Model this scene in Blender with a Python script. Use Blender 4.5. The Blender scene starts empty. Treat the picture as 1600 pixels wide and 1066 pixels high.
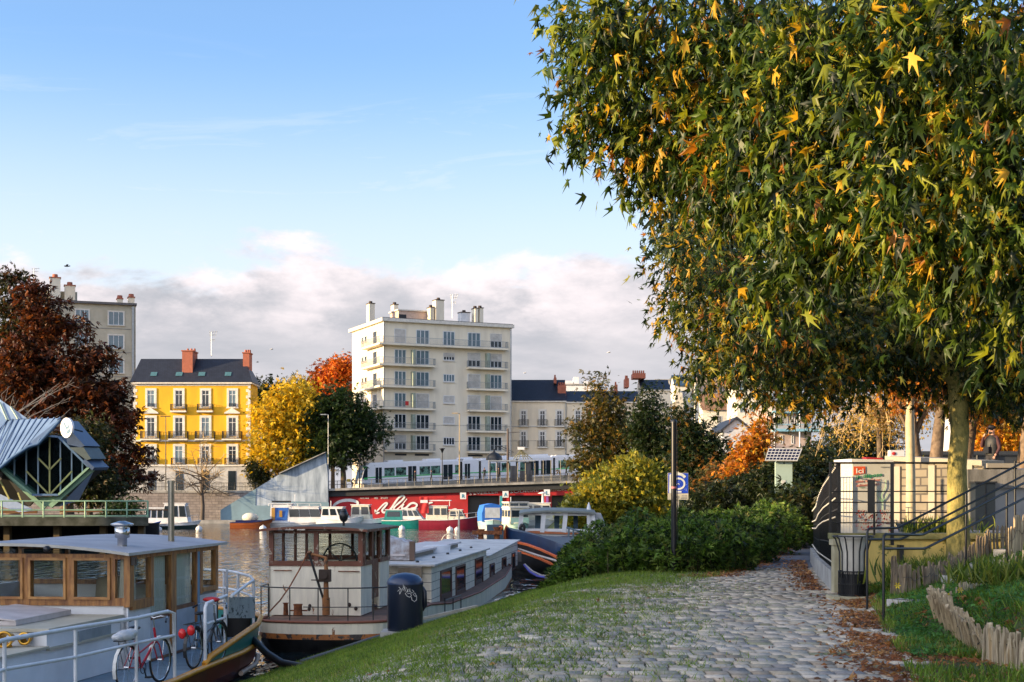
import bpy, math, random
import numpy as np
from mathutils import Vector as V, Matrix
random.seed(7)
R = math.radians
EYE, HZ, F = 3.4, 780.0, 2200.0
scene = bpy.context.scene
COL = scene.collection
def P(px, py, Y): return V(((px-800)*Y/F, Y, EYE-(py-HZ)*Y/F))
def PX(px, Y): return (px-800)*Y/F
def PZ(py, Y): return EYE-(py-HZ)*Y/F
def lerp(a, b, t): return a+(b-a)*t
def interp(x, xs, ys): return float(np.interp(x, xs, ys))

# ------------------------------------------------------------------ materials
MATS = {}
def newmat(key):
    m = bpy.data.materials.new(key); m.use_nodes = True
    nt = m.node_tree; b = nt.nodes['Principled BSDF']
    MATS[key] = m
    return m, nt, b
def c4(c): return (c[0], c[1], c[2], 1.0)
def noise(nt, scale, detail=4, rough=.6, vec=None, sc=None):
    tc = nt.nodes.new('ShaderNodeTexCoord')
    out = tc.outputs['Object']
    if sc:
        mp = nt.nodes.new('ShaderNodeMapping'); mp.inputs['Scale'].default_value = sc
        nt.links.new(out, mp.inputs['Vector']); out = mp.outputs['Vector']
    n = nt.nodes.new('ShaderNodeTexNoise')
    n.inputs['Scale'].default_value = scale; n.inputs['Detail'].default_value = detail
    n.inputs['Roughness'].default_value = rough
    nt.links.new(out, n.inputs['Vector'])
    return n.outputs['Fac']
def ramp(nt, fac, stops):
    r = nt.nodes.new('ShaderNodeValToRGB')
    e = r.color_ramp.elements
    e[0].position, e[0].color = stops[0][0], c4(stops[0][1])
    e[1].position, e[1].color = stops[1][0], c4(stops[1][1])
    for p, c in stops[2:]:
        k = e.new(p); k.color = c4(c)
    nt.links.new(fac, r.inputs['Fac'])
    return r.outputs['Color']
def addbump(nt, b, fac, strength, dist=.02):
    n = nt.nodes.new('ShaderNodeBump'); n.inputs['Strength'].default_value = strength
    n.inputs['Distance'].default_value = dist
    nt.links.new(fac, n.inputs['Height']); nt.links.new(n.outputs['Normal'], b.inputs['Normal'])
def mat(key, col, rough=.6, metal=0.0, col2=None, scale=3.0, bump=0.0, bscale=30, lo=.35, hi=.65, sc=None, spec=.5):
    if key in MATS: return MATS[key]
    m, nt, b = newmat(key)
    if col2 is None: col2 = tuple(c*.78 for c in col)
    f = noise(nt, scale, sc=sc)
    nt.links.new(ramp(nt, f, [(lo, col2), (hi, col)]), b.inputs['Base Color'])
    b.inputs['Roughness'].default_value = rough; b.inputs['Metallic'].default_value = metal
    b.inputs['Specular IOR Level'].default_value = spec
    if bump: addbump(nt, b, noise(nt, bscale), bump)
    return m
def brickmat(key, c1, c2, mortar, bw, bh, rough=.8, msize=.02, axis='XZ', bump=.4):
    m, nt, b = newmat(key)
    tc = nt.nodes.new('ShaderNodeTexCoord'); sp = nt.nodes.new('ShaderNodeSeparateXYZ'); cb = nt.nodes.new('ShaderNodeCombineXYZ')
    nt.links.new(tc.outputs['Object'], sp.inputs[0])
    if axis == 'XZ':
        ad = nt.nodes.new('ShaderNodeMath'); nt.links.new(sp.outputs[0], ad.inputs[0]); nt.links.new(sp.outputs[1], ad.inputs[1])
        nt.links.new(ad.outputs[0], cb.inputs[0]); nt.links.new(sp.outputs[2], cb.inputs[1])
    else:
        nt.links.new(sp.outputs[0], cb.inputs[0]); nt.links.new(sp.outputs[1], cb.inputs[1])
    t = nt.nodes.new('ShaderNodeTexBrick')
    nt.links.new(cb.outputs[0], t.inputs['Vector'])
    t.inputs['Scale'].default_value = 1.0
    t.inputs['Brick Width'].default_value = bw; t.inputs['Row Height'].default_value = bh
    t.inputs['Mortar Size'].default_value = msize
    t.inputs['Color1'].default_value = c4(c1); t.inputs['Color2'].default_value = c4(c2); t.inputs['Mortar'].default_value = c4(mortar)
    mx = nt.nodes.new('ShaderNodeMixRGB'); mx.blend_type = 'MULTIPLY'; mx.inputs['Fac'].default_value = .7
    nt.links.new(t.outputs['Color'], mx.inputs[1])
    nt.links.new(ramp(nt, noise(nt, 1.3), [(.3, (.5, .5, .48)), (.7, (1, 1, 1))]), mx.inputs[2])
    nt.links.new(mx.outputs[0], b.inputs['Base Color']); b.inputs['Roughness'].default_value = rough
    inv = nt.nodes.new('ShaderNodeMath'); inv.operation = 'SUBTRACT'; inv.inputs[0].default_value = 1
    nt.links.new(t.outputs['Fac'], inv.inputs[1]); addbump(nt, b, inv.outputs[0], bump)
    return m
def worn(key, paint, under, amt=.6, rough=.5, scale=2.5, streak=1.0):
    """paint with patches worn through"""
    m, nt, b = newmat(key)
    f = noise(nt, scale, 9, .7, sc=(1, 1, 1/streak))
    a = nt.nodes.new('ShaderNodeValToRGB')
    a.color_ramp.elements[0].position = amt; a.color_ramp.elements[1].position = amt+.02
    nt.links.new(f, a.inputs['Fac'])
    p2 = ramp(nt, noise(nt, 1.6, 5, sc=(3, 3, .5)), [(.25, tuple(c*.72 for c in paint)), (.6, paint)])
    mx = nt.nodes.new('ShaderNodeMixRGB'); nt.links.new(a.outputs['Color'], mx.inputs['Fac'])
    nt.links.new(p2, mx.inputs[1]); nt.links.new(ramp(nt, noise(nt, 30), [(.3, tuple(c*.4 for c in under)), (.7, under)]), mx.inputs[2])
    nt.links.new(mx.outputs[0], b.inputs['Base Color']); b.inputs['Roughness'].default_value = rough
    return m
def glassmat(key, tint=(.93, .96, .96), refl=.35):
    m = bpy.data.materials.new(key); m.use_nodes = True; nt = m.node_tree
    nt.nodes.remove(nt.nodes['Principled BSDF'])
    out = nt.nodes['Material Output']
    tr = nt.nodes.new('ShaderNodeBsdfTransparent'); tr.inputs['Color'].default_value = c4(tint)
    gl = nt.nodes.new('ShaderNodeBsdfGlossy'); gl.inputs['Roughness'].default_value = .03
    fr = nt.nodes.new('ShaderNodeFresnel'); fr.inputs['IOR'].default_value = 1.0+refl*1.2
    mx = nt.nodes.new('ShaderNodeMixShader')
    ge = nt.nodes.new('ShaderNodeNewGeometry'); iv = nt.nodes.new('ShaderNodeMath'); iv.operation = 'SUBTRACT'; iv.inputs[0].default_value = 1; nt.links.new(ge.outputs['Backfacing'], iv.inputs[1])
    ml = nt.nodes.new('ShaderNodeMath'); ml.operation = 'MULTIPLY'; nt.links.new(fr.outputs[0], ml.inputs[0]); nt.links.new(iv.outputs[0], ml.inputs[1]); nt.links.new(ml.outputs[0], mx.inputs[0]); nt.links.new(tr.outputs[0], mx.inputs[1]); nt.links.new(gl.outputs[0], mx.inputs[2])
    nt.links.new(mx.outputs[0], out.inputs['Surface'])
    MATS[key] = m; return m
def leafmat(key, trans=.35, rough=.55):
    m = bpy.data.materials.new(key); m.use_nodes = True; nt = m.node_tree
    b = nt.nodes['Principled BSDF']; out = nt.nodes['Material Output']
    at = nt.nodes.new('ShaderNodeAttribute'); at.attribute_name = 'tint'
    nt.links.new(at.outputs['Color'], b.inputs['Base Color']); b.inputs['Roughness'].default_value = rough
    b.inputs['Specular IOR Level'].default_value = .3
    t = nt.nodes.new('ShaderNodeBsdfTranslucent')
    mu = nt.nodes.new('ShaderNodeMixRGB'); mu.blend_type = 'MULTIPLY'; mu.inputs[0].default_value = 1; mu.inputs[2].default_value = (1.5, 1.4, .8, 1)
    nt.links.new(at.outputs['Color'], mu.inputs[1]); nt.links.new(mu.outputs[0], t.inputs['Color'])
    mx = nt.nodes.new('ShaderNodeMixShader'); mx.inputs[0].default_value = trans
    nt.links.new(b.outputs[0], mx.inputs[1]); nt.links.new(t.outputs[0], mx.inputs[2]); nt.links.new(mx.outputs[0], out.inputs['Surface'])
    MATS[key] = m; return m
def attrmat(key, rough=.8, mul=None):
    m, nt, b = newmat(key)
    at = nt.nodes.new('ShaderNodeAttribute'); at.attribute_name = 'tint'
    mx = nt.nodes.new('ShaderNodeMixRGB'); mx.blend_type = 'MULTIPLY'; mx.inputs[0].default_value = .8
    nt.links.new(at.outputs['Color'], mx.inputs[1])
    nt.links.new(ramp(nt, noise(nt, 22, 6), [(.3, (.55, .55, .55)), (.7, (1.1, 1.1, 1.1))]), mx.inputs[2])
    nt.links.new(mx.outputs[0], b.inputs['Base Color']); b.inputs['Roughness'].default_value = rough; b.inputs['Specular IOR Level'].default_value = .12
    addbump(nt, b, noise(nt, 60), .35, .006)
    return m

WHITE = mat('white_paint', (.72, .73, .74), .45, scale=1.2)
CREAM = mat('cream_paint', (.66, .62, .5), .5)
CREAMWALL = mat('cream_render', (.76, .69, .55), .85, col2=(.58, .52, .41), scale=.5, sc=(1, 1, .22), lo=.25, hi=.55)
GREYWALL = mat('grey_render', (.74, .64, .48), .85, col2=(.55, .48, .37), scale=.5, sc=(1, 1, .25), lo=.25, hi=.55)
YELLOW = mat('yellow_render', (.74, .41, .01), .8, col2=(.58, .30, .01), scale=.6, sc=(1, 1, .25), lo=.25, hi=.6)
TRIMW = mat('white_stone_trim', (.72, .68, .6), .8)
SLATE = brickmat('slate_roof', (.012, .017, .032), (.02, .027, .045), (.006, .008, .012), .35, .22, .55, axis='XZ', bump=.2)
TERRAC = mat('terracotta', (.38, .12, .07), .85, scale=2)
BRICK = brickmat('brick_red', (.4, .13, .08), (.3, .09, .06), (.3, .25, .2), .3, .12)
DARK = mat('dark_metal', (.015, .017, .02), .4)
BLACKP = mat('black_paint', (.008, .009, .012), .35)
DKGLASS = mat('dark_window_glass', (.02, .03, .04), .08, scale=.5)
BLGLASS = mat('bluish_curtained_glass', (.13, .2, .24), .1, scale=.6)
SHUT = brickmat('roller_shutter', (.68, .66, .62), (.66, .64, .6), (.45, .43, .4), 9, .09, .6)
CONC = mat('concrete', (.33, .32, .3), .85, col2=(.16, .16, .15), scale=.8, bump=.2)
CONCB = mat('stained_concrete', (.38, .45, .52), .85, col2=(.13, .17, .22), scale=.5, lo=.3, hi=.62, sc=(2.2, 1, .45), bump=.2)
STEEL = mat('steel', (.6, .6, .6), .22, 1.0)
GALV = mat('galvanised', (.35, .37, .38), .45, .7)
RUST = mat('rust', (.3, .1, .03), .85, col2=(.09, .03, .015), scale=9)
GLASS = glassmat('clear_glass')
BARK = mat('bark', (.16, .12, .08), .9, col2=(.06, .045, .03), scale=6, bump=.8, bscale=18)
WOOD = mat('varnished_wood', (.45, .21, .06), .4, col2=(.16, .06, .02), scale=2.2, sc=(6, 6, 1), bump=.1)
BLUEP = mat('blue_paint', (.02, .12, .45), .5)
REDP = mat('red_paint', (.5, .02, .02), .45)
GREENP = mat('green_paint', (.12, .33, .2), .5)
LEAF = leafmat('foliage', .38, .42)

# ------------------------------------------------------------------ mesh builder
class MB:
    def __init__(s): s.v = []; s.f = []; s.m = []; s.sm = []
    def add(s, vs, fs, mi=0, smooth=False):
        o = len(s.v); s.v += [tuple(x) for x in vs]
        for f in fs: s.f.append([i+o for i in f]); s.m.append(mi); s.sm.append(smooth)
        return s
    def bx(s, x0, x1, y0, y1, z0, z1, mi=0):
        vs = [(x, y, z) for z in (z0, z1) for y in (y0, y1) for x in (x0, x1)]
        return s.add(vs, [(0, 2, 3, 1), (4, 5, 7, 6), (0, 1, 5, 4), (2, 6, 7, 3), (0, 4, 6, 2), (1, 3, 7, 5)], mi)
    def obox(s, a, b, w, h, mi=0, up=V((0, 0, 1))):
        """beam from a to b, width w (sideways), height h (up)"""
        a = V(a); b = V(b); d = (b-a).normalized(); si = d.cross(up)
        if si.length < 1e-4: si = V((1, 0, 0))
        si.normalize(); u = si.cross(d).normalized()
        vs = []
        for q in (a, b):
            for i, j in ((-1, -1), (1, -1), (1, 1), (-1, 1)): vs.append(q+si*(i*w/2)+u*(j*h/2))
        return s.add(vs, [(3, 2, 1, 0), (4, 5, 6, 7), (0, 1, 5, 4), (1, 2, 6, 5), (2, 3, 7, 6), (3, 0, 4, 7)], mi)
    def quad(s, a, b, c, d, mi=0): return s.add([a, b, c, d], [(0, 1, 2, 3)], mi)
    def poly(s, pts, mi=0): return s.add(pts, [tuple(range(len(pts)))], mi)
    def prism(s, pts, vec, mi=0, mside=None):
        n = len(pts); vec = V(vec); a = [V(p) for p in pts]; b = [p+vec for p in a]
        s.add(a+b, [tuple(range(n))[::-1], tuple(range(n, 2*n))], mi)
        s.add(a+b, [(i, (i+1) % n, n+(i+1) % n, n+i) for i in range(n)], mi if mside is None else mside)
        return s
    def tube(s, pts, r, n=6, mi=0, closed=False, caps=True):
        pts = [V(p) for p in pts]; N = len(pts)
        rs = r if isinstance(r, (list, tuple)) else [r]*N
        rings = []; prev = None
        for i in range(N):
            if closed: d = pts[(i+1) % N]-pts[i-1]
            else: d = pts[min(i+1, N-1)]-pts[max(i-1, 0)]
            if d.length < 1e-9: d = V((0, 0, 1))
            d.normalize()
            if prev is None:
                u = V((0, 0, 1)).cross(d)
                if u.length < .05: u = V((1, 0, 0)).cross(d)
            else: u = prev-d*prev.dot(d)
            if u.length < 1e-6: u = V((1, 0, 0)).cross(d)
            u.normalize(); prev = u; w = d.cross(u)
            rings.append([pts[i]+(u*math.cos(2*math.pi*k/n)+w*math.sin(2*math.pi*k/n))*rs[i] for k in range(n)])
        vs = [p for q in rings for p in q]; fs = []
        for i in range(N if closed else N-1):
            j = (i+1) % N
            for k in range(n): fs.append((i*n+k, i*n+(k+1) % n, j*n+(k+1) % n, j*n+k))
        s.add(vs, fs, mi, n > 5)
        if caps and not closed:
            s.add(rings[0], [tuple(range(n))[::-1]], mi); s.add(rings[-1], [tuple(range(n))], mi)
        return s
    def lathe(s, c, prof, n=20, mi=0, sx=1, sy=1):
        vs = []; fs = []
        for r, z in prof:
            for k in range(n):
                a = 2*math.pi*k/n; vs.append((c[0]+r*sx*math.cos(a), c[1]+r*sy*math.sin(a), c[2]+z))
        for i in range(len(prof)-1):
            for k in range(n): fs.append((i*n+k, i*n+(k+1) % n, (i+1)*n+(k+1) % n, (i+1)*n+k))
        s.add(vs, fs, mi, True)
        s.add(vs[:n], [tuple(range(n))[::-1]], mi); s.add(vs[-n:], [tuple(range(n))], mi)
        return s
    def ell(s, c, r, nu=12, nv=8, mi=0):
        vs = []; fs = []
        for i in range(nv+1):
            t = math.pi*i/nv
            for k in range(nu):
                a = 2*math.pi*k/nu
                vs.append((c[0]+r[0]*math.sin(t)*math.cos(a), c[1]+r[1]*math.sin(t)*math.sin(a), c[2]-r[2]*math.cos(t)))
        for i in range(nv):
            for k in range(nu): fs.append((i*nu+k, i*nu+(k+1) % nu, (i+1)*nu+(k+1) % nu, (i+1)*nu+k))
        return s.add(vs, fs, mi, True)
    def loft(s, rings, mi=0, smooth=True, close=False, caps=False):
        n = len(rings[0]); vs = [p for q in rings for p in q]; fs = []
        for i in range(len(rings)-1):
            for k in range(n if close else n-1): fs.append((i*n+k, i*n+(k+1) % n, (i+1)*n+(k+1) % n, (i+1)*n+k))
        s.add(vs, fs, mi, smooth)
        if caps: s.add(rings[0], [tuple(range(n))[::-1]], mi); s.add(rings[-1], [tuple(range(n))], mi)
        return s
    def build(s, name, mats, parent=None, label=None, world=False, loc=None, merge=False):
        mats = mats if isinstance(mats, (list, tuple)) else [mats]
        vs = s.v
        if parent is not None and world:
            iv = WM[parent.name].inverted(); vs = [tuple(iv @ V(p)) for p in vs]
        if loc is not None: vs = [(x-loc[0], y-loc[1], z-loc[2]) for x, y, z in vs]
        me = bpy.data.meshes.new(name); me.from_pydata(vs, [], s.f); me.update()
        for m in mats: me.materials.append(m)
        me.polygons.foreach_set('material_index', s.m); me.polygons.foreach_set('use_smooth', s.sm)
        o = bpy.data.objects.new(name, me); COL.objects.link(o)
        if loc is not None: o.location = loc
        if parent is not None: o.parent = parent; WM[o.name] = WM[parent.name]
        else: WM[o.name] = Matrix.Translation(V(loc) if loc is not None else V((0, 0, 0)))
        if label: o['label'] = label
        return o
WM = {}
def thing(name, label, cat, loc=(0, 0, 0), rz=0, group=None):
    o = bpy.data.objects.new(name, None); COL.objects.link(o); o.empty_display_size = .3
    o.location = loc; o.rotation_euler = (0, 0, rz)
    WM[o.name] = Matrix.Translation(V(loc)) @ Matrix.Rotation(rz, 4, 'Z')
    o['label'] = label; o['category'] = cat
    if group: o['group'] = group
    return o
def tag(o, label, cat, group=None):
    o['label'] = label; o['category'] = cat
    if group: o['group'] = group
    return o
def structure(o, label=None, cat=None):
    o['kind'] = 'structure'
    if label: o['label'] = label
    if cat: o['category'] = cat
    return o
def stuff(o, label, cat):
    o['kind'] = 'stuff'; o['label'] = label; o['category'] = cat; return o
def copy_tree(o, parent=None):
    c = o.copy(); COL.objects.link(c)
    if parent is not None: c.parent = parent
    for ch in [x for x in bpy.data.objects if x.parent == o]: copy_tree(ch, c)
    return c
def place_copy(o, loc, rz, label, scale=None):
    c = copy_tree(o); c.location = loc; c.rotation_euler = (0, 0, rz); c['label'] = label
    if scale: c.scale = (scale,)*3
    return c
def text_mb(txt, size, fn, mi=0, thick=.02, bold=0.0, sx=1.0, mb=None):
    """lettering as real mesh: fn maps (u, v) in metres and depth w to 3-D"""
    cu = bpy.data.curves.new('lettering', 'FONT'); cu.body = txt; cu.size = size; cu.extrude = thick; cu.offset = bold
    cu.resolution_u = 2
    ob = bpy.data.objects.new('lettering', cu); COL.objects.link(ob)
    dg = bpy.context.evaluated_depsgraph_get(); me = bpy.data.meshes.new_from_object(ob.evaluated_get(dg))
    mb = mb or MB()
    mb.add([fn(v.co.x*sx, v.co.y, v.co.z) for v in me.vertices], [tuple(p.vertices) for p in me.polygons], mi)
    bpy.data.objects.remove(ob); bpy.data.meshes.remove(me); bpy.data.curves.remove(cu)
    return mb

# ------------------------------------------------------------------ foliage
def T_plane():
    pts = [(0, -.02), (.1, .08), (.36, -.04), (.13, .2), (.26, .36), (.4, .66), (.14, .47), (.09, .56), (0, 1.05)]
    right = pts; left = [(-x, y) for x, y in pts[1:-1]][::-1]
    ring = right+left
    vs = [(0, .28, .05)]+[(x, y, -.5*abs(x)-.35*(y-.3)**2) for x, y in ring]
    n = len(ring)
    return np.array(vs), [(0, 1+i, 1+(i+1) % n) for i in range(n)]
def T_diamond():
    return np.array([(0, 0, 0), (.3, .45, .05), (0, 1, 0), (-.3, .5, .05)]), [(0, 1, 2), (0, 2, 3)]
def T_tuft():
    """small spray of three pointed leaves"""
    vs = []; fs = []
    for a in (-.9, 0, .9):
        c, s_ = math.cos(a), math.sin(a); o = len(vs)
        for x, y, z in ((0, 0, 0), (.16, .5, .06), (0, 1, -.1), (-.16, .5, .06)): vs.append((x*c+y*s_, -x*s_+y*c, z))
        fs += [(o, o+1, o+2), (o, o+2, o+3)]
    return np.array(vs), fs
def T_blade():
    return np.array([(-.04, 0, 0), (.04, 0, 0), (.07, .35, .1), (-.07, .35, .1), (.05, .7, .1), (-.05, .7, .1), (0, 1, 0)]), [(0, 1, 2, 3), (3, 2, 4, 5), (5, 4, 6)]
def T_grass():
    return np.array([(-.05, 0, 0), (.05, 0, 0), (.03, .6, .08), (-.03, .6, .08), (0, 1, .3)]), [(0, 1, 2, 3), (3, 2, 4)]
def rotmats(yv, up, rng):
    """frames whose +Y is yv, +Z near up"""
    y = yv/np.linalg.norm(yv, axis=1, keepdims=True)
    x = np.cross(y, up); nx = np.linalg.norm(x, axis=1, keepdims=True); x = x/np.maximum(nx, 1e-6)
    z = np.cross(x, y)
    return np.stack([x, y, z], axis=2)
def leafmesh(name, pos, yv, up, size, tint, tmpl, mat_, parent=None, origin=(0, 0, 0)):
    tv, tf = tmpl; N = len(pos); K = len(tv)
    M = rotmats(yv, up, None)
    rq = np.random.default_rng(N); tv3 = np.repeat(tv[None], N, axis=0)
    if K > 5:
        tv3[:, :, 0] *= (.25+.55*rq.random(N))[:, None]; tv3[:, :, 2] *= rq.normal(1.1, .9, N)[:, None]; tv3[:, :, 0] += (rq.normal(0, .18, N)[:, None])*tv3[:, :, 1]**2
    vs = np.einsum('nij,nkj->nki', M, tv3)*size[:, None, None]+pos[:, None, :]
    vs = vs.reshape(-1, 3)-np.array(origin)
    loops = np.concatenate([np.array(f) for f in tf]); ln = np.array([len(f) for f in tf])
    L = (loops[None, :]+np.arange(N)[:, None]*K).reshape(-1)
    tot = np.tile(ln, N); start = np.concatenate([[0], np.cumsum(tot)[:-1]])
    me = bpy.data.meshes.new(name)
    me.vertices.add(len(vs)); me.vertices.foreach_set('co', vs.astype(np.float32).ravel())
    me.loops.add(len(L)); me.loops.foreach_set('vertex_index', L.astype(np.int32))
    me.polygons.add(len(tot)); me.polygons.foreach_set('loop_start', start.astype(np.int32))
    me.update(calc_edges=True)
    ca = me.color_attributes.new('tint', 'FLOAT_COLOR', 'POINT')
    tt = np.ones((N, K, 4), np.float32); tt[:, :, :3] = tint[:, None, :]
    ca.data.foreach_set('color', tt.ravel())
    me.materials.append(mat_)
    o = bpy.data.objects.new(name, me); COL.objects.link(o)
    if parent is not None: o.parent = parent; WM[o.name] = WM[parent.name]
    else: o.location = origin
    return o
def pick(rng, n, palette, jitter=.18, clump=None):
    """palette: list of (rgb, weight)"""
    w = np.array([p[1] for p in palette], float); w /= w.sum()
    cols = np.array([p[0] for p in palette])
    if clump is not None:
        nc = clump.max()+1; base = rng.choice(len(cols), nc, p=w)
        own = rng.choice(len(cols), n, p=w); use = rng.random(n) < .55
        idx = np.where(use, base[clump], own)
    else: idx = rng.choice(len(cols), n, p=w)
    return cols[idx]*(1+rng.normal(0, jitter, (n, 1))).clip(.4, 1.8)
def blob_points(rng, blobs, n, shell=.55):
    """cluster centres inside a union of ellipsoids; blobs = (c, r)"""
    vol = np.array([r[0]*r[1]*r[2] for c, r in blobs])**.8; vol /= vol.sum()
    k = rng.choice(len(blobs), n, p=vol)
    d = rng.normal(size=(n, 3)); d /= np.linalg.norm(d, axis=1, keepdims=True)
    rad = shell+(1-shell)*rng.random(n)**.6
    C = np.array([b[0] for b in blobs]); Rr = np.array([b[1] for b in blobs])
    return C[k]+d*rad[:, None]*Rr[k], k
def crown(name, blobs, nclump, per, spread, size, palette, tmpl, parent, origin, seed=1, droop=.4, mat_=None, shell=.5, flat=.6):
    rng = np.random.default_rng(seed)
    cc, k = blob_points(rng, blobs, nclump, shell)
    clump = np.repeat(np.arange(nclump), per); n = len(clump)
    off = rng.normal(size=(n, 3))*spread*np.array([1, 1, flat]); pos = cc[clump]+off
    outd = off/np.maximum(np.linalg.norm(off, axis=1, keepdims=True), 1e-6)
    yv = outd*.7+rng.normal(size=(n, 3))*.6; yv[:, 2] -= droop
    up = rng.normal(size=(n, 3))*.7+np.array([0, 0, 1.0])
    sz = size*(.6+.7*rng.random(n))
    tint = pick(rng, n, palette, clump=clump)
    o = leafmesh(name, pos, yv, up, sz, tint, tmpl, mat_ or LEAF, parent, origin)
    return o, cc
def limbs(mb, start, targets, r0, seed=0, mi=0, rmin=.015, sag=.15, wob=.12):
    rg = random.Random(seed); start = V(start)
    for t in targets:
        t = V(t); L = (t-start).length
        pts = [start]; n = 5
        for i in range(1, n+1):
            f = i/n; p = start.lerp(t, f); p.z += L*sag*math.sin(math.pi*f)
            if i < n: p += V((rg.uniform(-1, 1), rg.uniform(-1, 1), rg.uniform(-1, 1)))*L*wob*.4
            pts.append(p)
        mb.tube(pts, [max(rmin, r0*(1-.85*i/n)) for i in range(n+1)], 5, mi, caps=False)
# ------------------------------------------------------------------ camera, light, sky
cam = bpy.data.cameras.new('camera'); co = bpy.data.objects.new('camera', cam); COL.objects.link(co)
co.location = (0, 0, EYE); co.rotation_euler = (R(90), 0, 0)
cam.sensor_width = 36; cam.lens = 36*F/1600; cam.shift_y = (HZ-533)/1600; cam.clip_end = 8000; cam.clip_start = .2
cam.dof.use_dof = True; cam.dof.focus_distance = 26; cam.dof.aperture_fstop = 16.0
scene.camera = co
SAZ = math.atan2(-.955, -.297)     # direction of the sun seen from the scene: left and a little behind
SEL = R(10.5)
sv = V((-.955, -.297, 0)).normalized()*math.cos(SEL)+V((0, 0, math.sin(SEL)))
sun = bpy.data.lights.new('sun', 'SUN'); so = bpy.data.objects.new('sun', sun); COL.objects.link(so)
sun.energy = 4.5; sun.use_shadow = True; sun.angle = R(.6); sun.color = (1, .72, .4)
so.rotation_euler = sv.to_track_quat('Z', 'Y').to_euler(); so.location = (-60, -20, 60)
w = bpy.data.worlds.new('World'); scene.world = w; w.use_nodes = True
nt = w.node_tree; bg = nt.nodes['Background']
sky = nt.nodes.new('ShaderNodeTexSky'); sky.sky_type = 'NISHITA'; sky.sun_disc = False
sky.sun_elevation = SEL; sky.sun_rotation = math.atan2(sv.x, sv.y); sky.air_density = 1.0; sky.dust_density = .6; sky.ozone_density = 2.0
def N(t): return nt.nodes.new(t)
def L(a, b): nt.links.new(a, b)
def mth(op, a, b=None, c=None, clamp=False):
    n = N('ShaderNodeMath'); n.operation = op; n.use_clamp = clamp
    for i, q in enumerate((a, b, c)):
        if q is None: continue
        if isinstance(q, (int, float)): n.inputs[i].default_value = q
        else: L(q, n.inputs[i])
    return n.outputs[0]
def mix(f, a, b):
    n = N('ShaderNodeMixRGB')
    for i, q in enumerate((f, a, b)):
        if isinstance(q, tuple): n.inputs[i].default_value = c4(q)
        elif isinstance(q, (int, float)): n.inputs[i].default_value = q
        else: L(q, n.inputs[i])
    return n.outputs[0]
tc = N('ShaderNodeTexCoord'); sp = N('ShaderNodeSeparateXYZ'); L(tc.outputs['Generated'], sp.inputs[0])
el = sp.outputs[2]
def skynoise(sc, scale, det=6, rgh=.55, dist=0):
    m = N('ShaderNodeMapping'); m.inputs['Scale'].default_value = sc; L(tc.outputs['Generated'], m.inputs[0])
    n = N('ShaderNodeTexNoise'); n.inputs['Scale'].default_value = scale; n.inputs['Detail'].default_value = det
    n.inputs['Roughness'].default_value = rgh; n.inputs['Distortion'].default_value = dist
    L(m.outputs[0], n.inputs['Vector']); return n.outputs['Fac']
def sstep(x, a, b): 
    n = N('ShaderNodeMapRange'); n.interpolation_type = 'SMOOTHSTEP'
    L(x, n.inputs[0]); n.inputs[1].default_value = a; n.inputs[2].default_value = b
    return n.outputs[0]
K = 10.0   # the cloud and sky colours below are in picture units, the background strength is 0.1
skyc = N('ShaderNodeMixRGB'); skyc.blend_type = 'MULTIPLY'; skyc.inputs[0].default_value = 1
L(sky.outputs[0], skyc.inputs[1]); skyc.inputs[2].default_value = (1.1, 1.2, 1.42, 1)
n1 = skynoise((1, 1, 2.4), 11, 8, .6, .2)
edge = mth('ADD', el, mth('MULTIPLY', mth('SUBTRACT', n1, .5), -.11))
bank = mth('SUBTRACT', 1.0, sstep(edge, .150, .170))
n2 = skynoise((1, 1, 4), 5, 6, .6)
cgrey = mix(sstep(n2, .35, .65), (.205*K, .21*K, .23*K), (.285*K, .275*K, .29*K))
rim = mth('MULTIPLY', sstep(edge, .10, .158), sstep(skynoise((1, 1, 2.0), 16, 6, .6), .28, .6))
ccol = mix(mth('MULTIPLY', rim, .95), cgrey, (.44*K, .395*K, .40*K))
n3 = skynoise((1, 1, 8), 3.2, 9, .66, 1.4)
lowhaze = mth('MULTIPLY', mth('SUBTRACT', 1.0, sstep(el, .13, .31)), .78)
wisp = mth('MULTIPLY', sstep(n3, .46, .68), mth('SUBTRACT', 1.0, sstep(el, .2, .33)))
base = mix(mth('MAXIMUM', lowhaze, mth('MULTIPLY', wisp, .55)), skyc.outputs[0], (.345*K, .37*K, .40*K))
fin = mix(bank, base, ccol)
# warm fill added to the unseen sky behind left, lifting camera-facing surfaces
fill_side = mth('ADD', mth('MULTIPLY', sp.outputs[0], sv.x), mth('MULTIPLY', sp.outputs[1], sv.y*3))
sky_fill = mth('MULTIPLY', sstep(fill_side, .15, .9), 1.5)
gm = N('ShaderNodeMixRGB'); gm.blend_type = 'ADD'; L(sky_fill, gm.inputs[0]); L(fin, gm.inputs[1]); gm.inputs[2].default_value = (.48*K, .42*K, .36*K, 1)
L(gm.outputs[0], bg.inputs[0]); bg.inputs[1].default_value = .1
scene.view_settings.view_transform = 'Standard'; scene.view_settings.look = 'None'
scene.view_settings.exposure = 1.42; scene.view_settings.gamma = 1
scene.cycles.max_bounces = 6; scene.cycles.transparent_max_bounces = 16
scene.cycles.caustics_reflective = False; scene.cycles.caustics_refractive = False

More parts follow.
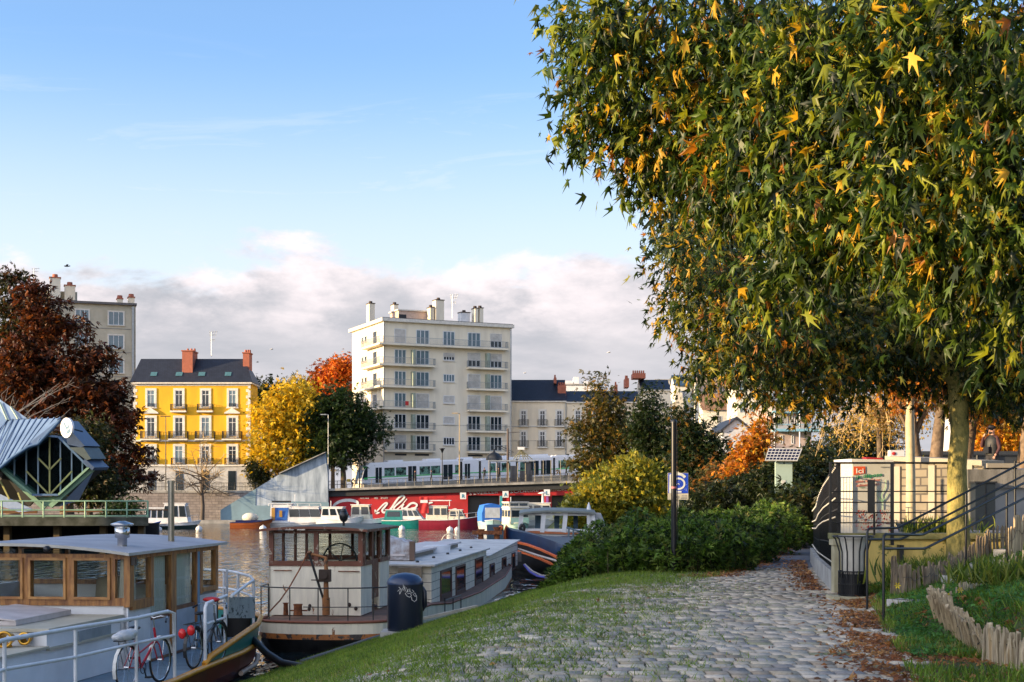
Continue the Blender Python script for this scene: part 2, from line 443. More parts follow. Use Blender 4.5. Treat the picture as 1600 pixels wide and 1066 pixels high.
# ------------------------------------------------------------------ terrain
def xw(y): return interp(y, [-40, 30, 36, 42, 50, 58, 66, 74, 85, 110, 200], [-16, -4.25, -2.75, -1.35, .2, 2.4, 4.5, 5.2, 3.2, 2.0, 5])
def xleft(y): return interp(y, [11, 20, 27.5, 34.6, 52, 75], [-9, -9, 3.6, 6.0, 10.4, 15.8])   # left side of the path beyond the hedge
def xr(y): return interp(y, [0, 12.7, 22.5, 29, 37, 75], [.8, 3.45, 5.55, 6.6, 8.0, 18.5])       # right edge of the path
def smin(a, b, k=.35):
    h = max(k-abs(a-b), 0)/k; return min(a, b)-h*h*k*.25
def ground_z(x, y):
    d = x-xw(y); z = smin(1.75, .29*d)
    z = max(z, -1.6)
    if y > 80 and d > 0: z += min(1, d/3)*interp(y, [80, 190], [0, 3.0])
    if y < 27 and x > xr(y):
        u = x-xr(y); u1 = interp(y, [9, 12, 13.2, 14, 16.8, 18.5, 20], [1.9, 1.62, 1.42, 1.12, .72, .3, 0]); rise = interp(y, [12, 16.5, 18.5], [.5, .4, 0])
        z += (.03*min(u, u1)+(rise*min(1, (u-u1)/.25)+.27*(u-u1) if u > u1 else 0))*(1 if y < 25 else max(0, (27-y)/2))
    return z
def hrand(x, y): return math.sin(x*12.9898+y*78.233)*43758.5453 % 1
def grid(name, xs, ys, zf, m):
    mb = MB(); nx, ny = len(xs), len(ys)
    vs = [(x, y, zf(x, y)) for y in ys for x in xs]
    fs = [(j*nx+i, j*nx+i+1, (j+1)*nx+i+1, (j+1)*nx+i) for j in range(ny-1) for i in range(nx-1)]
    mb.add(vs, fs, 0, True); return mb.build(name, m)
def soilmat():
    m, nt_, b = newmat('soil_and_turf')
    c = ramp(nt_, noise(nt_, 1.5, 8, .7), [(.3, (.035, .04, .012)), (.5, (.05, .075, .015)), (.68, (.07, .06, .035))])
    nt_.links.new(c, b.inputs['Base Color']); b.inputs['Roughness'].default_value = .95
    addbump(nt_, b, noise(nt_, 12), .6, .05); return m
SOIL = soilmat()
xs = list(np.concatenate([np.arange(-20, 2, .4), np.arange(2, 9, .2), np.arange(9, 14, .4), np.arange(14, 60, 2), [80, 140, 400, 1500]]))
ys = list(np.concatenate([np.arange(-30, 8, 4), np.arange(8, 19, .2), np.arange(19, 60, .5), np.arange(60, 200.1, 4)]))
structure(grid('river_bank', xs, ys, ground_z, SOIL))
gr = MB().quad((-4000, -3000, -1.7), (4000, -3000, -1.7), (4000, 6000, -1.7), (-4000, 6000, -1.7)).build('ground', SOIL); structure(gr)
# water
m, nt_, b = newmat('river_water')
b.inputs['Base Color'].default_value = (.012, .022, .026, 1); b.inputs['Roughness'].default_value = .04; b.inputs['IOR'].default_value = 1.33
f1 = noise(nt_, 1.0, 3, .5, sc=(1.5, .42, 1)); f2 = noise(nt_, .3, 2, .5, sc=(1.3, .5, 1))
ad = nt_.nodes.new('ShaderNodeMath'); ad.operation = 'ADD'; nt_.links.new(f1, ad.inputs[0]); nt_.links.new(f2, ad.inputs[1])
addbump(nt_, b, ad.outputs[0], 1.0, .32)
structure(MB().quad((-400, -60, 0), (60, -60, 0), (60, 201, 0), (-400, 201, 0)).build('water', m))
# far bank land: one sheet, with the tramway ramp rising to the right
def deckz(x): return interp(x, [-26.2, 6.1, 60], [4.58, 5.95, 7.2])
ASPH = mat('asphalt', (.06, .06, .065), .9, col2=(.04, .04, .045), scale=1.5)
mb = MB()
mb.quad((-1500, 200.35, 4.55), (-25.5, 200.35, 4.55), (-25.5, 3000, 4.55), (-1500, 3000, 4.55))
structure(mb.build('far_bank_ground', mat('verge', (.07, .08, .04), .95)))
mb = MB()
X = [-25.5, -10, 6.1, 25, 60, 1500]
for a, c in zip(X[:-1], X[1:]): mb.quad((a, 200.4, deckz(a)), (c, 200.4, deckz(c)), (c, 3000, deckz(c)), (a, 3000, deckz(a)))
structure(mb.build('tram_road', ASPH))
# left bank (outside the frame to the left, carries the buildings that shade the foreground)
structure(MB().bx(-300, -40, -120, 84, -1.6, 2.1).build('left_bank_ground', ASPH))
# ------------------------------------------------------------------ far quay
ASHLAR = brickmat('ashlar_quay_stone', (.3, .26, .24), (.22, .19, .18), (.1, .09, .085), .9, .38, .9)
t = thing('quay_wall', 'pale ashlar stone quay wall below the yellow house', 'quay wall', (-60, 200.3, 0))
MB().bx(-120, -36.2, 200.0, 200.34, -1.5, 4.3).build('wall_face', ASHLAR, t, world=True)
MB().bx(-120, -36.2, 199.9, 200.8, 4.3, 4.6).build('coping', CONC, t, world=True)
structure(MB().bx(-60, -26, 196.5, 199.98, -1.5, .45).build('towpath', CONC))
def railing(name, label, a, b, z0a, z0b, h, n, m, bars=0, rail_r=.04, post_r=.04, cat='railing', group=None, mids=(.5,)):
    a = V(a); b = V(b); t_ = thing(name, label, cat, (a.x, a.y, z0a), 0, group)
    r = MB()
    for i in range(n+1):
        f = i/n; q = a.lerp(b, f); z = lerp(z0a, z0b, f); MB().tube([(q.x, q.y, z), (q.x, q.y, z+h)], post_r, 5).build('post', m, t_, world=True)
    for hh in (1.0,)+tuple(mids):
        r.tube([(a.x, a.y, z0a+h*hh), (b.x, b.y, z0b+h*hh)], rail_r, 5)
    r.build('rails', m, t_, world=True)
    if bars:
        k = MB()
        for i in range(bars+1):
            f = i/bars; q = a.lerp(b, f); z = lerp(z0a, z0b, f); k.obox((q.x, q.y, z+.08), (q.x, q.y, z+h), .03, .03, up=V((0, 1, 0)))
        k.build('bars', m, t_, world=True)
    return t_
railing('street_railing', 'dark iron railing along the street in front of the yellow house', (-52.5, 200.6, 0), (-36.3, 200.6, 0), 4.6, 4.6, 1.1, 10, DARK, 70)

# concrete wedge (ramp parapet) with blue painted lower part
t = thing('concrete_wedge_wall', 'stained sloping concrete wedge wall with blue painted lower part', 'wall', P(440, 812, 199))
Yw = 199.0
def Q(px, py, Y=Yw): return tuple(P(px, py, Y))
MB().prism([Q(345, 808), Q(345, 797), Q(437, 741), Q(508, 708.5), Q(512, 740), Q(513.5, 815), Q(345, 815)], (0, 1.2, 0)).build('wall_panel', CONCB, t, world=True)
BLUEW = mat('slate_blue_paint', (.17, .27, .33), .8, scale=.5)
MB().prism([Q(344.5, 816, 198.93), Q(344.5, 797, 198.93), Q(400, 763.5, 198.93), Q(399, 790, 198.93), Q(434, 790, 198.93), Q(440, 783, 198.93), Q(513.7, 785, 198.93), Q(513.7, 816, 198.93)], (0, .05, 0)).build('painted_base', BLUEW, t, world=True)
MB().obox(Q(437, 740), Q(509, 707), 1.4, .12).build('coping', CONC, t, world=True)

# viaduct: deck slab, recessed red wall with lettering, openings
t = thing('tram_viaduct', 'tram viaduct with grey deck edge over a red lettered wall', 'bridge', (-10, 200, 0))
mb = MB(); xa, xb = -26.2, 40
mb.prism([(xa, 199.3, deckz(xa)-.02), (xb, 199.3, deckz(xb)-.02), (xb, 199.3, deckz(xb)+.3), (xa, 199.3, deckz(xa)+.3)], (0, .9, 0))
mb.build('deck_edge', CONC, t, world=True)
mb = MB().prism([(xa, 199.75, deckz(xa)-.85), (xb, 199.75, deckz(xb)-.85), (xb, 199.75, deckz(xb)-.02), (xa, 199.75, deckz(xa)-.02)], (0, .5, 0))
mb.build('beam', mat('shadow_band_concrete', (.03, .032, .035), .9), t, world=True)  # near-black colour paints the shadow band under the deck overhang
REDW = mat('red_wall_paint', (.42, .012, .018), .75, col2=(.3, .01, .014), scale=.6)
yw = 200.28
mb = MB()
def rw(p0, p1, q0, q1, d=0.0):   # px range, py range (top, bottom)
    mb.prism([Q(p0, q1, yw), Q(p1, q1, yw), Q(p1, q0, yw), Q(p0, q0, yw)], (0, .5, 0))
rw(509, 731, 768, 822); rw(731, 900, 765, 774.2); rw(780, 796, 773, 822); rw(847, 862, 773, 822)
mb.build('red_wall', REDW, t, world=True)
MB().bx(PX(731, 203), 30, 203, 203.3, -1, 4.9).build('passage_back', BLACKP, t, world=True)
mb = MB().bx(PX(780.5, 200.2), PX(785, 200.2), 200.1, 200.27, 0, PZ(775, 200)).build('pillar_paint', mat('teal_paint', (.03, .3, .36), .7), t, world=True)
mb = MB().bx(PX(853, 200.2), PX(857, 200.2), 200.1, 200.27, 0, PZ(775, 200)).build('pillar_paint', mat('purple_paint', (.25, .08, .35), .7), t, world=True)
WPAINT = mat('white_mural_paint', (.75, .75, .74), .8)
def stroke(pts, w0=.35):
    """painted brush stroke: flat ribbon standing 2 cm proud of the wall"""
    s_ = 8.42; P2 = [V(P(510+x/s_, 755+y/s_, 200.2)) for x, y in pts]
    out = []
    for i in range(len(P2)-1):
        for k in range(6):
            f = k/6; a = P2[max(i-1, 0)]; b_ = P2[i]; c = P2[i+1]; d = P2[min(i+2, len(P2)-1)]
            out.append(.5*((2*b_)+(c-a)*f+(2*a-5*b_+4*c-d)*f*f+(3*b_-a-3*c+d)*f**3))
    out.append(P2[-1]); n = len(out); w0 *= .68; L_ = []; R_ = []
    for i, p in enumerate(out):
        d = (out[min(i+1, n-1)]-out[max(i-1, 0)]).normalized(); nn = V((-d.z, 0, d.x))
        ww = w0*(.45+.55*math.sin(math.pi*min(1, (i+1)/n*1.05))**.5)/2; L_.append(p+nn*ww); R_.append(p-nn*ww)
    for i in range(n-1):
        mbs.add([L_[i], L_[i+1], R_[i+1], R_[i]], [(0, 1, 2, 3)])
mbs = MB()
stroke([(70, 340), (120, 275), (200, 235), (310, 225), (395, 245), (410, 275), (370, 310)], .62)
stroke([(330, 320), (420, 295), (500, 290), (560, 300)], .4)
stroke([(640, 400), (700, 330), (770, 265), (800, 270), (770, 310), (735, 355), (750, 385), (800, 375), (850, 335), (900, 260), (950, 195), (1000, 165), (1025, 185), (990, 230), (920, 290), (885, 335), (920, 350), (990, 290), (1060, 205)], .42)
stroke([(640, 350), (655, 395), (700, 385)], .4)
stroke([(1020, 275), (990, 325), (1040, 330), (1100, 275), (1150, 262), (1190, 285), (1170, 320), (1110, 330)], .42)
stroke([(1300, 320), (1350, 265), (1400, 255)], .4)
stroke([(1590, 420), (1640, 365), (1690, 345), (1710, 355), (1690, 395), (1640, 425)], .42)
mbs.build('script_lettering', WPAINT, t, world=True)
def wtext(txt, px, py, hpx, wpx, Y=200.22, m=WPAINT, slope=.0, parent=t, name='lettering'):
    size = hpx*Y/F*1.35; o = P(px, py, Y)
    mb_ = text_mb(txt, size, lambda u, v, w_: (u, v, w_), thick=.003 if Y < 60 else .02, bold=size*.012 if hpx > 5 else 0)
    x1 = max(v[0] for v in mb_.v); sx = (wpx*Y/F)/x1
    mb_.v = [(o.x+u*sx, Y-w_, o.z+v+slope*u*sx) for u, v, w_ in mb_.v]
    return mb_.build(name, m, parent, world=True)
wtext('FLEURIR', 562.5, 779.6, 2.2, 14.5); wtext('MES', 584.5, 779.8, 2.6, 6); wtext('ENVIES', 595, 779.6, 2.6, 11)
wtext("S'EVEILLER", 733, 773.6, 4.6, 45.5, slope=.06); wtext('SOURIRE', 796.5, 770.9, 4.6, 46, slope=.06); wtext('RENDRE', 859.5, 768, 4.2, 26, slope=.06)
TEALP = mat('teal_letter', (.02, .22, .3), .6)
for ch, px, py in (('R', 723.5, 775), ('A', 789.8, 772.6), ('L', 854.6, 770)):
    s_ = thing('letter_sign', {'R': 'white square board with teal letter R on the red wall', 'A': 'white square board with teal letter A between two passage openings', 'L': 'white square board with teal letter L above the last pillar'}[ch], 'sign', P(px, py+5, 199.6), group='letter boards on the tram viaduct')
    c = P(px, py, 199.6); MB().bx(c.x-.43, c.x+.43, 199.6, 199.72, c.z-.46, c.z+.46).build('board', WHITE, s_, world=True)
    wtext(ch, px-2.4, py+3.0, 6.2, 5, 199.58, TEALP, parent=s_, name='letter')
railing('viaduct_railing', 'dark bar railing on the viaduct edge in front of the white tram', (-26, 199.7, 0), (30, 199.7, 0), deckz(-26)+.3, deckz(30)+.3, 1.05, 46, DARK, 300, .035, .035)

# ------------------------------------------------------------------ windows and balconies
def win(parent, x0, x1, z0, z1, y=0.0, n=2, glass=None, frame=None, surround=0.0, fr=.07, transom=False, smat=None, fn=None, label=None):
    """window on a facade whose outward normal is local -Y"""
    mb_ = MB(); g = glass or DKGLASS; f = frame or WHITE
    if surround:
        s_ = surround
        mb_.bx(x0-s_, x0, y-.1, y+.02, z0-s_*.4, z1+s_, 2); mb_.bx(x1, x1+s_, y-.1, y+.02, z0-s_*.4, z1+s_, 2)
        mb_.bx(x0, x1, y-.1, y+.02, z1, z1+s_, 2); mb_.bx(x0-s_*1.3, x1+s_*1.3, y-.2, y+.02, z0-s_*.8, z0-s_*.402, 2)
    mb_.bx(x0, x1, y-.02, y+.02, z0, z1, 0)
    for i in range(n+1):
        xx = lerp(x0+fr/2, x1-fr/2, i/n); mb_.bx(xx-fr/2, xx+fr/2, y-.06, y-.022, z0, z1, 1)
    xs_ = [lerp(x0+fr/2, x1-fr/2, i/n) for i in range(n+1)]
    for z in [z0, z1-fr]+([lerp(z0, z1, .72)] if transom else []):
        for i in range(n): mb_.bx(xs_[i]+fr/2, xs_[i+1]-fr/2, y-.058, y-.022, z, z+fr, 1)
    if fn: mb_.v = [fn(*p) for p in mb_.v]
    return mb_.build('window', [g, f, smat or TRIMW], parent, label)
def balc(parent, x0, x1, z, d=.9, h=1.0, y=0.0, bar=.14, fn=None, slab=None, m=None, thick=.16, panel=False):
    sb = MB().bx(x0, x1, y-d, y, z-thick, z)
    if fn: sb.v = [fn(*p) for p in sb.v]
    so_ = sb.build('balcony', slab or CONC, parent)
    r = MB()
    for p, q in (((x0+.04, y-.03), (x0+.04, y-d+.04)), ((x0+.04, y-d+.04), (x1-.04, y-d+.04)), ((x1-.04, y-d+.04), (x1-.04, y-.03))):
        ln = math.hypot(q[0]-p[0], q[1]-p[1]); nb = max(2, int(ln/bar))
        r.obox((p[0], p[1], z+h), (q[0], q[1], z+h), .05, .05); r.obox((p[0], p[1], z+.09), (q[0], q[1], z+.09), .04, .04)
        for i in range(nb+1):
            f = i/nb; r.obox((lerp(p[0], q[0], f), lerp(p[1], q[1], f), z), (lerp(p[0], q[0], f), lerp(p[1], q[1], f), z+h), .028, .028, up=V((0, 1, 0)))
    if fn: r.v = [fn(*p) for p in r.v]
    r.build('balcony_railing', m or DARK, so_)
    return so_
def facade(px0, py_ground, Y):
    s_ = Y/F; return lambda px: (px-px0)*s_, lambda py: (py_ground-py)*s_

# ---- yellow house
Y = 208; o = P(208.5, 768, Y); fx, fz = facade(208.5, 768, Y)
t = thing('yellow_house', 'bright yellow four-storey town house with slate roof and white quoins', 'house', o)
W = fx(391)
MB().bx(0, W, 0, 6, fz(727.5), fz(600)).build('wall', YELLOW, t)
base = MB().bx(-.12, W+.5, -.25, 6, -1.3, fz(727.5)).build('stone_base', mat('base_stone', (.5, .49, .47), .9, col2=(.3, .3, .3), scale=1.2), t)
MB().bx(-.35, W+.3, -.45, 6.2, fz(600), fz(597.6)).bx(-.1, W+.1, -.1, 0, fz(603), fz(600)).build('cornice', TRIMW, t)
MB().bx(-.1, W+.05, -.2, -.002, fz(690), fz(687.5)).bx(-.1, W+.4, -.42, -.26, fz(729), fz(726)).build('string_course', TRIMW, t)
zr, ze = fz(557.5), fz(597.6)
rf = MB(); y0, y1 = -.5, 6.4; x0, x1, xm0, xm1 = -.45, W+.4, fx(211.5), fx(377)
rf.add([(x0, y0, ze), (x1, y0, ze), (x1, y1, ze), (x0, y1, ze), (xm0, 3.2, zr), (xm1, 3.2, zr)], [(0, 1, 5, 4), (1, 2, 5), (2, 3, 4, 5), (3, 0, 4)])
rf = rf.build('roof', SLATE, t)
for a, c, top in ((282, 298.5, 545), (375.5, 385.5, 547)):
    ch = MB(); ch.bx(fx(a), fx(c), 1.0 if a < 300 else 2.0, 4.3, fz(583), fz(top+3)); ch.bx(fx(a)-.12, fx(c)+.12, 0.9 if a < 300 else 1.9, 4.4, fz(top+3), fz(top+1.2))
    for k in (0.25, .6, .9): ch.lathe((lerp(fx(a), fx(c), k), 3, fz(top+1.2)), [(.2, 0), (.14, .45)], 8)
    ch.build('chimney', TERRAC, rf)
for a, c in ((233.5, 243.5), (273, 283.5), (308.5, 319), (350, 360)):
    zz0, zz1 = fz(587), fz(580.5); yy = lambda z: y0+(z-ze)/(zr-ze)*(3.2-y0)
    MB().add([(fx(a), yy(zz0)-.12, zz0), (fx(c), yy(zz0)-.12, zz0), (fx(c), yy(zz1)-.12, zz1), (fx(a), yy(zz1)-.12, zz1)], [(0, 1, 2, 3)]).build('skylight', mat('skylight_glass', (.08, .18, .2), .15), rf)
cxs = (236, 279.8, 321.3, 363.3)
for r_, (top, bot) in enumerate(((610, 635.7), (652.5, 682), (697, 723))):
    for i, c in enumerate(cxs):
        w_ = 5.6 if r_ == 0 else 6.0
        if r_ == 2 and i == 2: c = 321
        win(t, fx(c-w_), fx(c+w_), fz(bot), fz(top), n=2, glass=(BLGLASS if (i+r_) % 3 == 0 else DKGLASS), surround=.3, transom=True)
for i, c in enumerate(cxs):
    if i in (1, 2): balc(t, fx(c-12.3), fx(c+12.3), fz(642), .7, .95, bar=.12, slab=TRIMW, thick=.25)
    else:
        MB().prism([(fx(c-12), -.35, fz(646.5)), (fx(c+12), -.35, fz(646.5)), (fx(c+12), -.35, fz(645)), (fx(c), -.35, fz(637.5)), (fx(c-12), -.35, fz(645))], (0, .34, 0)).build('pediment', TRIMW, t)
        balc(t, fx(c-5.5), fx(c+5.5), fz(636), .25, .5, bar=.12, slab=TRIMW, thick=.1)
    balc(t, fx(c-15), fx(c+15), fz(686), .9, 1.1, bar=.11, slab=TRIMW, thick=.22)
    balc(t, fx(c-12), fx(c+12), fz(727), .45, 1.05, bar=.11, slab=TRIMW, thick=.12)
for i in range(25):
    z = fz(727)+i*(fz(603)-fz(727))/25; h = (fz(603)-fz(727))/25
    wd = .62 if i % 2 else .34
    MB().bx(W-wd, W+.03, -.035, .3, z+.015, z+h-.015).build('quoin', TRIMW, t)
    MB().bx(-.03, wd-.05, -.035, .3, z+.015, z+h-.015).build('quoin', TRIMW, t)
for c in (238, 281, 321, 363):
    MB().bx(fx(c-6), fx(c+6), -.3, -.2, fz(766), fz(736)).build('ground_floor_opening', DKGLASS, base)
def antenna(px, ptop, pbase, Y, label, grp='television aerials on the roofs'):
    a = P(px, pbase, Y); b = P(px, ptop, Y); s_ = MB()
    s_.tube([a, b], .05, 5)
    for k, ln in ((.0, 1.0), (.12, .8), (.32, .6)):
        z = b.z-(b.z-a.z)*k-.05; s_.tube([(a.x-ln*.35, Y, z), (a.x+ln*.9, Y, z+.1)], .03, 4)
        for j in range(4): xx = a.x-ln*.3+j*ln*.36; s_.tube([(xx, Y, z-.2), (xx, Y, z+.25)], .018, 4)
    o_ = s_.build('rooftop_aerial', GALV, loc=tuple(a)); tag(o_, label, 'aerial', grp)
antenna(330.5, 519, 557.5, 213, 'thin television aerial on the yellow house roof')

# ---- grey apartment block on the left
Y = 226; o = P(212, 768, Y); fx, fz = facade(212, 768, Y); fx0 = fx; fx = lambda px: fx0(px)*.985
t = thing('grey_apartment_block', 'tall beige apartment block behind the rust-brown tree', 'building', o+V((fx(212)*0, 0, 0)), R(19))
MB().bx(fx(60), 0, 0, 12, -1.6, fz(478)).bx(fx(60), fx(124), 2, 10, fz(478)+.4, fz(458)).build('wall', mat('beige_render', (.5, .46, .36), .85, col2=(.36, .33, .25), scale=.3), t)
rf = MB().bx(fx(58), .15, -.5, 12.3, fz(478), fz(474.5)).build('roof', mat('roof_edge', (.14, .13, .13), .9), t)
for a, c, top, bot in ((82.5, 98.5, 440, 472), (104.5, 120.5, 451, 473), (184, 192.5, 468, 476), (201, 210.5, 465, 478)):
    cm = CREAMWALL if a < 100 else GREYWALL
    ch = MB().bx(fx(a), fx(c), .3, 1.8, fz(bot), fz(top)).build('chimney', cm, rf)
    MB().bx(fx(a)-.1, fx(c)+.1, .2, 1.9, fz(top), fz(top)+.15).lathe(((fx(a)+fx(c))/2, 1, fz(top)+.15), [(.45, 0), (.4, .5)], 10).build('chimney_cap', TERRAC, ch)
MB().bx(fx(206), fx(209.5), -.35, -.02, 0, fz(480)).build('drainpipe', GALV, t)
for top in (488.5, 525, 563, 603, 643, 683):
    win(t, fx(170.5), fx(193.5), fz(top+21), fz(top), n=3, glass=BLGLASS, surround=.15); win(t, fx(121), fx(141), fz(top+19), fz(top-1), n=3, glass=BLGLASS, surround=.15)
    MB().bx(fx(60), fx(205), -.06, -.01, fz(top+27), fz(top+26)).build('string_course', CONC, t)
antenna(53, 420, 458, 230, 'television aerial beside the chimneys of the grey block')

# ---- big apartment block
G0 = 4.6
c0 = V((PX(600, 215), 215, 3.0)); ang = math.atan2(.412, .911)
t = thing('apartment_block', 'large cream seven-storey apartment block with balconies behind the tram', 'building', c0, ang)
def tr_(px): r_ = (px-800)/F; return (r_*215-c0.x)/(.911-.412*r_)
def tl_(px): r_ = (px-800)/F; return (c0.x-r_*215)/(.443+.896*r_)     # distance along the left face
def zc(py): return EYE+(HZ-py)*215/F-3.0
LW, LR = tl_(545.5), tr_(797)
ZT = zc(497)-.5
MB().bx(0, LR, 0, LW, 0, ZT).build('wall', CREAMWALL, t)
rf = MB().bx(-.5, LR+.5, -.55, LW+.5, ZT, ZT+.5).bx(-.35, LR+.35, -.4, LW+.35, ZT+.5, ZT+.6, 1).build('roof', [TRIMW, mat('roof_felt', (.1, .09, .09), .9)], t)
zt = ZT+.6
def rbox(x0, x1, y0, y1, h, name, m, cap=None, par=None):
    b_ = MB().bx(x0, x1, y0, y1, zt, zt+h)
    if cap: b_.bx(x0-.2, x1+.2, y0-.2, y1+.2, zt+h, zt+h+.2, 1)
    return b_.build(name, [m, cap or m], par or rf)
rbox(tr_(640), tr_(688), 5, 9, 1.9, 'penthouse', mat('pinkish_render', (.6, .45, .36), .85), TRIMW)
MB().bx(tr_(640)+.02, tr_(652), 4.93, 4.99, zt+.7, zt+1.3).build('louvre', DARK, rf)
for x0, x1, y0, h, cm in ((-.0, .9, 7, 3.0, CREAMWALL), (tr_(647), tr_(654), 9.3, 3.4, GREYWALL), (tr_(684), tr_(690), 3.2, 2.4, GREYWALL), (tr_(692), tr_(705), 3, 3.6, CREAMWALL), (tr_(730), tr_(744), 2.5, 1.8, WHITE), (tr_(750), tr_(755), 2, 2.5, CREAMWALL), (tr_(757.5), tr_(763), 2, 2.6, CREAMWALL)):
    ch = rbox(x0, x1, y0, y0+1.4, h, 'chimney', cm)
    MB().bx(x0-.08, x1+.08, y0-.08, y0+1.48, zt+h, zt+h+.12).lathe(((x0+x1)/2, y0+.7, zt+h+.12), [(.32, 0), (.28, .35)], 8).build('chimney_cap', mat('dark_cap', (.07, .05, .04), .9), ch)
slabs = [zc(536.5), zc(568.8), zc(602.8), zc(637), zc(670.3), zc(703.5)]
A, B_, C_, D_, E_ = (616, 634.5), (650, 670.5), (692, 710.5), (730.5, 750.5), (765.8, 784)
sh_small = {0: None, 1: 'h', 2: None, 3: 's', 4: 's', 5: None}
kinds = [('s', 'b', 'b', 'b', 'h'), ('b', 'b', 'h', 'h', 'h'), ('b', 'b', 'b', 's', 'b'), ('b', 's', 's', 's', 's'), ('d', 'd', 's', 'd', 'd'), ('h', 'd', 'd', 'd', 'd')]
def fw(px0, px1, z0, z1, kind, n=3):
    a, b_ = tr_(px0), tr_(px1)
    g = {'b': BLGLASS, 'd': DKGLASS, 'h': DKGLASS, 's': SHUT}[kind]
    w_ = win(t, a, b_, z0, z1, n=(1 if kind == 's' else n), glass=g, fr=.11)
    if kind == 'h': MB().bx(a+.05, b_-.05, -.1, -.065, lerp(z0, z1, .45), z1-.02).build('roller_shutter', SHUT, w_)
for i, z in enumerate(slabs):
    k = kinds[i]
    for j, (c, kk) in enumerate(zip((A, B_, C_, D_, E_), k)):
        if j == 2 and i > 0: fw(c[0]+.5, c[1]-.3, z+.95, z+2.15, kk, 4); MB().bx(tr_(c[0]), tr_(c[1]), -.18, -.02, z+.8, z+.92).build('window_sill', TRIMW, t)
        else: fw(c[0], c[1], z+.12, z+2.35, kk)
    wrap = i < 4
    if i == 0: balc(t, -1.1, tr_(790), z, 1.1, 1.0, slab=CREAMWALL, m=GALV, bar=.2, thick=.28)
    else:
        balc(t, -1.1 if wrap else 0, tr_(677), z, 1.1, 1.0, slab=CREAMWALL, m=GALV, bar=.2, thick=.28)
        balc(t, tr_(729), tr_(789.5), z, 1.1, 1.0, slab=CREAMWALL, m=GALV, bar=.2, thick=.28)
    for px in (644, 760):
        if i: MB().bx(tr_(px-2.2), tr_(px+1.8), -1.0, -.03, z+.02, z+2.3).build('balcony_divider', mat('greenish_panel', (.3, .36, .3), .7), t)
    # left face: local -X is outward
    def fl(x, y, z_): return (y, -x+0, z_)
    flip = lambda x, y, z_: (y, x, z_)
    if wrap:
        sb = MB().bx(-1.1, -.002, .002, tl_(571), z-.28, z).build('balcony', CREAMWALL, t)
        r_ = MB(); ly = tl_(571)
        r_.obox((-1.06, -1.0, z+1), (-1.06, ly-.04, z+1), .05, .05); r_.obox((-1.06, ly-.04, z+1), (-.03, ly-.04, z+1), .05, .05)
        n_ = int(ly/.2)
        for q in range(n_+1): r_.obox((-1.06, q*(ly-.04)/n_, z), (-1.06, q*(ly-.04)/n_, z+1), .028, .028, up=V((0, 1, 0)))
        for q in range(5): r_.obox((-1.06+q*.22, ly-.04, z), (-1.06+q*.22, ly-.04, z+1), .028, .028, up=V((0, 1, 0)))
        r_.build('balcony_railing', GALV, sb)
    win(t, tl_(588), tl_(581.5), z+.12, z+2.3, n=1, fn=flip, glass=DKGLASS)
    win(t, tl_(571), tl_(567.5), z+1.1, z+2.0, n=1, fn=flip, glass=DKGLASS, surround=.12)
    win(t, tl_(565), tl_(562), z+1.1, z+2.0, n=1, fn=flip, glass=DKGLASS, surround=.12)
for px0, px1 in ((617, 635), (648, 670), (731, 754)): MB().bx(tr_(px0), tr_(px1), -.05, -.01, zc(711.5), zc(708.5)).build('vent_grille', DARK, t)
MB().tube([(-.06, -.06, 0), (-.06, -.06, ZT)], .09, 6).tube([(LR+.1, -.1, 0), (LR+.1, -.1, ZT)], .1, 6).build('drainpipe', GALV, t)
MB().bx(tr_(629.5), tr_(634.5), -1.17, -1.12, slabs[3]+.35, slabs[3]+1.0).build('red_banner', REDP, t)
antenna(707, 461, 497, 221, 'tall thin aerial beside the apartment block chimneys')

# ---- row houses right of it
def rowhouse(px0, px1, ridge, eave, Y, label, wcols=(), depth=9, chim=(), grp='slate-roofed row houses by the tram', wallm=None, right_gable=False, chimpx=()):
    o_ = P(px0, 768, Y); fx, fz = facade(px0, 768, Y); W = fx(px1)
    h = thing('row_house', label, 'house', o_, 0, grp)
    MB().bx(0, W, 0, depth, -1, fz(eave+2)).build('wall', wallm or GREYWALL, h)
    MB().bx(-.05, W+.05, -.3, depth+.3, fz(eave+2), fz(eave)).build('cornice', TRIMW, h); MB().bx(0, W, -.08, -.002, fz(667.5), fz(665.5)).build('string_course', TRIMW, h)
    zr, ze = fz(ridge), fz(eave)
    rf_ = MB().add([(0, -.35, ze), (W, -.35, ze), (W, depth/2, zr), (0, depth/2, zr), (0, depth, ze), (W, depth, ze)], [(0, 1, 2, 3), (3, 2, 5, 4)])
    rf_.add([(0, -.35, ze), (0, depth/2, zr), (0, depth, ze)], [(0, 1, 2)], 1); rf_.add([(W, -.35, ze), (W, depth/2, zr), (W, depth, ze)], [(0, 2, 1)], 1)
    rf_ = rf_.build('roof', [SLATE, CREAMWALL], h)
    for c in wcols:
        for top, bot in ((642, 665), (674.5, 698)):
            win(h, fx(c-4), fx(c+4), fz(bot), fz(top), n=2, transom=True, surround=.25); balc(h, fx(c-7.8), fx(c+7.8), fz(bot+.5), .5, 1.0, bar=.12, slab=TRIMW, thick=.2)
    for a, c, top, bot in chimpx:
        ch = MB(); ch.bx(fx(a), fx(c), depth*.15, depth*.55, fz(bot), fz(top))
        nn = max(1, int((c-a)/4)); 
        ch.build('chimney', TERRAC, rf_)
        pt = MB()
        for k in range(nn+1): pt.lathe((lerp(fx(a)+.2, fx(c)-.2, k/max(nn, 1)), depth*.35, fz(top)), [(.16, 0), (.12, .6)], 7)
        pt.build('chimney_pots', TERRAC, rf_)
    return h, fx, fz, rf_
h, fx, fz, rf_ = rowhouse(797.8, 884.5, 590, 626.5, 228, 'cream row house with three window columns beside the apartment block', (818, 847.5, 874), chimpx=((866, 870, 589, 598), (872, 885, 601, 624)))
